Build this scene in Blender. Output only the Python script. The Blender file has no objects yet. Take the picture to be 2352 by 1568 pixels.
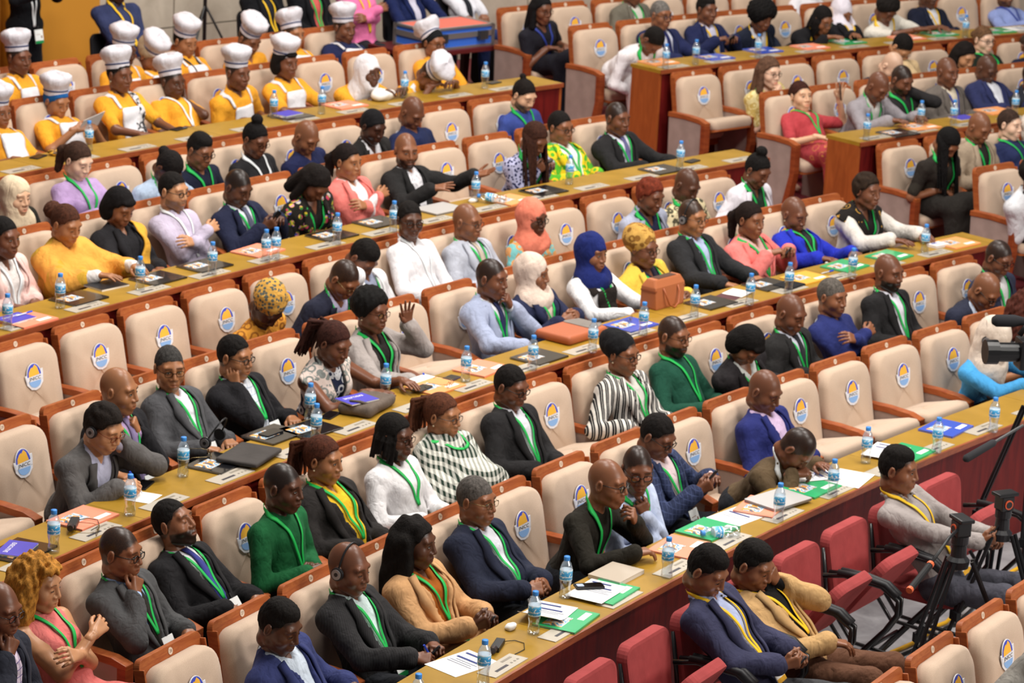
import bpy, math, random
import numpy as np
from mathutils import Matrix, Vector
C = bpy.context.scene.collection
F32 = np.float32
def V(*a): return np.array(a, float)
def nrm(a):
    a = np.asarray(a, float); return a / (np.linalg.norm(a) + 1e-9)
# ------------------------------------------------------------------ objects
def tag(o, label=None, cat=None, group=None, kind=None):
    if label: o['label'] = label
    if cat: o['category'] = cat
    if group: o['group'] = group
    if kind: o['kind'] = kind
    return o
def empty(name, loc=(0, 0, 0), rz=0.0):
    o = bpy.data.objects.new(name, None); C.objects.link(o)
    o.empty_display_size = .1; o.location = loc; o.rotation_euler = (0, 0, rz); return o
def link(name, me, parent=None):
    o = bpy.data.objects.new(name, me); C.objects.link(o)
    if parent: o.parent = parent
    return o
def copy_tree(o, parent=None):
    c = o.copy(); C.objects.link(c)
    if parent: c.parent = parent
    for ch in list(o.children): copy_tree(ch, c)
    return c
def npmesh(name, vs, faces, mats, mi=None, smooth=True, attr=None):
    """faces: list of int arrays (n x 3 or n x 4), one per group; mi: material index per group"""
    me = bpy.data.meshes.new(name); vs = np.asarray(vs, F32)
    if isinstance(faces, np.ndarray): faces = [faces]
    faces = [np.asarray(f, np.int32) for f in faces if len(f)]
    me.vertices.add(len(vs)); me.vertices.foreach_set('co', vs.ravel())
    tot = np.concatenate([np.full(len(f), f.shape[1], np.int32) for f in faces])
    idx = np.concatenate([f.ravel() for f in faces]); start = np.concatenate([[0], np.cumsum(tot)[:-1]]).astype(np.int32)
    me.loops.add(len(idx)); me.loops.foreach_set('vertex_index', idx)
    me.polygons.add(len(tot)); me.polygons.foreach_set('loop_start', start)
    if mi is not None:
        me.polygons.foreach_set('material_index', np.concatenate([np.broadcast_to(np.asarray(m, np.int32), (len(f),)) for m, f in zip(mi, faces)]))
    me.update(calc_edges=True)
    me.polygons.foreach_set('use_smooth', np.full(len(tot), bool(smooth)))
    for m in (mats if isinstance(mats, (list, tuple)) else [mats]): me.materials.append(m)
    if attr is not None:
        a = me.attributes.new('mk', 'FLOAT_COLOR', 'POINT'); a.data.foreach_set('color', np.asarray(attr, F32).ravel())
    return me
class MB:
    """collects polygons, one material index each, and links them as one mesh object"""
    def __init__(s): s.v = []; s.f = []; s.m = []; s.cur = 0
    def add(s, vs, fs):
        o = len(s.v); s.v += [tuple(map(float, p)) for p in vs]; s.f += [tuple(i + o for i in f) for f in fs]; s.m += [s.cur] * len(fs); return s
    def box(s, lo, hi, M=None):
        (a, b, c), (d, e, f) = lo, hi
        vs = [V(x, y, z) for z in (c, f) for y in (b, e) for x in (a, d)]
        if M is not None: vs = [M @ p if not callable(M) else M(p) for p in vs]
        return s.add(vs, [(0, 2, 3, 1), (4, 5, 7, 6), (0, 1, 5, 4), (2, 6, 7, 3), (0, 4, 6, 2), (1, 3, 7, 5)])
    def bar(s, p, q, w, h=None, up=(0, 0, 1)):
        p = V(*p); q = V(*q); d = nrm(q - p); u = np.asarray(up, float)
        if abs(d @ u) > .97: u = V(1, 0, 0)
        a = nrm(np.cross(d, u)); b = np.cross(a, d); h = h or w
        vs = [o + a * x * w / 2 + b * y * h / 2 for o in (p, q) for y in (-1, 1) for x in (-1, 1)]
        return s.add(vs, [(0, 2, 3, 1), (4, 5, 7, 6), (0, 1, 5, 4), (2, 6, 7, 3), (0, 4, 6, 2), (1, 3, 7, 5)])
    def tube(s, pts, r, n=8, cap=True):
        pts = [V(*p) for p in pts]; k = len(pts); rs = r if isinstance(r, (list, tuple)) else [r] * k
        vs = []; a = None
        for i, p in enumerate(pts):
            d = nrm(pts[min(i + 1, k - 1)] - pts[max(i - 1, 0)])
            if a is None: a = nrm(np.cross(d, V(0, 0, 1) if abs(d[2]) < .9 else V(1, 0, 0)))
            a = nrm(a - d * (a @ d)); b = np.cross(d, a)
            vs += [p + rs[i] * (a * math.cos(t) + b * math.sin(t)) for t in (2 * math.pi * j / n for j in range(n))]
        fs = [(i * n + j, i * n + (j + 1) % n, (i + 1) * n + (j + 1) % n, (i + 1) * n + j) for i in range(k - 1) for j in range(n)]
        if cap: fs += [tuple(range(n))[::-1], tuple((k - 1) * n + j for j in range(n))]
        return s.add(vs, fs)
    def lathe(s, prof, n=16, c=(0, 0, 0), sq=1.0):
        vs = [(c[0] + r * math.cos(2 * math.pi * j / n), c[1] + sq * r * math.sin(2 * math.pi * j / n), c[2] + z) for r, z in prof for j in range(n)]
        k = len(prof)
        fs = [(i * n + j, i * n + (j + 1) % n, (i + 1) * n + (j + 1) % n, (i + 1) * n + j) for i in range(k - 1) for j in range(n)]
        if prof[0][0] > 1e-4: fs.append(tuple(range(n))[::-1])
        if prof[-1][0] > 1e-4: fs.append(tuple((k - 1) * n + j for j in range(n)))
        return s.add(vs, fs)
    def prism(s, poly, t0, t1, M):
        """2D polygon extruded; M maps (u, v, t) to a point"""
        n = len(poly)
        vs = [M(u, v, t0) for u, v in poly] + [M(u, v, t1) for u, v in poly]
        return s.add(vs, [tuple(range(n))[::-1], tuple(range(n, 2 * n))] + [(i, (i + 1) % n, n + (i + 1) % n, n + i) for i in range(n)])
    def mesh(s, name, mats, smooth=False, bevel=0):
        me = bpy.data.meshes.new(name); me.from_pydata(s.v, [], s.f)
        for m in (mats if isinstance(mats, (list, tuple)) else [mats]): me.materials.append(m)
        me.polygons.foreach_set('material_index', s.m)
        if smooth: me.polygons.foreach_set('use_smooth', [True] * len(s.f))
        me.validate(); me.update()
        if bevel or smooth:
            import bmesh
            bm = bmesh.new(); bm.from_mesh(me)
            bmesh.ops.recalc_face_normals(bm, faces=bm.faces[:])
            if bevel: bmesh.ops.bevel(bm, geom=[e for e in bm.edges if len(e.link_faces) == 2 and e.calc_face_angle(0) > .5], offset=bevel, segments=2, profile=.7, affect='EDGES')
            bm.to_mesh(me); bm.free()
            if bevel: me.polygons.foreach_set('use_smooth', [False] * len(me.polygons))
        return me
    def build(s, name, mats, parent=None, smooth=False, bevel=0): return link(name, s.mesh(name, mats, smooth, bevel), parent)
# ------------------------------------------------------------------ materials
_M = {}
def lin(h):
    if not isinstance(h, str): return tuple(h)
    c = [int(h[i:i + 2], 16) / 255 for i in (0, 2, 4)]
    return tuple(x / 12.92 if x <= .04045 else ((x + .055) / 1.055) ** 2.4 for x in c)
class NT:
    def __init__(s, name):
        s.m = bpy.data.materials.new(name); s.m.use_nodes = True; s.t = s.m.node_tree; s.b = s.t.nodes['Principled BSDF']; s.out = s.t.nodes['Material Output']
    def n(s, t, **kw):
        x = s.t.nodes.new('ShaderNode' + t)
        for k, v in kw.items():
            if k.startswith('i_'): x.inputs[k[2:].replace('_', ' ')].default_value = v
            else: setattr(x, k, v)
        return x
    def l(s, a, b): s.t.links.new(a, b)
    def mix(s, fac, a, b, mode='MIX'):
        x = s.t.nodes.new('ShaderNodeMix'); x.data_type = 'RGBA'; x.blend_type = mode
        for sock, v in ((x.inputs[0], fac), (x.inputs[6], a), (x.inputs[7], b)):
            if hasattr(v, 'links'): s.l(v, sock)
            elif sock.type == 'RGBA': sock.default_value = (*v[:3], 1)
            else: sock.default_value = v
        return x.outputs[2]
    def math(s, op, a, b=None, c=None):
        x = s.t.nodes.new('ShaderNodeMath'); x.operation = op
        for i, v in enumerate((a, b, c)):
            if v is None: continue
            if hasattr(v, 'links'): s.l(v, x.inputs[i])
            else: x.inputs[i].default_value = v
        return x.outputs[0]
    def ramp(s, fac, stops, interp='LINEAR'):
        x = s.t.nodes.new('ShaderNodeValToRGB'); x.color_ramp.interpolation = interp; e = x.color_ramp.elements
        while len(e) < len(stops): e.new(.5)
        for k, (p, c) in zip(e, stops): k.position = p; k.color = (*lin(c), 1)
        s.l(fac, x.inputs[0]); return x.outputs[0]
    def coord(s, scale=(1, 1, 1), rot=(0, 0, 0), what='Object'):
        a = s.n('TexCoord'); m = s.n('Mapping'); m.inputs['Scale'].default_value = scale; m.inputs['Rotation'].default_value = rot
        s.l(a.outputs[what], m.inputs[0]); return m.outputs[0]
    def noise(s, vec, scale, detail=3, rough=.5, dist=0):
        x = s.n('TexNoise'); x.inputs['Scale'].default_value = scale; x.inputs['Detail'].default_value = detail; x.inputs['Roughness'].default_value = rough; x.inputs['Distortion'].default_value = dist
        s.l(vec, x.inputs['Vector']); return x.outputs[0]
    def bump(s, h, strength=.3, dist=.01):
        x = s.n('Bump'); x.inputs['Strength'].default_value = strength; x.inputs['Distance'].default_value = dist; s.l(h, x.inputs['Height']); s.l(x.outputs[0], s.b.inputs['Normal'])
    def col(s, c):
        if hasattr(c, 'links'): s.l(c, s.b.inputs['Base Color'])
        else: s.b.inputs['Base Color'].default_value = (*lin(c), 1)
    def set(s, **kw):
        for k, v in kw.items(): s.b.inputs[k.replace('_', ' ')].default_value = v
        return s
def plain(h, rough=.6, spec=.4, metal=0, key=None, coat=0):
    k = ('plain', h, rough, spec, metal, coat)
    if k not in _M:
        n = NT(key or 'paint'); n.col(h); n.set(Roughness=rough, Metallic=metal, Coat_Weight=coat); n.b.inputs['Specular IOR Level'].default_value = spec; _M[k] = n.m
    return _M[k]
def cloth(h, pat='', h2='ffffff', fold=1.0, rough=.85, sc=1.0):
    """woven cloth, plain or with a printed or woven pattern, with soft folds"""
    k = ('cloth', h, pat, h2, fold, rough, sc)
    if k in _M: return _M[k]
    n = NT('cloth'); v = n.coord(); c = (*lin(h), 1); c2 = (*lin(h2), 1)
    fine = n.noise(v, 900, 2)
    var = n.noise(v, 9, 3)
    base = n.mix(.5, c, c); 
    sp = n.n('SeparateXYZ'); n.l(v, sp.inputs[0]); X, Y, Z = sp.outputs
    wob = n.noise(v, 7, 2)
    def per(s, f, w, o=0.0, amp=.006):
        t = n.math('ADD', s, n.math('MULTIPLY', wob, amp)); t = n.math('FRACT', n.math('MULTIPLY_ADD', t, f * sc, o)); return n.math('LESS_THAN', t, w)
    if pat == 'stripe':
        f = n.math('MAXIMUM', per(n.math('SUBTRACT', X, n.math('MULTIPLY', Y, .8)), 22, .42), per(n.math('SUBTRACT', X, n.math('MULTIPLY', Y, .8)), 66, .2)); base = n.mix(f, c, c2)
    elif pat == 'pin':
        base = n.mix(n.math('MULTIPLY', per(n.math('SUBTRACT', X, n.math('MULTIPLY', Y, .8)), 70, .25, 0, .01), .16), c, c2)
    elif pat == 'check':
        a = per(n.math('SUBTRACT', X, n.math('MULTIPLY', Y, .8)), 26, .5); b = per(n.math('ADD', Z, n.math('MULTIPLY', Y, .35)), 26, .5)
        base = n.mix(n.math('MULTIPLY', n.math('ADD', a, b), .5), c2, c); base = n.mix(n.math('MULTIPLY', n.math('MULTIPLY', a, b), 1.), base, c)
    elif pat == 'grid':
        a = per(n.math('SUBTRACT', X, n.math('MULTIPLY', Y, .8)), 34, .14); b = per(n.math('ADD', Z, n.math('MULTIPLY', Y, .3)), 34, .14); base = n.mix(n.math('MAXIMUM', a, b), c, c2)
    elif pat in ('dots', 'floral', 'print', 'leaf', 'kanga'):
        vo = n.n('TexVoronoi'); vo.inputs['Scale'].default_value = {'dots': 42, 'floral': 20, 'print': 17, 'leaf': 11, 'kanga': 14}[pat] * sc
        n.l(v, vo.inputs['Vector']); dd = vo.outputs['Distance']
        if pat == 'dots': base = n.mix(n.math('LESS_THAN', dd, .42), c, c2)
        elif pat == 'floral':
            hs = n.ramp(n.noise(v, 23, 0), [(.3, 'c8405f'), (.42, '2f8a3c'), (.5, 'e0c33a'), (.58, 'e89aa8'), (.66, '3757b0'), (.75, 'd9d2c0')], 'CONSTANT'); base = n.mix(n.math('LESS_THAN', dd, .4), c, hs)
        else:
            r = n.math('LESS_THAN', n.math('ABSOLUTE', n.math('SUBTRACT', dd, .38)), .02 if pat == 'leaf' else .1); base = n.mix(n.math('MAXIMUM', r, n.math('GREATER_THAN', n.noise(v, 14 * sc, 3, .6, .8), .66 if pat == 'leaf' else .57)), c, c2)
    elif pat == 'rib':
        base = n.mix(n.math('MULTIPLY', per(Z, 60, .5, 0, .0), .5), c, c2)
    elif pat == 'half':   # border band near the hem and neck
        base = n.mix(n.math('GREATER_THAN', n.noise(v, 5, 1), .56), c, c2)
    lightn = n.ramp(var, [(.3, (.80,) * 3), (.7, (1.0,) * 3)])
    base = n.mix(1.0, base, lightn, 'MULTIPLY')
    n.col(base); n.set(Roughness=rough, Sheen_Weight=.02); n.b.inputs['Specular IOR Level'].default_value = .12
    w = n.n('TexWave'); w.inputs['Scale'].default_value = 5.0; w.inputs['Distortion'].default_value = 9; w.inputs['Detail'].default_value = 1.5; w.inputs['Detail Scale'].default_value = 1.2
    n.l(n.coord((1, 1, .7), (.5, .4, .3)), w.inputs['Vector'])
    nz = n.noise(n.coord((1, 1, .55), (.2, .5, .1)), 10, 2, .5, .5)
    nz2 = n.math('ABSOLUTE', n.math('SUBTRACT', n.noise(n.coord((1, 1.1, .6), (.3, .2, .6)), 13, 3, .5, .3), .5))
    n.bump(n.math('ADD', n.math('ADD', n.math('MULTIPLY', nz2, 1.6 * fold), n.math('MULTIPLY', nz, 1.0 * fold)), n.math('MULTIPLY', fine, .04)), .75, .022)
    _M[k] = n.m; return n.m
def wood(h, h2, rough=.35, scale=(2, 18, 18), key='wood', coat=.25, flow=None):
    k = ('wood', h, h2, rough, scale, flow)
    if k in _M: return _M[k]
    n = NT(key); v = n.coord(scale)
    g = n.noise(v, 2.2, 6, .6, 1.4); g2 = n.noise(n.coord((.7, .7, .7)), 3, 2)
    c = n.ramp(n.math('ADD', n.math('MULTIPLY', g, .75), n.math('MULTIPLY', g2, .25)), [(.32, h), (.68, h2)])
    n.col(c); n.set(Roughness=rough, Coat_Weight=coat, Coat_Roughness=.25); n.b.inputs['Specular IOR Level'].default_value = .22; n.bump(g, .05, .002); _M[k] = n.m; return n.m
SKIN = {'a': '4a2c20', 'b': '5d3a29', 'c': '774a34', 'd': '8c5a3e', 'e': 'a6704c', 'f': 'c58f68', 'g': 'deb08e', 'h': 'ecc2a6'}
def skin(t, beard=0, scalp=0, hc='17100d'):
    k = ('skin', t, beard, scalp, hc)
    if k in _M: return _M[k]
    n = NT('skin_' + t); b = lin(SKIN[t]); at = n.n('Attribute'); at.attribute_name = 'mk'
    s = n.n('SeparateColor'); n.l(at.outputs['Color'], s.inputs[0]); R, G, B = s.outputs[:3]
    v = n.coord(); var = n.noise(v, 30, 3)
    base = n.mix(n.math('MULTIPLY', var, .35), (*b, 1), tuple(x * .72 for x in b) + (1,))
    lipc = tuple(x * y for x, y in zip(b, ((1.15, .72, .74) if t in 'gh' else (.95, .66, .62))))
    base = n.mix(R, base, lipc + (1,))
    dark = (.012, .009, .007, 1) if t not in 'gh' else (.10, .055, .03, 1)
    base = n.mix(n.math('MULTIPLY', G, .85), base, dark)
    if beard: base = n.mix(n.math('MULTIPLY', B, beard), base, dark)
    if scalp:
        sn = n.math('MULTIPLY', at.outputs['Alpha'], n.math('MULTIPLY_ADD', n.noise(v, 300, 2), .5, .72)); base = n.mix(n.math('MINIMUM', n.math('MULTIPLY', sn, scalp), 1.0), base, (*lin(hc), 1))
    n.col(base); n.set(Roughness=.36); n.b.inputs['Specular IOR Level'].default_value = .42
    n.bump(n.noise(v, 220, 2), .12, .002); _M[k] = n.m; return n.m
def hairm(h, rough=.55, sc=70):
    k = ('hair', h, sc)
    if k in _M: return _M[k]
    n = NT('hair'); v = n.coord((1, 1, .45)); g = n.noise(v, sc, 4, .65)
    c = lin(h); n.col(n.ramp(g, [(.3, tuple(x * .45 for x in c)), (.7, tuple(min(1, x * 1.5) for x in c))])); n.set(Roughness=.8); n.b.inputs['Specular IOR Level'].default_value = .18; n.bump(g, 1.0, .008); _M[k] = n.m; return n.m
# ------------------------------------------------------------------ distance fields
class SDF:
    def __init__(s): s.p = []
    def cone(s, a, b, r1, r2=None, k=.02, op='+'): s.p.append(('c', V(*a), V(*b), r1, r1 if r2 is None else r2, k, op)); return s
    def ell(s, c, r, Rm=None, k=.02, op='+'): s.p.append(('e', V(*c), V(*r), np.eye(3) if Rm is None else np.asarray(Rm), 0, k, op)); return s
    def fn(s, f, op='&', k=0): s.p.append(('f', f, 0, 0, 0, k, op)); return s
    @staticmethod
    def d(p, X, Y, Z):
        if p[0] == 'f': return p[1](X, Y, Z)
        if p[0] == 'c':
            a, b, r1, r2 = p[1:5]; ba = b - a; L = max(float(ba @ ba), 1e-9)
            x, y, z = X - F32(a[0]), Y - F32(a[1]), Z - F32(a[2])
            t = np.clip((x * F32(ba[0]) + y * F32(ba[1]) + z * F32(ba[2])) / F32(L), 0, 1)
            return np.sqrt((x - t * F32(ba[0])) ** 2 + (y - t * F32(ba[1])) ** 2 + (z - t * F32(ba[2])) ** 2) - (F32(r1) + F32(r2 - r1) * t)
        c, r, Rm = p[1:4]; x, y, z = X - F32(c[0]), Y - F32(c[1]), Z - F32(c[2])
        q = [(x * F32(Rm[0, i]) + y * F32(Rm[1, i]) + z * F32(Rm[2, i])) / F32(r[i]) for i in range(3)]
        k0 = np.sqrt(q[0] ** 2 + q[1] ** 2 + q[2] ** 2); k1 = np.sqrt((q[0] / F32(r[0])) ** 2 + (q[1] / F32(r[1])) ** 2 + (q[2] / F32(r[2])) ** 2)
        return k0 * (k0 - 1) / (k1 + F32(1e-6))
    @staticmethod
    def comb(A, B, op, k):
        if op == '+':
            m = np.minimum(A, B)
            if k: h = np.maximum(k - np.abs(A - B), 0); m = m - h * h * F32(.25 / k)
            return m
        if op == '-': B = -B
        m = np.maximum(A, B)
        if k: h = np.maximum(k - np.abs(A - B), 0); m = m + h * h * F32(.25 / k)
        return m
    def at(s, P):
        P = np.asarray(P, F32); X, Y, Z = P[..., 0], P[..., 1], P[..., 2]; A = np.full(X.shape, 9, F32)
        for p in s.p: A = s.comb(A, s.d(p, X, Y, Z), p[6], p[5])
        return A
    def bbox(s):
        lo = np.full(3, 1e9); hi = -lo
        for p in s.p:
            if p[6] != '+' or p[0] == 'f': continue
            a, b = s.pb(p); lo = np.minimum(lo, a); hi = np.maximum(hi, b)
        return lo, hi
    @staticmethod
    def pb(p):
        if p[0] == 'c': r = max(p[3], p[4]); return np.minimum(p[1], p[2]) - r, np.maximum(p[1], p[2]) + r
        e = np.abs(p[3]) @ p[2]; return p[1] - e, p[1] + e
    def mesh(s, h, disp=None):
        lo, hi = s.bbox(); lo = lo - 2.5 * h - .012; n = np.ceil((hi + 2.5 * h + .012 - lo) / h).astype(int) + 1
        ax = [(lo[i] + h * np.arange(n[i])).astype(F32) for i in range(3)]; A = np.full(n, 1, F32)
        for p in s.p:
            if p[0] == 'f': sl = [slice(0, None)] * 3
            else:
                a, b = s.pb(p); m = p[5] + 3 * h + .012
                sl = [slice(max(0, int((a[i] - m - lo[i]) / h)), max(1, int((b[i] + m - lo[i]) / h) + 2)) for i in range(3)]
            X, Y, Z = ax[0][sl[0], None, None], ax[1][None, sl[1], None], ax[2][None, None, sl[2]]
            sl = tuple(sl); A[sl] = s.comb(A[sl], s.d(p, X, Y, Z), p[6], p[5])
        if disp is not None: A += disp(ax[0][:, None, None], ax[1][None, :, None], ax[2][None, None, :])
        return nets(A, lo, h)
def nets(A, lo, h):
    S = A < 0; n = np.array(A.shape) - 1
    c8 = [(i, j, k) for i in (0, 1) for j in (0, 1) for k in (0, 1)]
    sub = lambda G, o: G[o[0]:o[0] + n[0], o[1]:o[1] + n[1], o[2]:o[2] + n[2]]
    cnt = np.zeros(n, np.int8)
    for o in c8: cnt += sub(S, o)
    I, J, K = np.nonzero((cnt > 0) & (cnt < 8)); N = len(I)
    idx = np.full(n, -1, np.int32); idx[I, J, K] = np.arange(N)
    acc = np.zeros((N, 3), F32); w = np.zeros(N, F32)
    vals = {o: A[I + o[0], J + o[1], K + o[2]] for o in c8}
    for a in c8:
        for ax in range(3):
            if a[ax]: continue
            b = list(a); b[ax] = 1; b = tuple(b); x, y = vals[a], vals[b]; m = (x < 0) != (y < 0)
            t = np.where(m, x / np.where(m, x - y, 1), 0)
            for q in range(3): acc[:, q] += np.where(m, a[q] + (t if q == ax else 0), 0)
            w += m
    P = (np.stack([I, J, K], 1) + acc / np.maximum(w, 1)[:, None]) * h + lo
    Q = []
    for ax in range(3):
        o1 = [slice(None)] * 3; o2 = [slice(None)] * 3; o1[ax] = slice(0, -1); o2[ax] = slice(1, None)
        E = S[tuple(o1)] != S[tuple(o2)]; i, j, k = np.nonzero(E); e = np.stack([i, j, k], 1)
        u, v = [(1, 2), (2, 0), (0, 1)][ax]
        ok = (e[:, u] > 0) & (e[:, v] > 0) & (e[:, u] < n[u]) & (e[:, v] < n[v]); e = e[ok]
        inside = S[e[:, 0], e[:, 1], e[:, 2]]
        def g(du, dv):
            q = e.copy(); q[:, u] -= du; q[:, v] -= dv; return idx[q[:, 0], q[:, 1], q[:, 2]]
        f = np.stack([g(1, 1), g(0, 1), g(0, 0), g(1, 0)], 1); f[~inside] = f[~inside][:, ::-1]; Q.append(f)
    Q = np.concatenate(Q); return P.astype(F32), Q[(Q >= 0).all(1)]
def rotm(ax, a):
    c, s = math.cos(a), math.sin(a)
    return np.array({'x': [[1, 0, 0], [0, c, -s], [0, s, c]], 'y': [[c, 0, s], [0, 1, 0], [-s, 0, c]], 'z': [[c, -s, 0], [s, c, 0], [0, 0, 1]]}[ax])
def noise3(X, Y, Z, f, seed=0):
    r = np.random.RandomState(seed); o = 0
    for i in range(8):
        w = nrm(r.normal(size=3)) * f * (1.1 + 1.1 * r.rand()); p = r.rand() * 6.28; o = o + np.sin(F32(w[0]) * X + F32(w[1]) * Y + F32(w[2]) * Z + F32(p))
    return o * F32(.16)
# ------------------------------------------------------------------ heads, hands, hair (all from distance fields)
def head_sdf(fem=False, full=1.0, o=0.0, face=True):
    s = SDF(); J = .92 if fem else 1.0
    s.ell((0, -.014, .034), (.077 + o, .099 + o, .102 + o), k=0)
    s.ell((0, .022, .0), (.066 + o, .076 + o, .085 + o), k=.03)
    s.ell((0, .030, -.052), (.058 * J * full + o, .060 + o, .060 + o), k=.03)
    s.ell((0, .069, -.098), (.026 * J + o, .022 + o, .020 + o), k=.025)
    for x in (-1, 1):
        s.ell((x * .048, .058, -.022), (.026 * full + o, .028 + o, .030 + o), k=.025)
        s.cone((x * .053 * J, .0, -.068), (x * .020, .066, -.097), .017 + o, .015 + o, k=.025)
    if not face: return s
    s.cone((-.046, .080, .040), (.046, .080, .040), .011, k=.02)
    for x in (-1, 1):
        s.ell((x * .033, .102, .014), (.019, .016, .013), k=.014, op='-')
        s.ell((x * .032, .079, .013), (.0165, .014, .0125), k=.006)
    s.cone((0, .094, .030), (0, .112, -.018), .0075, .0125, k=.012)
    for x in (-1, 1): s.ell((x * .0155, .101, -.024), (.0105, .012, .0085), k=.008)
    s.ell((0, .088, -.060), (.034, .020, .024), k=.02)
    s.cone((-.021, .094, -.055), (0, .1035, -.0525), .0052, .0066, k=.008); s.cone((.021, .094, -.055), (0, .1035, -.0525), .0052, .0066, k=.008)
    s.cone((-.018, .093, -.066), (.018, .093, -.066), .0062, k=.008); s.ell((0, .100, -.067), (.013, .006, .0068), k=.008)
    s.cone((-.019, .106, -.0597), (.019, .106, -.0597), .0035, k=.004, op='-')
    for x in (-1, 1):
        Rm = rotm('z', x * -.45) @ rotm('x', -.18)
        s.ell((x * .079, -.012, .004), (.011, .022, .034), Rm, k=.006)
        s.ell((x * .088, -.006, .006), (.006, .011, .020), Rm, k=.006, op='-')
    s.cone((0, -.030, -.045), (0, -.036, -.085), .052 * (.88 if fem else 1), .050 * (.88 if fem else 1), k=.03)
    return s
def sph(c, r, n=10, m=7, fn=None):
    vs = []; fs = []
    for i in range(m + 1):
        a = math.pi * i / m
        for j in range(n):
            b = 2 * math.pi * j / n; vs.append((c[0] + r[0] * math.sin(a) * math.cos(b), c[1] + r[1] * math.sin(a) * math.sin(b), c[2] + r[2] * math.cos(a)))
    for i in range(m):
        for j in range(n): fs.append((i * n + j, i * n + (j + 1) % n, (i + 1) * n + (j + 1) % n, (i + 1) * n + j))
    return np.array(vs, F32), np.array(fs, np.int32)
_T = {}
def head_tmpl(fem, eyes, full, h):
    k = ('head', fem, eyes, full, h)
    if k in _T: return _T[k]
    kb = ('headb', fem, full, h)
    if kb not in _T:
        P, Q = head_sdf(fem, full).mesh(h); x, y, z = P.T; ax = np.abs(x)
        g = lambda v, s: np.exp(-(v / s) ** 2)
        lip = g(x, .021) * g(z + .060, .0095) * (y > .085)
        by = .034 + .006 * np.cos((ax - .030) / .02); brow = g(z - by, .0042 if not fem else .003) * ((ax > .012) & (ax < .052)) * (y > .05)
        beard = np.clip(((y > .0) * (z < -.032)) * 1.0 * (1 - g(x, .019) * g(z + .06, .009)) * np.clip((ax * 1.0 + (y > .03) * .1 - .02) * 40, 0, 1) * (z > -.128), 0, 1)
        beard = beard * np.clip((-.030 - z + .12 * np.clip(.045 - ax, 0, 1) * (y > .07) * -1 * ((z > -.045))) * 90, 0, 1)
        nn = noise3(x, y, z, 150, 4) * .006; hp_ = (-.78 * (y - .086) + .62 * (z - .093)) + nn - .30 * np.maximum(0, ax - .058) * (y > .03)
        scalp = np.clip(hp_ / .012 + .5, 0, 1) * np.clip((z + .062 + nn) / .015, 0, 1) * (1 - ((ax > .0795) & (z < .045)))
        _T[kb] = (P, Q, np.stack([lip, brow, beard, scalp], 1))
    P, Q, A = _T[kb]; ev = [P]; gr = [Q]; mi = [0]; n = len(P); at = [A]
    for x in (-.032, .032):
        if eyes == 'o': parts = [((x, .0895, .0125), (.0130, .006, .0040), 1), ((x + .001, .0935, .0125), (.0052, .0030, .0040), 2), ((x, .0905, .0178), (.0150, .0055, .0016), 2)]
        elif eyes == 'd': parts = [((x, .0905, .0085), (.0135, .0052, .0022), 1), ((x, .0920, .0098), (.0140, .0048, .0017), 2)]
        else: parts = [((x, .0908, .0068), (.0135, .0042, .0013), 2)]
        for c, r, m in parts:
            p, f = sph(c, r, 8, 6); ev.append(p); gr.append(f + n); mi.append(m); n += len(p); at.append(np.tile([0, 0, 0, 0], (len(p), 1)))
    _T[k] = (np.concatenate(ev), gr, mi, np.concatenate(at).astype(F32)); return _T[k]
POSE = {'flat': ((.18, .15, .1), .2), 'relax': ((.45, .45, .3), .35), 'hold': ((.9, .9, .55), .7), 'fist': ((1.35, 1.5, 1.0), .9), 'open': ((-.05, .08, .06), -.2), 'pen': ((.8, 1.0, .6), .8), 'cheek': ((.25, .3, .2), .0)}
def hand_tmpl(pose, h):
    k = ('hand', pose, h)
    if k in _T: return _T[k]
    (a1, a2, a3), th = POSE[pose]; s = SDF()
    s.cone((0, -.03, 0), (0, .015, 0), .024, .024, k=0)
    for x0, x1 in ((-.014, -.029), (-.005, -.0095), (.006, .010), (.014, .028)): s.cone((x0, .012, 0), (x1, .082, 0), .0155, .0115, k=.014)
    for i, (x, L) in enumerate(((-.030, .074), (-.0098, .083), (.0102, .077), (.0295, .060))):
        sp = (-.10, -.02, .05, .14)[i] * (1.6 if pose == 'open' else .8); e = (0, .05, .1, .16)[i]
        p = V(x, .082 - (.006 if i in (0, 3) else 0), 0); a = 0
        for l, da, r0, r1 in ((.45, a1 + e, .0092, .0084), (.31, a2 + e * .5, .0084, .0076), (.24, a3, .0076, .0062)):
            a += da; q = p + L * l * V(math.sin(sp), math.cos(sp) * math.cos(a), -math.sin(a)); s.cone(p, q, r0, r1, k=.003); p = q
    p = V(-.018, .022, -.006)
    for dx, dy, dz, r0, r1 in ((-.024, .026, -.012, .0150, .0115), (-.012 + .010 * th, .030, -.010 * (1 + th), .0108, .0092), (-.002 + .012 * th, .024, -.008 * (1 + th), .0092, .0072)):
        q = p + V(dx, dy, dz); s.cone(p, q, r0, r1, k=.006); p = q
    _T[k] = s.mesh(h); return _T[k]
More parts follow.
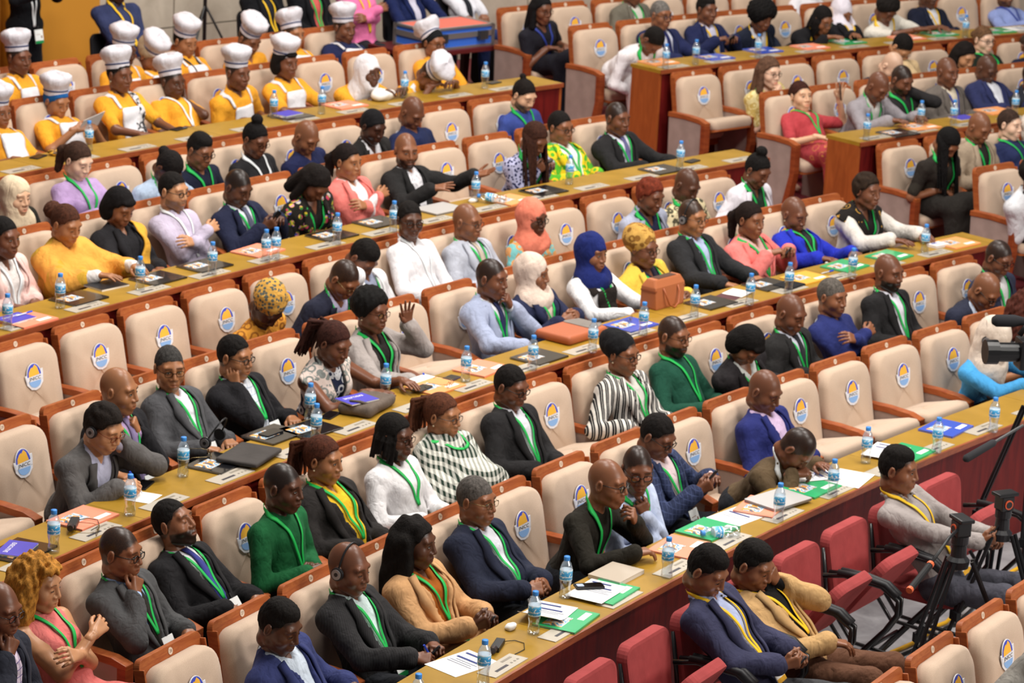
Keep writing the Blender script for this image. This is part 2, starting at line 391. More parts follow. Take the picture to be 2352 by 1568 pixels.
def hair_sdf(t):
    """cap plus what hangs from it, in head space (x right, y to the face, z up)"""
    s = SDF(); disp = None; h = .0055
    base = head_sdf(o=0, face=False)
    def cap(o, hl=.070, amt=0, f=120, nape=-.055, side=.0):
        # o: thickness; hairline plane through the forehead and the nape, ears left free
        def f0(X, Y, Z):
            A = np.full(np.broadcast(X, Y, Z).shape, 9, F32)
            for p in base.p[:2]: A = SDF.comb(A, SDF.d(p, X, Y, Z), '+', p[5])
            A = A - F32(o)
            if amt: A = A + F32(amt) * noise3(X, Y, Z, f, 3)
            n = nrm((0, -.78 + side, .62)); pl = -((Y - .086) * n[1] + (Z - hl - F32(.021)) * n[2]) + .012 * np.abs(X) / .06 * (Y > .05) + .0035 * noise3(X, Y, Z, 260, 9)
            return np.maximum(A, pl.astype(F32) + F32(.35) * np.maximum(0, np.abs(X) - .06) * ((Y > -.01) & (Z < .04)) * 2)
        s.ell((0, -.014, .034), (.078 + o, .100 + o, .104 + o), k=0); s.fn(f0, '&', .006)
    if t == 'buzz': cap(.0025, .070, .0012, 300)
    elif t == 'thin': cap(.004, .040, .0015, 240, side=.34)
    elif t == 'short': cap(.0055, .075, .003, 130)
    elif t == 'grey': cap(.0035, .058, .0015, 150, side=.14)
    elif t == 'fade':
        cap(.0045, .076, .002, 150); s.ell((0, -.008, .096), (.067, .086, .050), k=.012); disp = lambda X, Y, Z: F32(.0025) * noise3(X, Y, Z, 210, 1)
    elif t == 'afro': s.ell((0, -.022, .055), (.118, .120, .112), k=0); s.fn(lambda X, Y, Z: -((Y - .078) * F32(-.80) + (Z - .072) * F32(.6)) + 0 * X, '&', .02); disp = lambda X, Y, Z: F32(.006) * noise3(X, Y, Z, 90, 1)
    elif t == 'bigafro': s.ell((0, -.018, .060), (.140, .140, .130), k=0); s.fn(lambda X, Y, Z: -((Y - .100) * F32(-.86) + (Z - .060) * F32(.5)) + 0 * X, '&', .02); disp = lambda X, Y, Z: F32(.010) * noise3(X, Y, Z, 110, 1)
    elif t == 'sleek': cap(.006, .070)
    elif t == 'curlshort': cap(.016, .076, .009, 75)
    elif t == 'topshort': cap(.008, .068, .003, 150); s.ell((0, .02, .118), (.06, .07, .032), k=.02); disp = lambda X, Y, Z: F32(.005) * noise3(X, Y, Z, 120, 1)
    elif t in ('bun', 'topbun', 'manbun'):
        cap(.007, .072, .001, 200)
        c = {'bun': (0, -.118, .03), 'topbun': (0, -.045, .155), 'manbun': (0, -.085, .135)}[t]; r = {'bun': .042, 'topbun': .046, 'manbun': .028}[t]; s.ell(c, (r, r, r * .85), k=.012)
        disp = lambda X, Y, Z: F32(.003) * noise3(X, Y, Z, 190, 1)
    elif t == 'puff':
        cap(.006, .072); s.ell((0, -.13, .04), (.062, .062, .060), k=.01); disp = lambda X, Y, Z: F32(.006) * noise3(X, Y, Z, 150, 1) * (Y < -.085)
    elif t == 'pony':
        cap(.008, .072); s.cone((0, -.105, .045), (0, -.150, -.01), .030, .040, k=.015); s.cone((0, -.150, -.01), (.01, -.135, -.15), .040, .026, k=.02); disp = lambda X, Y, Z: F32(.006) * noise3(X, Y, Z, 120, 1) * (Y < -.09)
    elif t == 'bob':
        cap(.014, .070)
        for x in (-1, 1): s.ell((x * .072, -.03, -.025), (.026, .060, .075), k=.02)
        s.ell((0, -.085, -.03), (.070, .040, .075), k=.03); s.ell((0, .072, .088), (.055, .026, .022), rotm('x', -.6), k=.015)
    elif t in ('long', 'wavy', 'lob'):
        dn = {'long': -.26, 'wavy': -.24, 'lob': -.15}[t]; cap(.013, .072); fat = 1.5 if t == 'wavy' else 1
        for x in (-1, 1): s.cone((x * .070, -.02, .02), (x * .088, .010, dn), .030 * fat, .034 * fat, k=.03); s.cone((x * .045, -.08, .0), (x * .06, -.075, dn - .02), .040 * fat, .040 * fat, k=.03)
        s.cone((0, -.095, .03), (0, -.10, dn - .02), .042, .05, k=.03)
        a, f = (.012, 48) if t == 'wavy' else (.004, 60); disp = lambda X, Y, Z: F32(a) * noise3(X, Y, Z * (.9 if t == 'wavy' else .25), f, 1)
    elif t == 'curly':
        cap(.030, .080, .006, 100)
        for x in (-1, 1): s.cone((x * .090, -.005, .03), (x * .125, .0, -.13), .050, .052, k=.03); s.cone((x * .06, -.09, .0), (x * .08, -.09, -.14), .052, .055, k=.03)
        s.ell((0, -.10, -.02), (.09, .06, .13), k=.03); s.ell((.02, .065, .115), (.06, .035, .025), k=.02); disp = lambda X, Y, Z: F32(.016) * noise3(X, Y, Z, 84, 1)
    elif t in ('braids', 'locs', 'brpony', 'longbr'):
        cap(.009, .074); rnd = random.Random(5)
        if t == 'longbr': pass
        elif t == 'brpony':
            for i in range(30):
                a = rnd.uniform(-1.3, 1.3); b = rnd.uniform(-.7, 1); p = V(a * .02, -.105, .075 + b * .02); q = V(a * .055, -.165 + rnd.uniform(-.02, .02), .03 + b * .045); e = V(a * .075, -.150 + rnd.uniform(-.03, .02), -.11 - rnd.random() * .07)
                s.cone(p, q, .009, .0085, k=.003); s.cone(q, e, .0085, .006, k=.003)
        else:
            n, L = {'braids': (26, -.10), 'locs': (34, -.105), 'longbr': (30, -.42)}[t]
            for i in range(n):
                a = -2.35 + 4.7 * i / (n - 1); r = .086 + rnd.uniform(-.003, .012); p = V(math.sin(a) * .060, -math.cos(a) * .075 - .012, .075 + rnd.uniform(-.01, .02)); q = V(math.sin(a) * r, -math.cos(a) * .098 - .012, -.005)
                e = V(math.sin(a) * (r + .012), -math.cos(a) * .108 - .01, L * (1 if abs(a) > 1.6 and t != 'longbr' else .95) + rnd.uniform(-.03, .03))
                s.cone(p, q, .0095, .0095, k=.005); s.cone(q, e, .0095, .007, k=.004)
    elif t == 'wrap': s.ell((0, -.035, .052), (.094, .112, .098), k=0); s.ell((0, -.10, .07), (.07, .07, .07), k=.04); s.fn(lambda X, Y, Z: -((Y - .088) * F32(-.74) + (Z - .058) * F32(.67)) + 0 * X, '&', .012); disp = lambda X, Y, Z: F32(.004) * noise3(X, Y * .6, Z, 70, 1)
    elif t == 'bigwrap': s.ell((0, -.045, .065), (.108, .125, .105), rotm('x', -.3), k=0); s.cone((-.07, -.10, .03), (-.10, -.14, -.07), .035, .03, k=.03); s.fn(lambda X, Y, Z: -((Y - .088) * F32(-.74) + (Z - .050) * F32(.67)) + 0 * X, '&', .012); disp = lambda X, Y, Z: F32(.006) * noise3(X, Y * .6, Z, 60, 1)
    elif t == 'band': cap(.008, .062)
    return s, disp, h
def hair_mesh(t, col, far):
    k = ('hair', t, col, far)
    if k not in _T:
        kb = ('hairb', t, far)
        if kb not in _T:
            s, disp, h = hair_sdf(t); _T[kb] = s.mesh(h * (1.25 if far else 1), disp)
        m = cloth(*col[1:].split('~')) if col[0] == '@' else hairm(col)
        _T[k] = npmesh('hair', *_T[kb], m)
    return _T[k]
# ------------------------------------------------------------------ worn things built once in head space
def glasses_mesh(kind):
    k = ('gl', kind)
    if k in _T: return _T[k]
    b = MB(); r = .0017 if kind[0] == 'm' else .0026; col = {'b': '15120f', 'm': '8a7a58', 't': '7a3a1c', 'c': '44484c'}[kind[-1]]
    for x in (-1, 1):
        c = x * .034; pts = [(c + .0225 * math.copysign(abs(math.cos(a)) ** .7, math.cos(a)), .105 - .05 * (c + .0225 * math.cos(a)) ** 2 * 8, .010 + .0165 * math.copysign(abs(math.sin(a)) ** .75, math.sin(a))) for a in (2 * math.pi * i / 18 for i in range(19))]
        b.tube(pts, r, 6, False); b.tube([(x * .056, .100, .016), (x * .074, .07, .018), (x * .081, -.005, .018), (x * .080, -.030, .002)], r * .9, 6)
    b.tube([(-.012, .108, .014), (0, .110, .017), (.012, .108, .014)], r, 6)
    b.cur = 1
    for x in (-1, 1):
        c = x * .034; n = 14; vs = [(c + .021 * math.cos(2 * math.pi * i / n), .104 - .4 * (c + .021 * math.cos(2 * math.pi * i / n)) ** 2, .010 + .0155 * math.sin(2 * math.pi * i / n)) for i in range(n)]; b.add(vs, [tuple(range(n))])
    if 'lens' not in _M:
        n = NT('spectacle_lens'); tr = n.n('BsdfTransparent'); gl = n.n('BsdfGlossy'); gl.inputs['Roughness'].default_value = .05; mx = n.n('MixShader'); mx.inputs[0].default_value = .10
        n.l(tr.outputs[0], mx.inputs[1]); n.l(gl.outputs[0], mx.inputs[2]); n.l(mx.outputs[0], n.out.inputs[0]); _M['lens'] = n.m
    _T[k] = b.mesh('glasses', [plain(col, .3, metal=1 if kind[0] == 'm' else 0), _M['lens']], smooth=True); return _T[k]
def headphone_mesh():
    if 'hp' in _T: return _T['hp']
    b = MB(); b.tube([(.088 * math.cos(a), -.005 + .03 * math.sin(a) * 0, .0 + .142 * math.sin(a)) for a in (math.pi * i / 16 for i in range(17))], .005, 8)
    b.cur = 1
    for i in range(6, 11):
        pass
    for x in (-1, 1):
        b.cur = 0; M = lambda u, v, t, x=x: (x * (.082 + t), -.006 + u, .0 + v)
        circ = lambda r, n=16: [(r * math.cos(2 * math.pi * i / n), r * math.sin(2 * math.pi * i / n)) for i in range(n)]
        b.prism(circ(.033), 0, .016, M); b.cur = 1; b.prism(circ(.026), .016, .021, M); b.cur = 0; b.prism(circ(.010), .021, .023, M)
    _T['hp'] = b.mesh('headphones', [plain('1b1c1f', .4), plain('8d9094', .35, metal=.6)], smooth=False); return _T['hp']
def chef_hat():
    if 'chef' in _T: return _T['chef']
    b = MB(); n = 28
    def pr(r, z, a): return r
    rows = [(.088, .062), (.090, .085), (.090, .112), (.094, .120), (.112, .150), (.122, .178), (.116, .205), (.090, .222), (.045, .230), (.0, .231)]
    vs = []; fs = []
    for i, (r, z) in enumerate(rows):
        for j in range(n):
            a = 2 * math.pi * j / n; q = 1 + (.05 * math.sin(a * 9 + i) + .05 * math.sin(a * 4 + 1)) * (i > 3)
            vs.append((r * q * math.cos(a) * .94, r * q * math.sin(a) * 1.1 - .018, z + (.010 * math.sin(a * 3 + 2) if i > 3 else 0)))
    fs = [(i * n + j, i * n + (j + 1) % n, (i + 1) * n + (j + 1) % n, (i + 1) * n + j) for i in range(len(rows) - 1) for j in range(n)]
    b.add(vs, fs); b.cur = 1
    vs = [(r * math.cos(2 * math.pi * j / n) * .94, r * math.sin(2 * math.pi * j / n) * 1.1 - .018, z) for r, z in ((.0905, .090), (.0930, .092), (.0930, .101), (.0905, .103)) for j in range(n)]
    b.add(vs, [(i * n + j, i * n + (j + 1) % n, (i + 1) * n + (j + 1) % n, (i + 1) * n + j) for i in range(3) for j in range(n)])
    _T['chef'] = b.mesh('chef_hat', [cloth('e2dfe6', fold=.7), plain('3b4468', .8)], smooth=True); return _T['chef']
# ------------------------------------------------------------------ a person
BAND = {'g': '18b04e', 'y': 'f2c21c', 'w': 'e4e8ea', 'b': '2b3f9a', 'k': '26282c'}
def strip(path, wid, sdf, Rc, O, th=.0025, off=.002, n2=3):
    """a band laid on the surface of sdf: path of (angle from the front about the spine, height, half width)"""
    rows = []
    for (phi, v, hw) in path:
        for j in range(n2):
            q = (j / (n2 - 1) * 2 - 1) * hw
            rows.append((phi, v, q))
    return rows
def ray_surface(sdf, P0, D, n=26, far=.32):
    P = P0 + D * far
    t = np.zeros(len(P))
    for _ in range(n):
        d = sdf.at(P - D * t[:, None]); t += np.clip(d * .85, -.02, .06)
        t = np.minimum(t, far + .05)
    return P - D * t[:, None]
def band_mesh(sdf, O, Rc, pts, hw, th=.003, off=.0015):
    """pts: (u, w, v) guide points in the chest frame near the surface; the band is projected outwards from the spine onto the cloth"""
    p = np.array(pts, float); m = max(2, int(len(p)))
    # resample
    seg = np.linalg.norm(np.diff(p, axis=0), axis=1); L = np.concatenate([[0], np.cumsum(seg)]); n = max(4, int(L[-1] / .018)); tt = np.linspace(0, L[-1], n)
    p = np.stack([np.interp(tt, L, p[:, i]) for i in range(3)], 1); W = np.interp(tt, L, np.broadcast_to(hw, (m,)))
    tang = np.gradient(p, axis=0); tang /= np.linalg.norm(tang, axis=1)[:, None] + 1e-9
    rad = p.copy(); rad[:, 2] = 0; rad /= np.linalg.norm(rad, axis=1)[:, None] + 1e-9
    side = np.cross(tang, rad); side /= np.linalg.norm(side, axis=1)[:, None] + 1e-9
    vs = []
    R0 = p.copy(); R0[:, 2] = 0; R0 /= np.linalg.norm(R0, axis=1)[:, None] + 1e-9
    S0 = (ray_surface(sdf, O + (p * [0, 0, 1]) @ Rc.T, R0 @ Rc.T) - O) @ Rc; sg = np.gradient(S0, axis=0); sg /= np.linalg.norm(sg, axis=1)[:, None] + 1e-9
    side = np.cross(sg, R0); side /= np.linalg.norm(side, axis=1)[:, None] + 1e-9
    nc = 3 if W.max() < .036 else 9; qs = np.linspace(-1, 1, nc)
    G = np.concatenate([S0 + side * W[:, None] * q for q in qs]); R = G.copy(); R[:, 2] = 0; R /= np.linalg.norm(R, axis=1)[:, None] + 1e-9
    A0 = G * [0, 0, 1]
    Wp = O + A0 @ Rc.T; D = R @ Rc.T
    S = ray_surface(sdf, Wp, D)
    lo, hi = S + D * off, S + D * (off + th); vs = np.concatenate([hi, lo]); k = n; f = []; B = nc * k
    for j in range(nc - 1):
        for i in range(k - 1):
            a = j * k + i; f.append((a, a + 1, a + k + 1, a + k)); q = a + B; f.append((q, q + k, q + k + 1, q + 1))
    for j in (0, nc - 1):
        for i in range(k - 1):
            a = j * k + i; q = (a, a + B, a + B + 1, a + 1); f.append(q if j == 0 else q[::-1])
    for i in (0, k - 1):
        for j in range(nc - 1):
            a = j * k + i; q = (a, a + k, a + k + B, a + B); f.append(q if i == 0 else q[::-1])
    mid = nc // 2 * k
    return vs, np.array(f, np.int32), S[mid:mid + k], D[mid:mid + k]
def frame(y, z=(0, 0, 1)):
    y = nrm(y); z = np.asarray(z, float); z = nrm(z - y * (z @ y)); return np.stack([np.cross(y, z), y, z], 1)
def ik(S, T, a, b, pole):
    S = np.asarray(S, float); d = T - S; L = np.linalg.norm(d); m = (a + b) * .995
    if L > m: T = S + d / L * m; L = m
    L = max(L, abs(a - b) + .03); u = d / np.linalg.norm(d); x = (a * a - b * b + L * L) / (2 * L); h = math.sqrt(max(a * a - x * x, 1e-6))
    q = pole - u * (pole @ u); q = nrm(q); return S + u * x + q * h, S + u * L
def hexs(s): return s.split('/') if s else []
def clothm(s, fold=1.0):
    a = s.split('~'); return cloth(a[0], a[1] if len(a) > 1 else '', a[2] if len(a) > 2 else 'ffffff', fold)
def person(loc, rz, H, label, tone='c', hair='buzz', hcol='14100e', wear='S:24262b,e8e8e8', hands='lap,lap', yaw=0, pitch=.1, roll=0, eyes='o', beard=0, fem=0, w=1.0, fat=1.0,
           lan='', vend=.24, badge=0, gl='', hp=0, hat='', far=0, P=(0, .40, .49), cyaw=0.0, trousers='24262b', stand=0, group=None, full=1.0, hs=1.0, knees=None, earring=0, skirt='', hold=None, feet=None, hide='', scarf='', scarf1='', bib='', hatlean=0, legs_=0):
    P = V(*P); H = V(*H); root = tag(empty('person', loc, rz), label, 'person', group); knees = [(.13, .80, .53, .13, .92, .09), (-.13, .80, .53, -.14, .86, .09)] if legs_ else knees; feet = feet or ('1c1714' if legs_ else None)
    h1 = .0155 if far else .0125
    Rh = rotm('z', yaw) @ rotm('x', -pitch) @ rotm('y', roll)
    # spine and frames
    ax = nrm(H - P); hl = .145 * hs; Nk = H - hl * nrm(ax * .5 + V(0, .16, .5)) + Rh @ V(0, -.02, 0); up = nrm(Nk - P); T = np.linalg.norm(Nk - P)
    rt = nrm(rotm('z', cyaw) @ V(1, 0, 0)); rt = nrm(rt - up * (rt @ up)); fw = np.cross(up, rt); Rc = np.stack([rt, fw, up], 1)
    c = lambda u, f, v: P + Rc @ V(u, f, v * T)          # v as a share of the torso
    Rh = rotm('z', yaw) @ rotm('x', -pitch) @ rotm('y', roll)
    hd = lambda p: H + hs * (Rh @ V(*p))
    Sh = {s: Nk + rt * s * .158 * w - up * .072 for s in (1, -1)}
    ua, fa = .262, .242
    # arms
    arms = {}; hm = hands.split(',')
    chin = hd((0, .085, -.118)); thigh = .62
    for s, mode in zip((1, -1), hm):
        cst = None
        if '@' in mode: mode, cst = mode.split('@'); cst = V(*[float(x) for x in cst.split('/')])
        pose = 'relax'; pole = V(s * .75, -.35, -.75); pn = V(0, 0, -1)
        if mode == 'lap': W = V(s * .11, .55, .665); dr = V(-s * .45, .8, -.15)
        elif mode == 'clasp': W = V(s * .085, .60, .69); dr = V(-s * .75, .6, .05); pose = 'hold'; pn = V(-s * .8, -.2, -.5)
        elif mode == 'desk': W = V(s * .17, .88, .805); dr = V(-s * .35, .9, -.03); pose = 'flat'
        elif mode == 'deskin': W = V(s * .14, .93, .808); dr = V(-s * .95, .25, -.02); pose = 'relax'
        elif mode == 'write': W = V(s * .13, .90, .815); dr = V(-s * .45, .85, -.12); pose = 'pen'; pn = V(-s * .6, 0, -.8)
        elif mode == 'phone': W = V(s * .095, .60, .79); dr = V(-s * .45, .75, .35); pose = 'hold'; pn = V(-s * .75, -.1, .45)
        elif mode == 'tap': W = V(s * .11, .56, .82); dr = V(-s * .6, .7, .1); pose = 'pen'; pn = V(-s * .4, .2, -.8)
        elif mode == 'arm': W = V(s * .275, .52, .695); dr = V(-s * .08, .95, -.12); pose = 'relax'; pole = V(s * .4, -.8, -.5)
        elif mode == 'cross': W = c(-s * .075, .205 * fat, .50 + .06 * s); dr = Rc @ V(-s * .95, .10, .18); pn = Rc @ V(0, -1, -.1); pole = V(s * .8, -.1, -.7)
        elif mode == 'crossu': W = c(-s * .06, .225 * fat, .53); dr = Rc @ V(-s * .9, -.1, .35); pn = Rc @ V(0, -1, -.2); pole = V(s * .8, -.1, -.7)
        elif mode == 'chin': dr = nrm(Rh @ V(-s * .25, -.25, 1)); W = hd((s * .02, .100, -.128)) - dr * .100; pose = 'fist'; pn = Rh @ V(-s * .3, -1, 0); pole = V(s * .7, .1, -.9)
        elif mode == 'mouth': dr = nrm(Rh @ V(-s * .45, -.05, .8)); W = hd((s * .01, .128, -.062)) - dr * .115; pose = 'hold'; pn = Rh @ V(-s * .4, -1, -.1); pole = V(s * .8, .1, -.8)
        elif mode == 'cheek': dr = nrm(Rh @ V(s * .1, -.30, 1)); W = hd((s * .088, .055, -.035)) - dr * .105; pose = 'cheek'; pn = Rh @ V(-s, -.15, 0); pole = V(s * .7, .2, -.9)
        elif mode == 'temple': dr = nrm(Rh @ V(s * .1, -.5, 1)); W = hd((s * .092, .03, .02)) - dr * .10; pose = 'relax'; pn = Rh @ V(-s, -.15, 0); pole = V(s * .8, .3, -.7)
        elif mode == 'brow': dr = nrm(Rh @ V(-s * .6, -.05, .75)); W = hd((s * .035, .115, .03)) - dr * .10; pose = 'flat'; pn = Rh @ V(-s * .2, -1, 0); pole = V(s * .8, .2, -.7)
        elif mode == 'raise': W = c(s * .30, .30, 1.02); dr = V(-s * .05, .2, 1); pose = 'open'; pn = V(-s * .5, .8, .1); pole = V(s * .7, .1, -.9)
        elif mode == 'wave': W = c(s * .30, .42, .62); dr = V(s * .45, .8, .30); pose = 'open'; pn = V(-s * .5, -.3, .6)
        elif mode == 'gest': W = c(s * .12, .36, .55); dr = V(-s * .4, .9, .1); pose = 'open'; pn = V(-s * .5, 0, -.8)
        elif mode == 'down': W = Sh[s] + V(s * .06, .03, -.50); dr = V(0, .15, -1); pn = V(-s, 0, 0); pole = V(s * .3, -1, 0)
        elif mode == 'front': W = c(s * .09, .26, .42); dr = V(-s * .8, .5, .05); pose = 'hold'; pn = V(-s * .3, -.8, -.4)
        else: W = V(s * .11, .55, .665); dr = V(-s * .45, .8, -.15)
        if cst is not None: W = W + cst
        if mode in ('desk', 'deskin', 'write'):
            W[2] += .012; W[1] = min(W[1], Sh[s][1] + .44)
            if W[1] < .80: W[2] = min(W[2], .72)
        E, W = ik(Sh[s], W, ua, fa, pole); dr = nrm(nrm(dr) * .8 + nrm(W - E) * .35)
        Rw = frame(dr, -np.asarray(pn, float)); arms[s] = (E, W, Rw, pose)
    kind, _, rest = wear.partition(':'); col = rest.split(','); long = kind in 'SBNC' ; jac = kind == 'S'
    def torso(o, fem=fem):
        s = SDF()
        s.ell(c(0, .0, .05), (.150 * w + o, .118 * w + o, .115 + o), Rc, k=0)
        s.ell(c(0, .018 * fat, .34), (.140 * w * (.5 + .5 * fat) + o, .105 * w * fat + o, .130 + o), Rc, k=.05)
        s.ell(c(0, .008, .68), (.152 * w + o, .108 * w + o, .140 + o), Rc, k=.05)
        if fem:
            for x in (-1, 1): s.ell(c(x * .066, .078 * w, .64), (.058 + o, .052 + o, .058 + o), Rc, k=.04)
        for x in (-1, 1): s.cone(Nk - up * .026 + rt * x * .02, Sh[x], .044 + o, .047 + o, k=.05)
        return s
    def sleeve(s, o, f, up_=.046, lo_=.031, cuff=0):
        for x in (1, -1):
            E, W, _, _ = arms[x]; S0 = Sh[x]; t = min(1, f * 2)
            s.cone(S0, S0 + (E - S0) * t, up_ + o + .006, up_ * .9 + o, k=.035)
            if f > .5: q = (f - .5) * 2; s.cone(E, E + (W - E) * q, up_ * .86 + o, lo_ + o + cuff + (1 - q) * .01, k=.022)
    fold = lambda a, f, sd: (lambda X, Y, Z: F32(a) * (F32(.7) - F32(2.6) * np.abs(noise3(X, Y * F32(1.2), Z * F32(.7), f, sd)) + F32(.8) * noise3(X, Y, Z, f * 2.1, sd + 7)))
    sd = (hash(label) % 97) if False else sum(map(ord, label)) % 97
    armbare = kind in 'TPDA'
    # body: one continuous skin under the clothes, with head and hands
    b = torso(-.012 if not (kind in 'DT') else -.004); sleeve(b, -.006 if not armbare else -.004, 1.0)
    b.cone(Nk - up * .03, H + Rh @ V(0, -.032, -.065) * hs, .054 * (.9 if fem else 1), .050 * (.9 if fem else 1), k=.03)
    # legs
    if stand: kn = {s: V(s * .09, P[1] + .02, P[2] - .42) for s in (1, -1)}; an = {s: V(s * .10, P[1] - .01, .09) for s in (1, -1)}
    else:
        kn = {s: V(s * .12, .76, .555) for s in (1, -1)}; an = {s: V(s * .12, .80, .10) for s in (1, -1)}
    if knees:
        for s, q in zip((1, -1), knees): kn[s] = V(*q[:3]); an[s] = V(*q[3:])
    def legs(s, o, k=.04):
        for x in (1, -1):
            hp_ = P + V(x * .085, .0, -.01); s.cone(hp_, kn[x], .082 + o, .060 + o, k=k); s.cone(kn[x], an[x], .058 + o, .042 + o, k=.03)
    legs(b, -.012)
    for x in (1, -1): s0 = an[x]; b.cone(s0 + V(0, 0, -.03), s0 + V(x * .02, .13, -.065), .035, .028, k=.03)
    bv, bq = b.mesh(.011 if armbare and not far else (.014 if armbare else .024))
    hv, hg, hmi, ha = head_tmpl(fem, eyes, full, .0058 if far else .0042)
    vs = [bv, (H + hs * hv @ Rh.T).astype(F32)]; gr = [bq] + [g + len(bv) for g in hg]; mi = [0] + list(hmi); at = [np.tile([0, 0, 0, 0], (len(bv), 1)), ha]; n = len(bv) + len(hv)
    for x in (1, -1):
        if (hide == 'R' and x == 1) or (hide == 'L' and x == -1): continue
        E, W, Rw, pose = arms[x]; p, q = hand_tmpl(pose, .0052 if far else .004); p = p * [1 if x == 1 else -1, 1, 1]; q = q if x == 1 else q[:, ::-1]
        vs.append((W + p @ Rw.T).astype(F32)); gr.append(q + n); mi.append(0); at.append(np.tile([0, 0, 0, 0], (len(p), 1))); n += len(p)
    link('body', npmesh('body', np.concatenate(vs), gr, [skin(tone, beard, {'buzz': .93, 'bald': .22, 'thin': .5, 'grey': .6}.get(hair, .85 if hair and not hair.startswith('hijab') else 0), hcol if hcol[0] != '@' else '17100d'), plain('a89c92', .25), plain('0d0907', .2)], mi, attr=np.concatenate(at)), root)
    # lower clothes
    if skirt:
        s = SDF(); legs(s, .028, .10); s.cone((kn[1] + kn[-1]) / 2, (an[1] + an[-1]) / 2 + V(0, 0, .02), .13, .17, k=.08); s.ell(c(0, 0, .05), (.17, .14, .12), Rc, k=.05)
        link('skirt', npmesh('skirt', *s.mesh(.018, fold(.010, 14, sd)), clothm(skirt)), root)
    else:
        s = SDF(); legs(s, .008); s.ell(c(0, 0, .03), (.155 * w, .122 * w, .11), Rc, k=.05)
        link('trousers', npmesh('trousers', *s.mesh(.024 if not (stand or knees) else .017, fold(.006, 16, sd)), cloth(trousers)), root)
    if feet:
        m = MB()
        for x in (1, -1):
            a = an[x]; s = SDF(); s.cone(a + V(0, -.01, -.045), a + V(x * .02, .16, -.068), .045, .032, k=.02); s.fn(lambda X, Y, Z, z=a[2] - .095: z - Z + 0 * X, '&')
            link('shoe', npmesh('shoe', *s.mesh(.012), plain(feet, .35)), root)
    # upper clothes
    out = None
    base_o = .004
    shirtcol = col[1] if jac else col[0]
    if kind in 'SBNTPDAC':
        s = torso(base_o); f = 1.0 if kind in 'SBN' else (.40 if kind in 'TPA' else (.0 if kind == 'D' else .98))
        if kind == 'S': sleeve(s, -.001, .99, cuff=.006)
        elif f > 0: sleeve(s, .010 if kind in 'TPA' else .009, f, cuff=.008 if kind in 'BN' else .004)
        if kind in 'SBPA' :   # collar
            for x in (-1, 1):
                g = Nk + up * .012
                s.cone(g - fw * .064 + up * .014, g + rt * x * .062 - fw * .008 + up * .008, .014, .014, k=.008); s.cone(g + rt * x * .062 - fw * .008 + up * .008, g + rt * x * .030 + fw * .060 - up * .022, .014, .012, k=.006)
                s.cone(g + rt * x * .030 + fw * .060 - up * .022, g + rt * x * .050 + fw * .088 - up * .066, .012, .008, k=.006)
        # neck opening
        nd = {'S': .05, 'B': .05, 'P': .06, 'A': .05, 'N': .015, 'T': .035, 'D': .035, 'C': .04}[kind]
        if fem and kind in 'ST': nd = .085
        Ai = np.linalg.inv(Rc)
        def neckcut(X, Y, Z, nd=nd):
            x, y, z = X - F32(Nk[0]), Y - F32(Nk[1]), Z - F32(Nk[2]); u = x * F32(rt[0]) + y * F32(rt[1]) + z * F32(rt[2]); f_ = x * F32(fw[0]) + y * F32(fw[1]) + z * F32(fw[2]); v = x * F32(up[0]) + y * F32(up[1]) + z * F32(up[2])
            return np.maximum(np.abs(u) - F32(.044) * np.clip((v + nd) / (nd + .01), 0, 1), np.maximum(.012 - f_, -(v + F32(nd))))
        s.fn(neckcut, '-', .004)
        if kind == 'D':
            for x in (-1, 1): s.ell(Sh[x] + rt * x * .052 - up * .01, (.052, .09, .10), Rc, k=.012, op='-')
        nm = {'S': 'shirt', 'B': 'shirt', 'P': 'polo_shirt', 'A': 'polo_shirt', 'N': 'tunic', 'T': 'blouse', 'D': 'dress', 'C': 'blouse'}[kind]
        link(nm, npmesh(nm, *s.mesh(h1, fold(.0015 if jac else .0042, 19, sd)), clothm(shirtcol)), root); out = s
    shirt_s = out
    if jac:
        jt = torso(.021); jt.cone(Nk - up * .02, Sh[1], .056, .060, k=.03); jt.cone(Nk - up * .02, Sh[-1], .056, .060, k=.03)
        j = torso(.020); sleeve(j, .016, .955, cuff=.010)
        for x in (-1, 1): j.cone(Sh[x], Sh[x] - up * .015, .062, .058, k=.03)
        g = Nk + up * .002
        for x in (-1, 1): j.cone(g - fw * .060 + up * .010, g + rt * x * .068 - fw * .005 - up * .004, .019, .017, k=.02)
        opts = col[3] if len(col) > 3 else ''
        vb = .22 if 'c' in opts else (-.2 if 'o' in opts else .02)
        vw = .075 if 'w' not in opts else .105
        def vcut(X, Y, Z):
            x, y, z = X - F32(P[0]), Y - F32(P[1]), Z - F32(P[2]); u = x * F32(rt[0]) + y * F32(rt[1]) + z * F32(rt[2]); f_ = x * F32(fw[0]) + y * F32(fw[1]) + z * F32(fw[2]); v = (x * F32(up[0]) + y * F32(up[1]) + z * F32(up[2])) / F32(T)
            hw = F32(vw) * np.clip((v - vb) / (.92 - vb), 0, 1) ** .8 - F32(.004)
            return np.maximum(np.abs(u) - hw, -f_ + .0)
        j.fn(vcut, '-', .004)
        link('jacket', npmesh('jacket', *j.mesh(h1, fold(.0055, 17, sd + 1)), clothm(col[0])), root); out = j
        # lapels lie on the jacket along the opening
        lv = []; lf = []; n = 0
        for x in (-1, 1):
            f = lambda v: vw * max(0, (v - vb) / (.92 - vb)) ** .8
            v0 = max(vb, .05) + .02; pts = []; ws = []
            for t in np.linspace(0, 1, 9):
                v = v0 + (.97 - v0) * t; wd = .004 + .024 * min(1, t * 1.6) * (1 if t < .70 else .62); pts.append((x * (f(v) + wd), .10, v * T)); ws.append(wd)
            a, q, _, _ = band_mesh(jt, P, Rc, pts, np.array(ws), .010, .002); lv.append(a); lf.append(q + n); n += len(a)
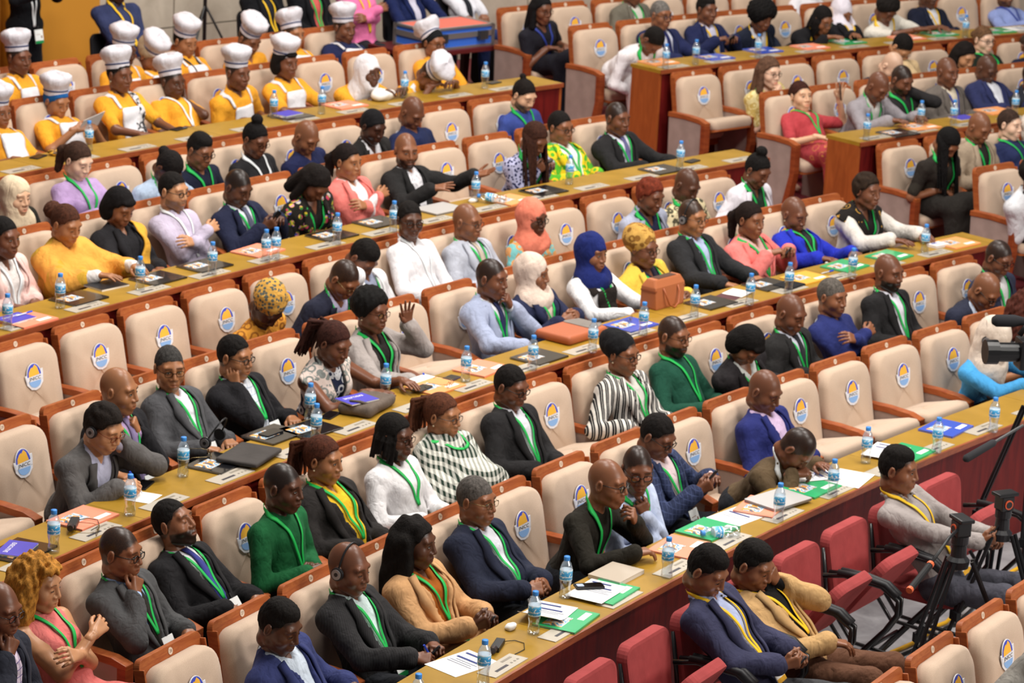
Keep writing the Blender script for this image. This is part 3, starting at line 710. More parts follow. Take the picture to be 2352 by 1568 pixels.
        link('lapel', npmesh('lapel', np.concatenate(lv), lf, clothm(col[0], .3), [0, 0]), root)
    if jac and len(col) > 2 and col[2] or kind == 'B' and len(col) > 2 and col[2]:
        a, q, _, _ = band_mesh(torso(.006), P, Rc, [(0, .08, .97 * T), (0, .09, .90 * T), (0, .10, .87 * T), (0, .11, .6 * T), (0, .11, .20 * T), (0, .11, .14 * T)], np.array([.020, .017, .015, .024, .034, .006]), .007, .001)
        link('tie', npmesh('tie', a, q, clothm(col[2], .2)), root)
    if kind == 'A':    # apron bib with neck straps
        pts = [(0, .11, .74 * T), (0, .11, .70 * T), (0, .11, .1 * T)]
        a, q, _, _ = band_mesh(torso(.006), P, Rc, pts, np.array([.085, .10, .14]), .006, .003); av = [a]; af = [q]; n = len(a)
        for x in (-1, 1):
            a, q, _, _ = band_mesh(torso(.006), P, Rc, [(x * .055, -.02, 1.03 * T), (x * .075, .05, .95 * T), (x * .078, .10, .74 * T)], .010, .004, .003); av.append(a); af.append(q + n); n += len(a)
        link('apron', npmesh('apron', np.concatenate(av), af, cloth(col[1] if len(col) > 1 else 'efedf1', fold=.6), [0] * 3), root)
    if kind == 'C':    # a shawl over the shoulders and arms
        s = torso(.032); sleeve(s, .034, .80)
        for x in (1, -1): s.cone(arms[x][0], c(0, .12, .25), .06, .10, k=.10)
        s.ell(c(0, .06, .30), (.22, .15, .16), Rc, k=.12); s.fn(neckcut, '-', .01)
        m = s.mesh(h1 * 1.15, fold(.009, 14, sd)); link('shawl', npmesh('shawl', *m, clothm(col[1])), root); out = s
    if kind == 'D' or kind == 'N' or kind == 'T': pass
    if 'X' in hide:
        pass
    tb = torso((.026 if jac else .034 if kind == 'C' else .006))
    if jac:
        for x in (-1, 1): tb.cone(Nk - up * .02, Sh[x], .058, .060, k=.03)
    if bib:
        a, q, _, _ = band_mesh(tb, P, Rc, [(0, .11, .70 * T), (0, .11, .60 * T), (0, .11, .05 * T)], np.array([.085, .105, .13]), .006, .004); av = [a]; af = [q]; n = len(a)
        for x in (-1, 1):
            a, q, _, _ = band_mesh(tb, P, Rc, [(x * .11, -.05, 1.0 * T), (x * .11, .05, .95 * T), (x * .085, .10, .66 * T)], .028, .005, .004); av.append(a); af.append(q + n); n += len(a)
        link('pinafore', npmesh('pinafore', np.concatenate(av), af, clothm(bib), [0] * 3), root)
    for sc_, one in ((scarf, 0), (scarf1, 1)):
        if not sc_: continue
        av = []; af = []; n = 0
        for x in ([-1] if one else [1, -1]):
            pts = [(x * .03, -.075, 1.06 * T), (x * .075, -.01, 1.03 * T), (x * .085, .06, .92 * T), (x * .07, .11, .60 * T), (x * .06, .13, .05 * T)]; hw = np.array([.03, .04, .045, .05, .055])
            if one: pts = [(x * .10, -.06, .98 * T), (x * .13, .02, .98 * T), (x * .12, .09, .80 * T), (x * .10, .13, .40 * T), (x * .10, .14, .0)]; hw = np.array([.05, .055, .07, .10, .13])
            a, q, _, _ = band_mesh(tb, P, Rc, pts, hw, .012, .006 + .004 * (x > 0)); av.append(a); af.append(q + n); n += len(a)
        link('scarf', npmesh('scarf', np.concatenate(av), af, clothm(sc_), [0] * len(af)), root)
    # head wear
    M4 = Matrix([[*(hs * Rh[i]), H[i]] for i in range(3)] + [[0, 0, 0, 1]])
    def worn(name, me):
        o = link(name, me, root); o.matrix_local = M4; return o
    if hair and hair not in ('bald', 'buzz') and not hair.startswith('hijab'): worn('headwrap' if hair in ('wrap', 'bigwrap', 'band') else 'hair', hair_mesh(hair, hcol, far))
    if hair == 'longbr':
        s = SDF(); rnd = random.Random(7)
        for i_ in range(30):
            a_ = -2.5 + 5.0 * i_ / 29; p0 = hd((math.sin(a_) * .060, -math.cos(a_) * .078 - .012, .075)); q0 = hd((math.sin(a_) * .092, -math.cos(a_) * .105 - .012, .0)); e0 = q0 + V(rnd.uniform(-.02, .02), .06 + rnd.uniform(-.02, .03), -.40 + rnd.uniform(-.05, .05))
            q0 = q0 + V(0, .02, 0); s.cone(p0, q0, .009, .0095, k=.006); s.cone(q0, e0, .0095, .007, k=.004)
        link('braids', npmesh('braids', *s.mesh(.0075), hairm(hcol)), root)
    if hair.startswith('hijab'):
        s = SDF(); s.ell(hd((0, -.02, .035)), (.096 * hs, .118 * hs, .118 * hs), Rh, k=0); s.cone(hd((0, .0, -.06)), Nk + fw * .012 - up * .01, .082, .105, k=.05); s.cone(hd((0, .03, -.10)), c(0, .055, .84), .062, .098, k=.06); s.cone(c(-.06, .05, .88), c(.06, .05, .88), .085, .085, k=.05)
        if hair == 'hijablong': s.cone(c(0, .07, .8), c(0, .10, .45), .09, .075, k=.06)
        s.ell(hd((0, .100, -.020)), (.054 * hs, .088 * hs, .082 * hs), Rh, k=.012, op='-')
        link('headscarf', npmesh('headscarf', *s.mesh(.0095 if not far else .012, fold(.0045, 20, sd)), clothm(hcol.lstrip('@'))), root); out2 = s
    if hat == 'chef':
        o = worn('chef_hat', chef_hat())
        if hatlean: o.matrix_local = M4 @ Matrix.Translation((0, 0, .05)) @ Matrix.Rotation(hatlean, 4, 'X') @ Matrix.Translation((0, 0, -.05))
    if gl: worn('glasses', glasses_mesh(gl))
    if hp: worn('headphones', headphone_mesh())
    if earring:
        m = MB()
        for x in (-1, 1): m.lathe([(0, -.006), (.006, 0), (0, .006)], 8, (x * .083, -.004, -.036))
        worn('earrings', m.mesh('earrings', [plain('e6d9b8', .25, metal=.3)], smooth=True))
    # lanyard and badge
    if lan:
        lt = torso(.009 if jac else .034 if kind == 'C' else .007); lt.cone(Nk - up * .02, H + Rh @ V(0, -.032, -.065) * hs, .060, .058, k=.02)
        cl = BAND[lan[0]]; lv = []; lf = []; n = 0; end = None
        for x in (1, -1):
            a, q, S, D = band_mesh(lt, P, Rc, [(x * .030, -.07, 1.12 * T), (x * .060, -.015, 1.08 * T), (x * .058, .045, .98 * T), (x * .046, .10, .82 * T), (x * .018, .12, (vend + .42 * (.8 - vend)) * T), (x * .003, .12, vend * T)], .0080, .0025, .004 + .002 * (x > 0))
            lv.append(a); lf.append(q + n); n += len(a); end = S[-1] + D[-1] * .012
        link('lanyard', npmesh('lanyard', np.concatenate(lv), lf, plain(cl, .55), [0, 0]), root)
        if badge:
            m = MB(); dn = nrm(-up + V(0, .25, -.4)); Rb = frame(-dn, fw); ct = end + dn * .075 + fw * .034
            f_ = lambda p: ct + Rb @ p
            m.box((-.006, .055, -.003), (.006, .085, .003), f_); m.cur = 1; m.box((-.044, -.062, -.002), (.044, .055, .002), f_); m.cur = 2; m.box((-.044, -.062, .002), (.044, -.038, .0028), f_); m.cur = 3
            m.box((.020, -.020, .002), (.032, .004, .0026), f_); m.box((-.030, .012, .002), (.014, .015, .0026), f_)
            if not far: m.cur = 4; text_faces(m, 'ICPPA', .019, lambda x, y, z: f_(V(x - .008, y - .012, .0026)), 0, .0004)
            m.build('badge', [plain('2a2a2a', .4), plain('eef0ee', .35), plain('1c8a4a' if lan[0] != 'y' else 'f0b53a', .4), plain('8a5a3c', .5), plain('3a3c46', .5)], root)
    return root, arms, H, Rh, c
# ------------------------------------------------------------------ the hall: rows are arcs about the stage centre
SEAT_W = .5991
def row_RZ(r): return 36.387 - (r - 2) * 2.3043, (6.065 - 4.8793) - (r - 2) * .2104       # desk front edge radius, desk top height
DESK_H = .765
ROWS = {'3r': -1.016, '3f': -1.0353, '4r': -1.0798, '4f': -1.0834, '2r': -.9433, '2f': -.9762, '1f': -.9145, '1r': -.8867,
        '2rB': -.7555, '3rB': -.753, '3fB': -.7531, '2fB': -.7545, '1fB': -.7563, '1rB': -.8867, '4rB': -.7535, '5f': -1.0}
def seat_polar(row, i):
    r = int(row[0]); R, Z = row_RZ(r)
    R += 1.213 if row[1] == 'f' else 2.2312
    return R, ROWS[row] + i * SEAT_W / R, Z - DESK_H
def pol(R, th, z): return Vector((R * math.sin(th), R * math.cos(th), z))
def seat_xf(row, i):
    R, th, z = seat_polar(row, i); return pol(R, th, z), math.pi - th
def arc(b, R0, R1, z0, z1, t0, t1, n=None, zf=None):
    n = n or max(1, int(abs(t1 - t0) * R0 / .35)); vs = []
    for k in range(n + 1):
        t = t0 + (t1 - t0) * k / n
        for R, z in ((R0, z0), (R1, z0), (R1, z1), (R0, z1)): vs.append(pol(R, t, z))
    fs = [(0, 3, 2, 1), (4 * n, 4 * n + 1, 4 * n + 2, 4 * n + 3)]
    for k in range(n):
        a = 4 * k
        for j in range(4): fs.append((a + j, a + (j + 1) % 4, a + 4 + (j + 1) % 4, a + 4 + j))
    return b.add(vs, fs)
def text_faces(b, txt, size, M, shear=0, bold=.0):
    cu = bpy.data.curves.new('t', 'FONT'); cu.body = txt; cu.size = size; cu.align_x = 'CENTER'; cu.align_y = 'CENTER'; cu.shear = shear; cu.offset = bold; cu.resolution_u = 2
    o = bpy.data.objects.new('t', cu); me = o.to_mesh(); vs = [M(v.co.x, v.co.y, 0) for v in me.vertices]; fs = [tuple(p.vertices) for p in me.polygons]
    o.to_mesh_clear(); bpy.data.objects.remove(o); bpy.data.curves.remove(cu)
    b.add(vs, fs); return b
FAB = 'd3b9a4'
def fabric():
    if 'fab' in _M: return _M['fab']
    n = NT('chair_fabric'); v = n.coord(); a = n.noise(v, 260, 2); c = n.noise(v, 6, 3)
    n.col(n.mix(c, n.ramp(a, [(.3, 'b59d88'), (.7, 'cdb49e')]), (*lin('bfa791'), 1))); n.set(Roughness=.95, Sheen_Weight=.15)
    w = n.n('TexWave'); w.inputs['Scale'].default_value = 2.2; w.inputs['Distortion'].default_value = 7; w.inputs['Detail'].default_value = 1; n.l(n.coord((1, 1, .5)), w.inputs['Vector'])
    n.bump(n.math('ADD', n.math('MULTIPLY', w.outputs['Fac'], .35), n.math('MULTIPLY', a, .08)), .35, .012); _M['fab'] = n.m; return n.m
def chair_wood(): return wood('8a4020', 'b06636', .45, (3, 3, 22), 'chair_wood', .04)
def rnd_poly(w0, w1, z0, z1, r0, r1, n=6):
    P = []
    for cx, cz, r, a0 in ((w0 - r0, z0 + r0, r0, -90), (w1 - r1, z1 - r1, r1, 0), (-w1 + r1, z1 - r1, r1, 90), (-w0 + r0, z0 + r0, r0, 180)):
        for i in range(n + 1):
            a = math.radians(a0 + 90 * i / n); P.append((cx + r * math.cos(a), cz + r * math.sin(a)))
    return P
REC = .20
def backM(u, v, t):      # u across, v along the reclined back from the floor line, t forward of the board
    z = v; y = (.93 - v) * REC
    return V(-u, y + t, z + t * REC * .9)
def build_chair_meshes():
    W, Fb = chair_wood(), fabric(); K = {}
    b = MB(); pts = rnd_poly(.258, .250, .30, .956, .02, .035); b.prism([(u, v + .012 * (1 - (u / .26) ** 2) * (v > .8)) for u, v in pts], -.028, .004, backM)
    for x in (-1, 1): b.prism([(x * .250, .34), (x * .262, .34), (x * .254, .92), (x * .242, .92)], -.028, .030, backM)
    K['back_board'] = b.mesh('back_board', W, bevel=.004)
    s = MB(); n = 26
    # padded front: grid with a rounded outline and a soft crown
    outer = rnd_poly(.262, .254, .36, .912, .05, .105, 7)
    cx, cz = 0, .66; rings = [(.97, .0), (1.0, .02), (1.0, .062), (.98, .082), (.91, .097), (.6, .104), (.25, .103), (0, .102)]; k = len(outer); vs = []; fs = []
    for q, t in rings:
        for u, v in outer: vs.append(backM(cx + (u - cx) * q, cz + (v - cz) * q, t + (.012 * math.sin((v - .36) / .545 * math.pi) if t > .07 else 0)))
    for i in range(len(rings) - 1):
        for j in range(k): fs.append((i * k + j, i * k + (j + 1) % k, (i + 1) * k + (j + 1) % k, (i + 1) * k + j))
    s.add(vs, fs); K['backrest'] = s.mesh('backrest', Fb, smooth=True)
    s = MB(); o2 = rnd_poly(.256, .250, -.02, .41, .06, .05, 6); vs = []; fs = []; rings = [(.95, -.075), (1.0, -.05), (1.0, -.02), (.97, .0), (.85, .012), (.5, .018), (0, .018)]; k = len(o2)
    for q, t in rings:
        for u, v in o2: vs.append(V(u * q, .195 + (v - .195) * q, t - .018 * max(0, (v - .28) / .13) ** 2))
    for i in range(len(rings) - 1):
        for j in range(k): fs.append((i * k + j, i * k + (j + 1) % k, (i + 1) * k + (j + 1) % k, (i + 1) * k + j))
    s.add(vs, fs); K['seat'] = s.mesh('seat', Fb, smooth=True)
    b = MB(); b.prism(rnd_poly(.235, .235, .02, .398, .05, .05), -.11, -.07, lambda u, v, t: V(u, v, t)); K['seat_board'] = b.mesh('seat_board', W, bevel=.004)
    b = MB()
    prof = [(.055, .592), (.25, .600), (.42, .592), (.505, .575), (.508, .606), (.42, .632), (.25, .640), (.055, .634)]
    b.prism(prof, -.033, .033, lambda u, v, t: V(t, u, v)); K['armrest'] = b.mesh('armrest', W, bevel=.006)
    b = MB(); b.prism([(.455, .588), (.505, .588), (.508, .36), (.440, .0), (.375, .0), (.458, .35)], -.034, .034, lambda u, v, t: V(t, u, v)); K['arm_post'] = b.mesh('arm_post', wood('74301a', '9a4c28', .45, (3, 3, 22), 'chair_post', .04), bevel=.004)
    b = MB(); b.prism([(.06, .600), (.458, .596), (.460, .36), (.39, .03), (.08, .03)], -.027, .027, lambda u, v, t: V(t, u, v)); K['side_panel'] = b.mesh('side_panel', cloth('a8938a', fold=.1), bevel=.006)
    # emblem printed on the cover
    b = MB(); T0 = .1075
    E = lambda u, v, t: backM(u * 1.2, .745 + v * .95, .1167 + t)
    el = lambda a, c, n=28, z=0: [(a * math.cos(2 * math.pi * i / n), z + c * math.sin(2 * math.pi * i / n)) for i in range(n)]
    low = [(-.066, .012), (-.058, -.045), (-.030, -.078), (0, -.086), (.030, -.078), (.058, -.045), (.066, .012), (.066, .036), (.052, .034), (.05, .0), (-.05, .0), (-.054, .014)]
    b.prism(low, -.004, .0, E); b.prism(el(.054, .080), -.004, .0004, E); b.cur = 1
    b.prism([(.0505 * math.cos(a), .076 * math.sin(a)) for a in (math.pi * (.02 + .96 * i / 18) for i in range(19))] + [(-.049, .0)], -.004, .0008, E); b.cur = 2
    b.prism([(-.041, .0), (-.037, .028), (-.022, .050), (-.010, .056), (-.005, .053), (.010, .070), (.026, .052), (.038, .006)], -.004, .0014, E); b.cur = 0
    b.prism([(-.058, -.030), (.058, -.024), (.058, .004), (-.058, .0)], -.004, .0018, E); b.cur = 3
    b.prism([(.043 * math.cos(a), -.030 + .040 * math.sin(a)) for a in (math.pi * (1 + i / 14) for i in range(15))], -.004, .0022, E); b.cur = 4
    text_faces(b, 'JNICC', .027, lambda x, y, z: E(x * 1.15, y - .014, .0024), .15, .0004)
    K['emblem'] = b.mesh('emblem', [plain('dfe0e6', .8), plain('3f4fc0', .8), plain('f3b83e', .8), plain('86aee0', .8), plain('20222c', .8)])
    return K
CH = None
_PL = {}
def plate_mesh(num):
    if num not in _PL:
        b = MB(); M = lambda u, v, t: backM(u, .933 + v, .004 + t)
        b.prism([(.017 * math.cos(2 * math.pi * i / 16), .017 * math.sin(2 * math.pi * i / 16)) for i in range(16)], 0, .003, M); b.cur = 1
        if num: text_faces(b, str(num), .020, lambda x, y, z: M(x, y, .0034))
        _PL[num] = b.mesh('number_plate', [plain('d8c4b0', .5), plain('6b4a3a', .5)])
    return _PL[num]
def chair(loc, rz, label, num=None, tip=0.0, left_arm=False, group=None, z=0):
    """auditorium chair; tip tilts the spring seat when nobody sits on it"""
    global CH
    if CH is None: CH = build_chair_meshes()
    r = tag(empty('auditorium_chair', loc, rz), label, 'chair', group)
    link('back_board', CH['back_board'], r); link('backrest', CH['backrest'], r); o = link('emblem', CH['emblem'], r)
    link('number_plate', plate_mesh(num), r)
    se = link('seat', CH['seat'], r); se.location = (0, .13, .455 if tip == 0 else .515); se.rotation_euler = (tip, 0, 0)
    bo = link('seat_board', CH['seat_board'], se)
    for x in ([1, -1] if left_arm else [1]):
        for k in ('armrest', 'arm_post', 'side_panel'):
            o = link(k, CH[k], r); o.location = (x * SEAT_W / 2, 0, 0)
    return r
# ------------------------------------------------------------------ small things on the desks
def desk_top(r): return row_RZ(r)[1]
def on_desk(r, th, y):       # y: from the front edge of the desk towards the people
    R, Z = row_RZ(r); return pol(R + y, th, Z), math.pi - th
def clear_plastic():
    if 'clear' in _M: return _M['clear']
    n = NT('clear_plastic'); tr = n.n('BsdfTransparent'); tr.inputs[0].default_value = (.86, .90, .94, 1); gl = n.n('BsdfGlossy'); gl.inputs['Roughness'].default_value = .12; gl.inputs[0].default_value = (.95, .97, 1, 1)
    lw = n.n('LayerWeight'); lw.inputs['Blend'].default_value = .42; f = n.math('MULTIPLY_ADD', lw.outputs['Facing'], .55, .10); mx = n.n('MixShader'); n.l(f, mx.inputs[0]); n.l(tr.outputs[0], mx.inputs[1]); n.l(gl.outputs[0], mx.inputs[2]); n.l(mx.outputs[0], n.out.inputs[0]); _M['clear'] = n.m; return n.m
def bottle_label():
    if 'blab' in _M: return _M['blab']
    n = NT('bottle_label'); v = n.coord(); sp = n.n('SeparateXYZ'); n.l(v, sp.inputs[0]); z = sp.outputs[2]; t = n.math('DIVIDE', n.math('SUBTRACT', z, .098), .055)
    c = n.ramp(t, [(0, 'd8ecf6'), (.10, '3f9fd8'), (.30, '2f8fd0'), (.34, 'dcebf4'), (.40, '3aa0dc'), (.72, '55b4e6'), (.86, '9ad3f0'), (.95, 'e6f2f8')], 'CONSTANT')
    n.col(n.mix(n.math('GREATER_THAN', n.noise(v, 90, 2), .60), c, (*lin('e8f2f6'), 1))); n.set(Roughness=.35); _M['blab'] = n.m; return n.m
_B = {}
def bottle(loc, rz, label, lying=False, group='water bottles on the desks', empty_=False):
    if not _B:
        b = MB(); b.lathe([(.0, .004), (.020, .0), (.029, .004), (.031, .012), (.0305, .030), (.027, .045), (.0255, .058), (.0275, .072), (.031, .086), (.0315, .098), (.0315, .153), (.030, .164), (.024, .184), (.0145, .198), (.0125, .204), (.0125, .207)], 20)
        _B['body'] = b.mesh('bottle_body', clear_plastic(), smooth=True)
        b = MB(); b.lathe([(.0318, .099), (.0324, .100), (.0324, .152), (.0318, .153)], 20); _B['label'] = b.mesh('bottle_label', bottle_label(), smooth=True)
        b = MB(); b.lathe([(.0150, .200), (.0156, .202), (.0156, .219), (.0145, .222), (0, .222)], 20); _B['cap'] = b.mesh('bottle_cap', plain('3f8ee0', .35), smooth=True)
    r = tag(empty('water_bottle', loc, rz), label, 'water bottle', group)
    if lying: r.rotation_euler = (math.pi / 2, 0, rz); r.location.z += .032
    link('bottle_body', _B['body'], r); link('label', _B['label'], r); link('cap', _B['cap'], r)
    return r
def printed(h):
    k = ('printed', h)
    if k in _M: return _M[k]
    n = NT('print'); v = n.coord(); c = n.ramp(n.noise(v, 26, 1, .3), [(.38, 'd9dde0'), (.46, '6f9fc2'), (.54, 'e2e4e2'), (.60, 'e8a24a'), (.68, '41647f')], 'CONSTANT'); n.col(c); n.set(Roughness=.3); _M[k] = n.m; return n.m
def folder(loc, rz, label, kind='black', yaw=0.0, dz=0.0, gl=None):
    """thin document folder: cover, sheets inside, printed cover picture"""
    col, rough = {'black': ('17181b', .18), 'green': ('1fae6a', .3), 'salmon': ('f08f70', .5), 'orange': ('f2a060', .5), 'blue': ('2f55c8', .25), 'yellow': ('e0a838', .5)}[kind]
    r = tag(empty(kind + '_folder' if kind != 'yellow' else 'yellow_folder', (loc[0], loc[1], loc[2] + dz), rz + yaw), label, 'folder', None)
    b = MB(); b.box((-.155, -.115, 0), (.155, .115, .003)); b.box((-.155, -.115, .009), (.155, .112, .012)); b.box((-.155, .112, 0), (.155, .116, .012)); b.build('cover', plain(col, rough, .5, coat=.5 if kind in ('black', 'green', 'blue') else 0), r, bevel=.001)
    b = MB(); b.box((-.148, -.108, .003), (.15, .108, .009)); b.build('sheets', plain('e9e6e0', .7), r)
    b = MB(); b.box((-.02, -.075, .012), (.125, .03, .0126)); b.cur = 1; b.box((-.13, .05, .012), (-.02, .085, .0124)) if kind != 'black' else None; b.build('cover_print', [printed('a'), plain('f2f0ea', .6)], r)
    return r
def paper(loc, rz, label, yaw=0, dz=0, n=2, curl=0.0, size=(.21, .297), heads=True):
    r = tag(empty('paper_sheets', (loc[0], loc[1], loc[2] + dz), rz + yaw), label, 'paper')
    w, h = size; b = MB(); k = 8
    def zf(x): return curl * max(0, x) ** 2 * 18
    for t in range(n):
        o = .002 * t; vs = []; fs = []
        for i in range(k + 1):
            x = -h / 2 + h * i / k
            vs += [(x + o * 2, -w / 2 + o, .001 + o * .6 + zf(x)), (x + o * 2, w / 2 + o, .001 + o * .6 + zf(x)), (x + o * 2, w / 2 + o, o * .6 + zf(x)), (x + o * 2, -w / 2 + o, o * .6 + zf(x))]
        for i in range(k):
            for j in range(4): fs.append((4 * i + j, 4 * i + 4 + j, 4 * i + 4 + (j + 1) % 4, 4 * i + (j + 1) % 4))
        fs += [(0, 1, 2, 3), (4 * k + 3, 4 * k + 2, 4 * k + 1, 4 * k)]; b.add(vs, fs)
    b.build('sheets', plain('eeebe8', .8), r)
    b = MB(); z = .0012 + .0012 * (n - 1) + .0014
    if heads:
        for i, (x0, x1, y0, y1) in enumerate(((-.115, -.10, -.08, .03), (-.055, -.04, -.08, .06), (-.02, -.016, -.06, .08), (.0, .004, -.08, .06), (.02, .024, -.08, .08))): b.cur = i > 1; b.box((x0, y0, z), (x1, y1, z + .0004))
        b.build('printed_text', [plain('33417e', .7), plain('8c93a8', .7)], r)
    return r
def phone(loc, rz, label, yaw=0, dz=0, M=None, col='15161a', face='0c0d10', cam=False):
    r = tag(empty('mobile_phone', (loc[0], loc[1], loc[2] + dz), rz + yaw), label, 'phone')
    if M is not None: r.matrix_world = M
    b = MB(); b.prism([(v, u) for u, v in rnd_poly(.0365, .0365, -.076, .076, .010, .010, 4)], 0, .0085, lambda u, v, t: V(u, v, t)); b.build('case', plain(col, .4), r, bevel=.0015)
    b = MB(); b.prism([(v, u) for u, v in rnd_poly(.033, .033, -.072, .072, .008, .008, 4)], .0085, .0090, lambda u, v, t: V(u, v, t)); b.build('screen', plain(face, .12, .6), r)
    if cam:
        b = MB(); b.prism(rnd_poly(.018, .018, .02, .056, .006, .006, 3), .009, .0115, lambda u, v, t: V(v + .01, u, t)); b.build('camera_bump', plain('a8b4c8', .3), r)
    return r
def laptop(loc, rz, label, yaw=0, dz=0):
    r = tag(empty('laptop', (loc[0], loc[1], loc[2] + dz), rz + yaw), label, 'laptop')
    b = MB(); b.prism(rnd_poly(.165, .165, -.115, .115, .012, .012, 3), 0, .009, lambda u, v, t: V(u, v, t)); b.build('base', plain('8e9094', .4, metal=.5), r, bevel=.002)
    b = MB(); b.prism(rnd_poly(.165, .165, -.115, .115, .012, .012, 3), .010, .016, lambda u, v, t: V(u, v, t)); b.build('lid', plain('c2bfbd', .4, metal=.25), r, bevel=.002)
    return r
def notebook(loc, rz, label, yaw=0, dz=0, col='4b45b8', txt='EXECUTIVE', size=(.15, .21), th=.008):
    r = tag(empty('notebook', (loc[0], loc[1], loc[2] + dz), rz + yaw), label, 'notebook'); w, h = size
    b = MB(); b.box((-h / 2, -w / 2, .0), (h / 2, w / 2, th - .001)); b.build('pages', plain('e8e4dc', .8), r)
    b = MB(); b.box((-h / 2 - .001, -w / 2 - .001, th - .001), (h / 2 + .001, w / 2 + .001, th)); b.cur = 1
    if txt: text_faces(b, txt, .032 if len(txt) > 5 else .03, lambda x, y, z: V(y * -1 - .03, x * .8, th + .0005) if False else V(x * .9, y - .035, th + .0005), 0, .0006)
    b.build('cover', [plain(col, .4), plain('ece9f4', .5)], r); return r
def pen(loc, rz, label, yaw=0, dz=0, col='2f55d8', M=None):
    r = tag(empty('ball_pen', (loc[0], loc[1], loc[2] + dz + .005), rz + yaw), label, 'pen')
    if M is not None: r.matrix_world = M
    b = MB(); b.tube([(-.07, 0, 0), (.055, 0, 0), (.072, 0, 0)], [.0042, .0042, .001], 8); b.build('barrel', plain('d9dde6', .3), r, smooth=True)
    b = MB(); b.tube([(-.072, 0, 0), (-.02, 0, 0)], .0052, 8); b.box((-.07, -.001, .004), (-.035, .001, .007)); b.build('pen_cap', plain(col, .35), r); return r
def specs(loc, rz, label, yaw=0, dz=0):
    r = tag(empty('reading_glasses', (loc[0], loc[1], loc[2] + dz), rz + yaw), label, 'glasses')
    o = link('frame', glasses_mesh('mm'), r); o.location = (0, -.04, .012); return r
def soft_box(name, dims, m, parent, r=.02, h=.012, disp=None):
    x, y, z = dims; s = SDF()
    def f(X, Y, Z):
        qx, qy, qz = np.abs(X) - (x / 2 - r), np.abs(Y) - (y / 2 - r), np.abs(Z - z / 2) - (z / 2 - r)
        return np.sqrt(np.maximum(qx, 0) ** 2 + np.maximum(qy, 0) ** 2 + np.maximum(qz, 0) ** 2) + np.minimum(np.maximum(qx, np.maximum(qy, qz)), 0) - r
    s.ell((0, 0, z / 2), (x, y, z), k=0); s.fn(f, '&'); return link(name, npmesh(name, *s.mesh(h, disp), m), parent)
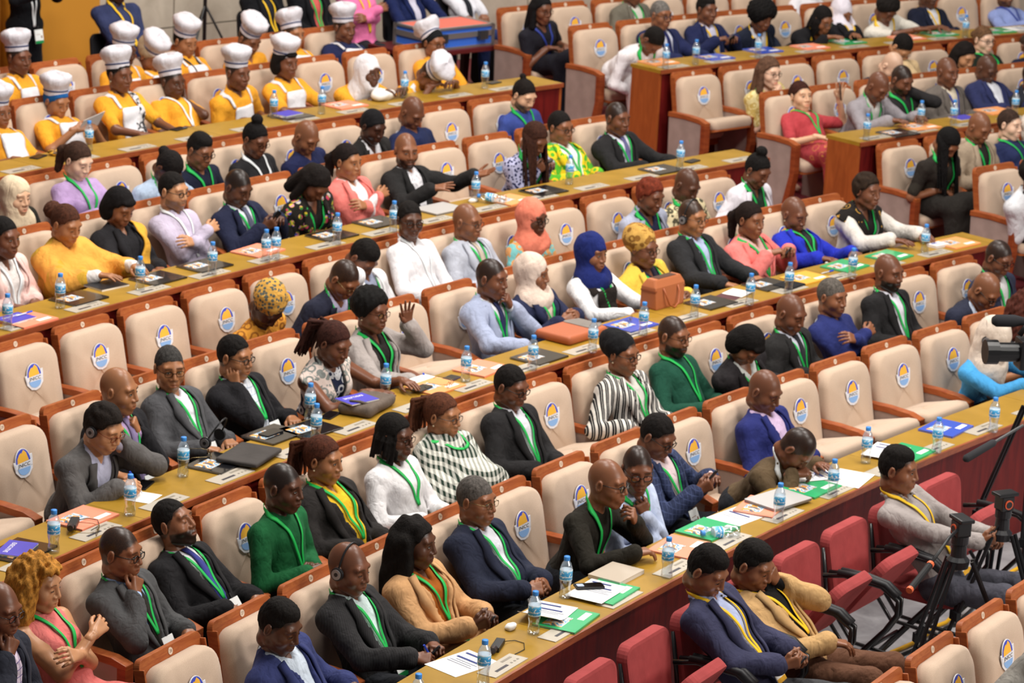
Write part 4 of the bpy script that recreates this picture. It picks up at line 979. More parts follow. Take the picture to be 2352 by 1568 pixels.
PEOPLE = [
 ('4f',0,[0.171,0.32,0.988],'navy blue suit and pale open shirt','eyes lowered','S:39406f,d6e2f0,,c','lap,lap',{'tone': 'b','hair': 'fade','pitch': 0.35,'eyes': 'd','fat': 1.15,'w': 1.05,'P': (0.068,0.4,0.49)}),
 ('4f',1,[0.016,0.23,1.034],'charcoal pinstripe suit and white headphones','writing with a blue pen','S:2d2c2d~pin~55565a,d3e6e4','write,tap@.03/.1/-.1',{'tone': 'c','hair': 'bald','hp': 1,'lan': 'g','badge': 1,'pitch': 0.15,'eyes': 'd','vend': 0.28,'P': (0.006,0.4,0.49)}),
 ('4f',2,[0.049,0.26,1.019],'tan blazer and rust top','long wavy black hair,holding a phone','S:d2a272,a85d20,,w','phone@0/.04/-.11,tap@0/.04/-.14',{'tone': 'b','hair': 'wavy','fem': 1,'lan': 'g','badge': 1,'vend': 0.28,'yaw': 0.2,'trousers': 'c09468','P': (0.02,0.4,0.49)}),
 ('4f',3,[-0.016,0.21,1.058],'dark navy suit and gold glasses','hands clasped over a badge','S:272b3c,dcdde6','clasp,clasp',{'tone': 'd','hair': 'thin','hcol': '55504c','gl': 'mm','fat': 1.3,'w': 1.08,'lan': 'g','badge': 1,'vend': 0.25,'pitch': 0.05,'P': (-0.006,0.4,0.49)}),
 ('4f',4,[-0.022,0.65,1.101],'black tunic and black glasses','leaning forward with a raised fist','N:28251f','deskin,mouth@0/.03/-.03',{'tone': 'd','hair': 'bald','gl': 'pb','lan': 'g','badge': 1,'P': (-0.009,0.45,0.54),'yaw': 0.1,'vend': 0.1}),
 ('4f',5,[0.14,0.58,1.059],'light blue shirt and dark tie','chin resting on a fist','B:c4d0ec,,343a5c','lap@0/.15/0,chin',{'tone': 'c','hair': 'buzz','gl': 'pb','lan': 'g','P': (0.056,0.45,0.54),'yaw': -0.75,'pitch': 0.25}),
 ('4f',6,[0.088,0.31,1.043],'blue checked blazer and pink shirt','typing on a phone','S:2f3753~grid~434d70,ead3d6','phone,tap',{'tone': 'c','hair': 'short','gl': 'pb','lan': 'g','badge': 1,'pitch': 0.45,'eyes': 'd','P': (0.035,0.4,0.53)}),
 ('4f',7,[0.08,0.88,0.966],'olive brown shirt jacket','bent low over papers','B:5f4e39','write,desk',{'tone': 'c','hair': 'buzz','lan': 'w','pitch': 0.95,'eyes': 'c','P': (0.032,0.52,0.54),'yaw': 0.1}),
 ('4f',8,[0.025,0.26,1.035],'royal blue blazer and lilac shirt','dozing,hands in lap','S:2c326f,dbc0e2,,c','lap,lap',{'tone': 'c','hair': 'bald','pitch': 0.4,'eyes': 'd','w': 1.08,'fat': 1.15,'P': (0.01,0.4,0.49)}),
 ('4f',12,[0.182,0.541,1.021],'sky blue top and cream headscarf','headphones on,head bowed','N:4da2dc','desk,desk',{'tone': 'e','hair': 'hijablong','hcol': 'e4d4c4','hp': 1,'pitch': 0.75,'eyes': 'd','P': (0.073,0.4,0.53),'fem': 1,'lan': 'g','yaw': 0.25}),
 ('4f',13,[0.064,0.37,1.036],'black floral blouse','auburn curls,one arm on the armrest','T:2b2a2c~print~c9c4c0','arm,lap',{'tone': 'e','hair': 'curly','hcol': '4a2218','fem': 1,'P': (0.026,0.4,0.49)}),
 ('4r',-2,[-0.064,0.34,1.101],'dark suit and checked shirt','hand raised to the mouth','S:30323c,d8c8d8~grid~7a6a9a','mouth,lap',{'tone': 'c','hair': 'bald','gl': 'mc','eyes': 'd','pitch': 0.2,'P': (-0.026,0.4,0.49)}),
 ('4r',-1,[0.004,0.18,1.028],'coral pink dress','golden curls,arms crossed','D:e87f7a','cross,cross',{'tone': 'f','hair': 'curly','hcol': 'b07830','fem': 1,'lan': 'g','vend': 0.3,'eyes': 'd','yaw': 0.15,'pitch': 0.15,'earring': 1,'w': 0.95,'trousers': 'e87f7a','P': (0.002,0.4,0.49)}),
 ('4r',0,[0.023,0.24,1.034],'grey suit and black glasses','fingers raised to the lips','S:525253,a9c4ee,2b2823','mouth,lap',{'tone': 'd','hair': 'buzz','gl': 'pb','lan': 'g','badge': 1,'yaw': 0.15,'vend': 0.3,'P': (0.009,0.4,0.49)}),
 ('4r',1,[0.026,0.14,1.0],'black suit and blue tie','head tilted back asleep','S:252426,e8e6ea,41468e','lap,lap',{'tone': 'd','hair': 'short','beard': 0.95,'lan': 'g','badge': 1,'pitch': -0.35,'eyes': 'c','P': (0.011,0.42,0.5),'yaw': 0.1,'vend': 0.25}),
 ('4r',2,[0.033,0.4,1.096],'dark green tunic with yellow trim','leaning forward,hands together','N:1f6138','clasp,clasp@.05/-.04/0',{'tone': 'b','hair': 'buzz','lan': 'g','badge': 1,'P': (0.013,0.42,0.53),'yaw': 0.1,'vend': 0.28,'full': 1.05}),
 ('4r',3,[-0.011,0.21,1.05],'black blazer and yellow top','chestnut braids pulled back','S:2c2928,f4c432,,ow','lap,lap',{'tone': 'e','hair': 'brpony','hcol': '4a2618','fem': 1,'w': 1.12,'fat': 1.2,'lan': 'g','badge': 1,'vend': 0.25,'earring': 1,'yaw': 0.1,'P': (-0.004,0.4,0.49)}),
 ('4r',4,[-0.003,0.27,1.055],'white blouse and wire glasses','short black locs,watch on wrist','B:eeeced','lap,lap',{'tone': 'b','hair': 'locs','fem': 1,'gl': 'mb','lan': 'g','vend': 0.4,'pitch': 0.1,'earring': 1,'yaw': 0.1,'trousers': '8a8a5a','P': (-0.001,0.4,0.49)}),
 ('4r',5,[0.009,0.19,1.027],'black and white checked shawl','braided hair with a blue tie','C:f0efe8,e4e3d8~check~2a3a30','lap,lap',{'tone': 'e','hair': 'brpony','hcol': '55301f','fem': 1,'gl': 'mc','yaw': 0.1,'earring': 1,'lan': 'g','vend': 0.78,'P': (0.004,0.4,0.49)}),
 ('4r',6,[-0.024,0.23,1.076],'black suit and open white shirt','glasses,hands resting in lap','S:292829,e2e2ea','lap,lap',{'tone': 'c','hair': 'short','gl': 'pb','lan': 'g','badge': 1,'pitch': 0.25,'eyes': 'd','vend': 0.25,'P': (-0.009,0.4,0.49)}),
 ('4r',8,[0.006,0.24,1.047],'black and white striped blazer','black headwrap and gold buttons','S:1f1f22~stripe~e8e4dc,dedad2,,o','arm,lap',{'tone': 'd','hair': 'wrap','hcol': '@1b1b1d','fem': 1,'gl': 'pb','lan': 'g','earring': 1,'vend': 0.25,'P': (0.002,0.4,0.49)}),
 ('4r',9,[-0.003,0.21,1.042],'dark green collarless shirt','beard and glasses,badge on chest','N:21503f','lap,lap',{'tone': 'd','hair': 'buzz','beard': 0.95,'gl': 'mb','lan': 'g','badge': 1,'vend': 0.28,'P': (-0.001,0.4,0.49)}),
 ('4r',10,[0.253,0.541,0.998],'black blazer and black bob','head bowed over clasped hands','S:2a2729,d8dcd8','clasp,clasp',{'tone': 'd','hair': 'bob','hcol': '110e0d','fem': 1,'lan': 'g','pitch': 0.95,'eyes': 'c','P': (0.101,0.42,0.53)}),
 ('4r',11,[0.076,0.36,1.027],'black suit and grey tie','shaved head,gaze lowered','S:2b2a2a,c9ccd9,34343a','lap,lap',{'tone': 'c','hair': 'bald','lan': 'g','pitch': 0.35,'eyes': 'd','P': (0.031,0.4,0.49)}),
 ('4r',12,[0.03,0.25,1.01],'blue collared jacket','arms crossed and eyes closed','B:2e3670','cross,crossu',{'tone': 'd','hair': 'thin','hcol': '5a544e','eyes': 'c','beard': 0.3,'pitch': 0.1,'P': (0.012,0.4,0.49)}),
 ('4r',13,[-0.021,0.26,1.082],'black blazer and white shirt','full beard,badge on lanyard','S:272627,e4e2ec,,o','lap,lap',{'tone': 'c','hair': 'bald','beard': 0.95,'lan': 'g','badge': 1,'vend': 0.25,'P': (-0.008,0.4,0.49)}),
 ('4r',14,[0.123,0.77,0.997],'charcoal suit and blue collar','leaning far forward in glasses','S:2e3142,c9d6ea','desk@0/-.15/-.1,desk@0/-.15/-.1',{'tone': 'd','hair': 'bald','gl': 'pb','pitch': 0.7,'eyes': 'd','P': (0.049,0.48,0.54)}),
 ('4r',15,[0.027,0.4,1.05],'slate suit and cream shirt','glasses,chin tucked down','S:303448,dcdcdc','lap,lap',{'tone': 'c','hair': 'buzz','gl': 'pb','lan': 'g','pitch': 0.4,'eyes': 'd','P': (0.011,0.4,0.49)}),
 ('3f',-1,[0.031,0.71,1.075],'grey wool jacket and headphones','writing,head resting on one hand','S:615e5d,cfd0ea,,c','write,temple',{'tone': 'f','hair': 'curlshort','hcol': '1d1612','hp': 1,'gl': 'tt','pitch': 0.4,'eyes': 'd','P': (0.012,0.5,0.54),'w': 1.05}),
 ('3f',0,[0.005,0.33,1.063],'lilac shirt and black cardigan','cheek resting on one hand','S:222124,b99dc6,8f80a8','arm,chin',{'tone': 'e','hair': 'bald','lan': 'g','badge': 1,'yaw': 0.2,'vend': 0.28,'P': (0.002,0.4,0.49)}),
 ('3f',1,[0.002,0.21,1.039],'grey blazer and white shirt','wire glasses,facing the camera','S:535356,e5e5ee,,c','lap,lap',{'tone': 'e','hair': 'grey','hcol': '3a3836','gl': 'mb','lan': 'g','badge': 1,'yaw': -0.6,'vend': 0.28,'P': (0.001,0.4,0.49)}),
 ('3f',2,[0.034,0.24,0.994],'black suit and checked shirt','cheek pressed into one palm','S:252427,dfe3ea~grid~b4bece,,o','cheek@0/0/-.01,lap',{'tone': 'e','hair': 'short','gl': 'pb','lan': 'g','badge': 1,'yaw': 0.1,'vend': 0.3,'fat': 1.1,'P': (0.014,0.4,0.49)}),
 ('3f',3,[0.125,0.58,1.044],'sleeveless printed dress and scarf','auburn braids,leaning over the desk','D:2a2f48~print~d8d8dc','desk,desk',{'tone': 'c','hair': 'brpony','hcol': '3c1f18','fem': 1,'lan': 'k','pitch': 0.4,'eyes': 'd','P': (0.05,0.42,0.53),'scarf': 'ead8ce~print~8f9490'}),
 ('3f',4,[0.023,0.33,1.057],'silver grey jacket and black top','writing with one hand raised','S:aaa19d,2b2726,,ow','write,raise@.13/-.10/-.02',{'tone': 'c','hair': 'afro','hcol': '0e0c0b','fem': 1,'gl': 'mb','lan': 'g','badge': 1,'earring': 1,'vend': 0.28,'P': (0.009,0.4,0.49)}),
 ('3f',6,[0.018,0.36,1.06],'light blue suit and navy tie','one hand held to the chin','S:a8b1cc,e6e8f0,32365c','desk,mouth',{'tone': 'c','hair': 'buzz','lan': 'g','yaw': 0.15,'vend': 0.28,'P': (0.007,0.4,0.49)}),
 ('3f',7,[0.054,0.27,0.982],'navy jacket and cream headscarf','fingers laced in front','S:2b2f4a,e5cfbf','front,front',{'tone': 'd','hair': 'hijab','hcol': 'e5cfbf','fem': 1,'yaw': 0.35,'lan': 'g','vend': 0.3,'P': (0.021,0.4,0.49)}),
 ('3f',8,[0.033,0.29,1.027],'navy headscarf and black pinafore','white sleeves resting on the desk','N:f0eff0','desk,desk',{'tone': 'd','hair': 'hijab','hcol': '202b6a','fem': 1,'bib': '2d2724','lan': 'g','vend': 0.28,'pitch': 0.1,'P': (0.013,0.4,0.49)}),
 ('3f',9,[0.116,0.34,0.987],'yellow jacket and gold headwrap','glasses,hands folded by a handbag','S:edc64e,2e2a3a,,o','clasp,clasp',{'tone': 'c','hair': 'bigwrap','hcol': '@cda052~print~8f632c','fem': 1,'gl': 'mb','lan': 'g','fat': 1.25,'w': 1.08,'P': (0.046,0.4,0.49)}),
 ('3f',10,[-0.002,0.21,1.077],'black suit and black headphones','arms stretched onto the desk','S:2d2d2f,b9c6e6','desk,desk',{'tone': 'e','hair': 'buzz','hp': 1,'gl': 'mc','lan': 'g','badge': 1,'vend': 0.25,'P': (-0.001,0.4,0.49)}),
 ('3f',11,[0.064,0.33,1.01],'salmon pink buttoned jacket','dark hair swept back,holding a phone','S:ee827c,d9b0a8,,cw','tap,tap',{'tone': 'd','hair': 'pony','hcol': '1d120e','fem': 1,'lan': 'g','w': 1.05,'fat': 1.1,'P': (0.025,0.4,0.49)}),
 ('3f',12,[-0.085,0.16,0.916],'cobalt blue blazer','pearl necklace,gaze lowered','S:2836b8,2e2c30,,ow','desk,desk',{'tone': 'c','hair': 'bald','fem': 1,'earring': 1,'lan': 'g','badge': 1,'pitch': 0.3,'eyes': 'd','w': 0.95,'P': (-0.034,0.4,0.49)}),
 ('3f',13,[0.038,0.46,1.092],'cream jacket and patterned black scarf','eyes closed,short brown curls','S:dfd8d0,242221,,ow','desk,desk',{'tone': 'c','hair': 'curlshort','hcol': '2c1f15','fem': 1,'lan': 'g','eyes': 'c','P': (0.015,0.36,0.53),'scarf': '201c1a~leaf~d9a548'}),
 ('3r',3,[0.223,0.661,0.984],'yellow printed top and patterned headwrap','head bowed very low','N:eca43f~print~a8682a','lap,lap',{'tone': 'a','hair': 'bigwrap','hcol': '@d9a64e~dots~5f645c','fem': 1,'pitch': 1.0,'eyes': 'c','P': (0.089,0.42,0.53)}),
 ('3r',4,[0.068,0.67,1.032],'navy suit and lavender shirt','peering down over gold glasses','S:282a3a,cfcae8,,o','lap,chin',{'tone': 'd','hair': 'buzz','gl': 'mm','lan': 'g','pitch': 0.7,'eyes': 'd','P': (0.027,0.42,0.53)}),
 ('3r',5,[0.077,0.35,1.017],'white hooded jacket','head bowed onto one hand','S:f1f0f3,9ca2ba,,c','temple,lap',{'tone': 'c','hair': 'fade','lan': 'g','pitch': 0.85,'eyes': 'c','P': (0.031,0.4,0.49)}),
 ('3r',6,[-0.013,0.18,1.128],'plain white shirt and black glasses','upright,facing the camera','B:f2f0f3','lap,lap',{'tone': 'b','hair': 'short','gl': 'pb','lan': 'w','yaw': -0.5,'P': (-0.005,0.4,0.49)}),
 ('3r',7,[-0.003,0.21,1.033],'pale grey suit and beige tie','rimless glasses,sitting upright','S:bcc0cc,d8dae4,c8baa8','lap,lap',{'tone': 'd','hair': 'bald','gl': 'mc','lan': 'g','yaw': 0.15,'P': (-0.001,0.4,0.49)}),
 ('3r',8,[0.08,0.38,1.021],'coral headscarf and turquoise print','glasses,hand against the jaw','N:82c8c6~kanga~e2a264','lap,chin',{'tone': 'b','hair': 'hijab','hcol': 'f28a70','fem': 1,'gl': 'pb','pitch': 0.15,'eyes': 'd','P': (0.032,0.4,0.49)}),
 ('3r',10,[0.069,0.49,1.035],'lavender grey blazer','short auburn hair,looking down','S:abb0c4,2b2d46,,ow','lap,lap',{'tone': 'c','hair': 'curlshort','hcol': '702f1c','fem': 1,'lan': 'g','pitch': 0.3,'eyes': 'd','P': (0.028,0.4,0.49)}),
 ('3r',11,[0.077,0.36,1.016],'cream printed shirt','bald head bent forward','P:dccda4~print~55513f','lap,lap',{'tone': 'b','hair': 'bald','lan': 'g','pitch': 0.5,'eyes': 'd','w': 1.08,'P': (0.031,0.4,0.49)}),
 ('3r',12,[-0.004,0.49,1.074],'white blazer and high bun','looking down at the lap','S:eae5ee,2b3b30,,ow','lap,lap',{'tone': 'c','hair': 'topbun','hcol': '120f0e','fem': 1,'lan': 'g','earring': 1,'pitch': 0.5,'eyes': 'd','P': (-0.001,0.4,0.49)}),
 ('2f',-1,[0.022,0.41,1.064],'pale pink blazer','at the desk end,white lanyard','S:f2ccc4,f0e7e3,,ow','lap,lap',{'tone': 'c','hair': 'sleek','hcol': '14100e','fem': 1,'lan': 'w','P': (0.009,0.4,0.49),'far': 1}),
 ('2f',0,[0.037,0.4,1.05],'yellow and black shawl','curly brown puff of hair','C:efe9e6,f0ab4c~half~d8a83c','desk,desk',{'tone': 'e','hair': 'puff','hcol': '4a2a1c','fem': 1,'pitch': 0.35,'eyes': 'd','P': (0.015,0.4,0.49),'far': 1}),
 ('2f',1,[0.01,0.29,1.047],'black jacket under a yellow shawl','short black bob,gaze down','S:252427,252427,,c','desk,lap',{'tone': 'd','hair': 'bob','hcol': '120f10','fem': 1,'pitch': 0.45,'eyes': 'd','earring': 1,'scarf1': 'e4aa3e','P': (0.004,0.4,0.49),'far': 1}),
 ('2f',2,[-0.001,0.22,1.05],'lavender shirt','trimmed beard,arms crossed','B:cbc0d6','cross,cross',{'tone': 'f','hair': 'short','beard': 0.6,'gl': 'tb','lan': 'w','yaw': 0.05,'P': (-0.0,0.4,0.49),'far': 1}),
 ('2f',3,[0.055,0.32,1.012],'navy suit and white shirt','thumbs on a phone','S:24283f,dbdfe9,61647a','phone,tap',{'tone': 'b','hair': 'buzz','lan': 'g','pitch': 0.4,'eyes': 'd','P': (0.022,0.4,0.49),'far': 1}),
 ('2f',4,[0.151,0.59,1.026],'black jacket embroidered with flowers','head bowed,long dark hair','S:26231f~floral~8a8a8a,262320,,c','lap,lap',{'tone': 'c','hair': 'lob','hcol': '17110f','fem': 1,'pitch': 0.9,'eyes': 'c','lan': 'g','P': (0.06,0.38,0.53),'far': 1}),
 ('2f',5,[0.002,0.23,1.011],'salmon blazer and white top','arms crossed,smiling sideways','S:ec8078,f0e8e8','cross,cross',{'tone': 'e','hair': 'pony','hcol': '1b1210','fem': 1,'earring': 1,'yaw': 0.1,'P': (0.001,0.4,0.49),'far': 1}),
 ('2f',6,[0.017,0.28,1.025],'black blazer and patterned white shirt','gesturing with both open hands','S:272626,e6e4e8~dots~c8c6cc,,o','gest,wave',{'tone': 'd','hair': 'bald','beard': 0.85,'yaw': -0.45,'P': (0.007,0.4,0.49),'far': 1}),
 ('2f',8,[0.105,0.58,1.036],'blue dotted blouse','long braids,using a phone','B:bcbcdc~dots~262a50','phone,tap',{'tone': 'c','hair': 'longbr','hcol': '3a2016','fem': 1,'lan': 'g','pitch': 0.6,'eyes': 'd','P': (0.042,0.38,0.53),'far': 1}),
 ('2f',9,[-0.043,0.19,0.966],'green and yellow wrap','glasses,white top beneath','S:5ab533~kanga~f2cf28,efefe6,,ow','lap,lap',{'tone': 'd','hair': 'sleek','hcol': '14100e','fem': 1,'gl': 'pb','lan': 'g','pitch': 0.1,'P': (-0.017,0.4,0.49),'far': 1}),
 ('2f',10,[0.063,0.35,1.014],'black suit and violet tie','hands resting on the desk','S:282728,dfe2ee,6e6a98','desk,desk',{'tone': 'c','hair': 'buzz','lan': 'g','pitch': 0.1,'w': 1.08,'P': (0.025,0.4,0.49),'far': 1}),
 ('2r',-1,[0.188,0.48,0.99],'beige headscarf and black top','holding a small water bottle','N:282620','lap,front',{'tone': 'g','hair': 'hijab','hcol': 'e8d2b2','fem': 1,'eyes': 'd','lan': 'g','P': (0.075,0.4,0.49),'far': 1}),
 ('2r',0,[-0.012,0.29,1.096],'lilac blouse','brown ponytail,reading a phone','N:b99cca','phone,phone',{'tone': 'h','hair': 'pony','hcol': '3f2a20','fem': 1,'lan': 'g','pitch': 0.4,'eyes': 'd','P': (-0.005,0.4,0.49),'far': 1}),
 ('2r',1,[0.072,0.67,1.04],'pale blue jacket','face hidden,bent far down','S:bccfe8,e9e6e8,,o','lap,lap',{'tone': 'b','hair': 'bun','hcol': '171312','fem': 1,'lan': 'g','pitch': 1.0,'eyes': 'c','P': (0.029,0.42,0.53),'far': 1}),
 ('2r',2,[0.07,0.41,1.037],'dark denim jacket and glasses','green lanyard,eyes on the desk','B:1e2234','lap,lap',{'tone': 'd','hair': 'fade','gl': 'pb','lan': 'g','pitch': 0.35,'eyes': 'd','P': (0.028,0.4,0.49),'far': 1}),
 ('2r',3,[0.054,0.38,1.034],'black blazer and white medallion','hair tied up high','N:272628','lap,lap',{'tone': 'c','hair': 'topbun','hcol': '110e0e','fem': 1,'gl': 'mb','lan': 'w','pitch': 0.4,'eyes': 'd','P': (0.022,0.4,0.49),'far': 1}),
 ('2r',4,[0.142,0.42,0.997],'navy uniform jacket','bald,chin on the chest','B:252a4e','lap,lap',{'tone': 'd','hair': 'bald','pitch': 0.6,'eyes': 'c','P': (0.057,0.4,0.49),'far': 1}),
 ('2r',5,[0.11,0.52,1.019],'black blazer and black head cover','white shirt front,frowning down','S:2b2928,e4e2e6','lap,lap',{'tone': 'a','hair': 'band','hcol': '@1a191b','fem': 1,'pitch': 0.4,'eyes': 'd','P': (0.044,0.4,0.49),'far': 1}),
 ('2r',6,[0.024,0.29,1.011],'dark blue shirt','bald head lowered deeply','B:252d50','lap,lap',{'tone': 'c','hair': 'bald','pitch': 0.6,'eyes': 'c','P': (0.01,0.4,0.49),'far': 1}),
 ('2r',8,[0.037,0.4,1.044],'bright blue sweater','dark beard and man bun','N:3d4e94','lap,lap',{'tone': 'g','hair': 'manbun','hcol': '17110e','beard': 0.95,'lan': 'g','pitch': 0.45,'eyes': 'd','P': (0.015,0.4,0.49),'far': 1}),
 ('1f',-1,[-0.076,0.14,0.924],'chef hat and long white apron','at the far desk end','A:f2a832','lap,lap',{'tone': 'd','hat': 'chef','fem': 1,'P': (-0.031,0.4,0.49),'far': 1}),
 ('1f',0,[-0.068,0.14,0.932],'chef hat over a blue headband','reading a sheet of paper','A:f2a832','front,front',{'tone': 'e','hat': 'chef','hair': 'band','hcol': '@1f5c9c','fem': 1,'pitch': 0.35,'roll': 0,'eyes': 'd','hatlean': 0.35,'P': (-0.027,0.4,0.49),'far': 1}),
 ('1f',1,[-0.002,0.27,1.092],'chef hat and patterned scarf','forearms on the desk,earrings','A:f2a832','deskin,desk',{'tone': 'c','hat': 'chef','hair': 'short','fem': 1,'earring': 1,'scarf1': 'eceaec~print~3a3a3e','w': 1.1,'hatlean': 0.3,'pitch': 0.1,'P': (-0.001,0.4,0.49),'far': 1}),
 ('1f',2,[-0.091,0.14,0.941],'chef hat and white lanyard','cheek leaning on the left hand','P:f2a832','lap,cheek',{'tone': 'b','hat': 'chef','hair': 'buzz','lan': 'w','hatlean': 0.4,'fem': 1,'badge': 0,'P': (-0.037,0.4,0.49),'far': 1}),
 ('1f',3,[0.106,0.46,1.019],'chef hat and wide white apron','stout,arms down at the desk','A:f2a832','lap,lap',{'tone': 'c','hat': 'chef','hair': 'buzz','w': 1.1,'hatlean': 0.1,'P': (0.042,0.4,0.49),'far': 1}),
 ('1f',4,[0.035,0.32,1.016],'chef hat and pearl earrings','dark bob,arms crossed on the desk','A:f2a832','deskin,deskin',{'tone': 'c','hat': 'chef','hair': 'bob','hcol': '120e0d','fem': 1,'earring': 1,'P': (0.014,0.4,0.49),'far': 1}),
 ('1f',5,[0.11,0.75,0.955],'white headscarf and orange polo','slumped over folded arms','P:f2a832','deskin,deskin',{'tone': 'b','hair': 'hijab','hcol': 'f1eff3','fem': 1,'P': (0.044,0.4,0.52),'far': 1}),
 ('1f',6,[0.096,0.87,0.896],'chef hat tipped fully downward','face down on folded arms','A:f2a832','deskin,deskin',{'tone': 'c','hat': 'chef','hair': 'buzz','pitch': 1.05,'eyes': 'c','P': (0.038,0.45,0.52),'far': 1}),
 ('1f',7,[-0.052,0.15,0.977],'chef hat pushed behind a black headband','glasses,looking aside','P:f2a832','lap,lap',{'tone': 'd','hat': 'chef','hair': 'band','hcol': '@17181a','fem': 1,'gl': 'mb','hatlean': 0.8,'P': (-0.021,0.4,0.49),'far': 1}),
 ('1r',-1,[0.005,0.24,1.075],'tall chef hat,farthest seat','gazing ahead in an apron','A:f2a832','lap,lap',{'tone': 'c','hat': 'chef','hair': 'buzz','hatlean': 0.25,'P': (0.002,0.4,0.49),'far': 1}),
 ('1r',0.8,[0.014,0.3,1.03],'chef hat worn level','grinning beside a brown headwrap','A:f2a832','lap,lap',{'tone': 'b','hat': 'chef','hair': 'buzz','hatlean': 0.15,'pitch': 0.25,'eyes': 'd','P': (0.006,0.4,0.49),'far': 1}),
 ('1r',1.42,[-0.068,0.13,0.908],'chef hat over a brown headwrap','face lowered','A:f2a832','lap,lap',{'tone': 'd','hat': 'chef','hair': 'wrap','hcol': '@b5a083','fem': 1,'pitch': 0.55,'eyes': 'd','w': 0.9,'P': (-0.027,0.4,0.49),'far': 1}),
 ('1r',2.1,[-0.018,0.15,1.004],'chef hat standing very upright','lanyard over the apron bib','A:f2a832','lap,lap',{'tone': 'e','hat': 'chef','hair': 'short','fem': 1,'lan': 'k','pitch': 0.25,'eyes': 'd','w': 0.92,'P': (-0.007,0.4,0.49),'far': 1}),
 ('1r',3,[0.083,0.46,1.029],'chef hat and rolled sleeves','looking down at the hands','P:f2a832','lap,front',{'tone': 'd','hat': 'chef','hair': 'buzz','pitch': 0.5,'eyes': 'd','P': (0.033,0.4,0.49),'far': 1}),
 ('1r',4,[-0.087,0.18,0.961],'chef hat leaning backward','partly behind another chef','A:f2a832','lap,lap',{'tone': 'e','hat': 'chef','hair': 'buzz','fem': 1,'hatlean': 0.45,'P': (-0.035,0.4,0.49),'far': 1}),
 ('1r',5,[-0.084,0.19,0.964],'chef hat and navy polo','large white apron','A:262c50','lap,lap',{'tone': 'c','hat': 'chef','hair': 'buzz','fem': 1,'w': 1.12,'hatlean': 0.2,'P': (-0.033,0.4,0.49),'far': 1}),
 ('2rB',1,[0.168,0.51,0.989],'pale yellow flowered blouse','brown hair,hand at the mouth','T:f0e0a4~print~d4b868','lap,mouth',{'tone': 'h','hair': 'lob','hcol': '5f4434','fem': 1,'gl': 'mb','lan': 'g','pitch': 0.15,'P': (0.067,0.4,0.49),'far': 1}),
 ('2rB',3,[0.048,0.77,0.988],'dark navy jacket,fair bald head','bent far forward','B:282c3a','lap,lap',{'tone': 'h','hair': 'bald','pitch': 0.9,'eyes': 'c','P': (0.019,0.42,0.53),'far': 1}),
 ('2rB',4,[0.01,0.29,1.035],'cream blouse and parted black hair','glasses,head straight down','N:e9cb9c','lap,lap',{'tone': 'f','hair': 'sleek','hcol': '15110f','fem': 1,'gl': 'mc','pitch': 0.95,'eyes': 'c','P': (0.004,0.4,0.49),'far': 1}),
 ('2rB',5,[0.151,0.66,0.978],'black top and black hair','fingers at the lips','N:232122','lap,chin',{'tone': 'f','hair': 'lob','hcol': '17110f','fem': 1,'pitch': 0.45,'eyes': 'd','P': (0.06,0.36,0.53),'far': 1}),
 ('2rB',6,[-0.029,0.16,0.993],'green black dress and brown bun','dark framed glasses','N:212a22','lap,lap',{'tone': 'h','hair': 'bun','hcol': '6a4c34','fem': 1,'gl': 'pb','lan': 'g','P': (-0.011,0.4,0.49),'far': 1}),
 ('2rB',7,[-0.091,0.13,0.875],'dark navy suit by the frame edge','second row right end','S:25283c,e6e6ea','lap,lap',{'tone': 'c','hair': 'buzz','P': (-0.036,0.4,0.49),'far': 1}),
 ('2fB',0,[-0.09,0.14,0.914],'crimson robe with gold leaf print','leaning back,phone in a raised hand','T:b8444a','lap,raise@0/-.05/-.05',{'tone': 'g','hair': 'pony','hcol': '3a1c14','fem': 1,'lan': 'g','yaw': -0.2,'pitch': -0.1,'skirt': 'bd4a50~leaf~e2a050','w': 1.05,'earring': 1,'feet': '2a1a18','P': (-0.036,0.4,0.49),'far': 1}),
 ('2fB',1,[0.051,0.6,1.042],'light grey suit,bald','bent over the desk end','S:9c969b,d2cfca','desk,desk',{'tone': 'c','hair': 'bald','lan': 'g','badge': 1,'pitch': 0.65,'eyes': 'd','P': (0.021,0.36,0.53),'far': 1}),
 ('2fB',2,[0.066,0.36,1.007],'black safari shirt','cheek propped on the left hand','B:2c2a2b','desk,temple',{'tone': 'c','hair': 'buzz','beard': 0.8,'lan': 'g','badge': 1,'pitch': 0.4,'eyes': 'd','P': (0.026,0.4,0.49),'far': 1}),
 ('2fB',3,[0.025,0.32,1.019],'brown grey suit and cream shirt','blue lanyard,bald head','S:6d655f,e6dac2','lap,lap',{'tone': 'c','hair': 'bald','lan': 'b','pitch': 0.1,'P': (0.01,0.4,0.49),'far': 1}),
 ('2fB',4,[-0.053,0.18,0.971],'indigo suit and white shirt','eyes down,hands on the desk','S:30355c,e4e6ee','desk,desk',{'tone': 'b','hair': 'bald','pitch': 0.5,'eyes': 'd','w': 1.1,'P': (-0.021,0.4,0.49),'far': 1}),
 ('2fB',5,[0.327,0.551,0.949],'black suit cut by the frame edge','leaning to the desk','S:2b2c34,e0e0e4','desk,desk',{'tone': 'c','hair': 'buzz','P': (0.131,0.38,0.53),'far': 1}),
 ('1fB',0,[0.064,0.86,0.956],'long white robe','bending deeply forward from an aisle chair','N:eee9ec','lap@.0/.2/-.2,lap@0/.2/-.2',{'tone': 'c','hair': 'short','lan': 'g','pitch': 1.15,'eyes': 'c','P': (0.026,0.44,0.57),'skirt': 'eee9ec','feet': '3a2a22','w': 1.22,'fat': 1.2,'far': 1}),
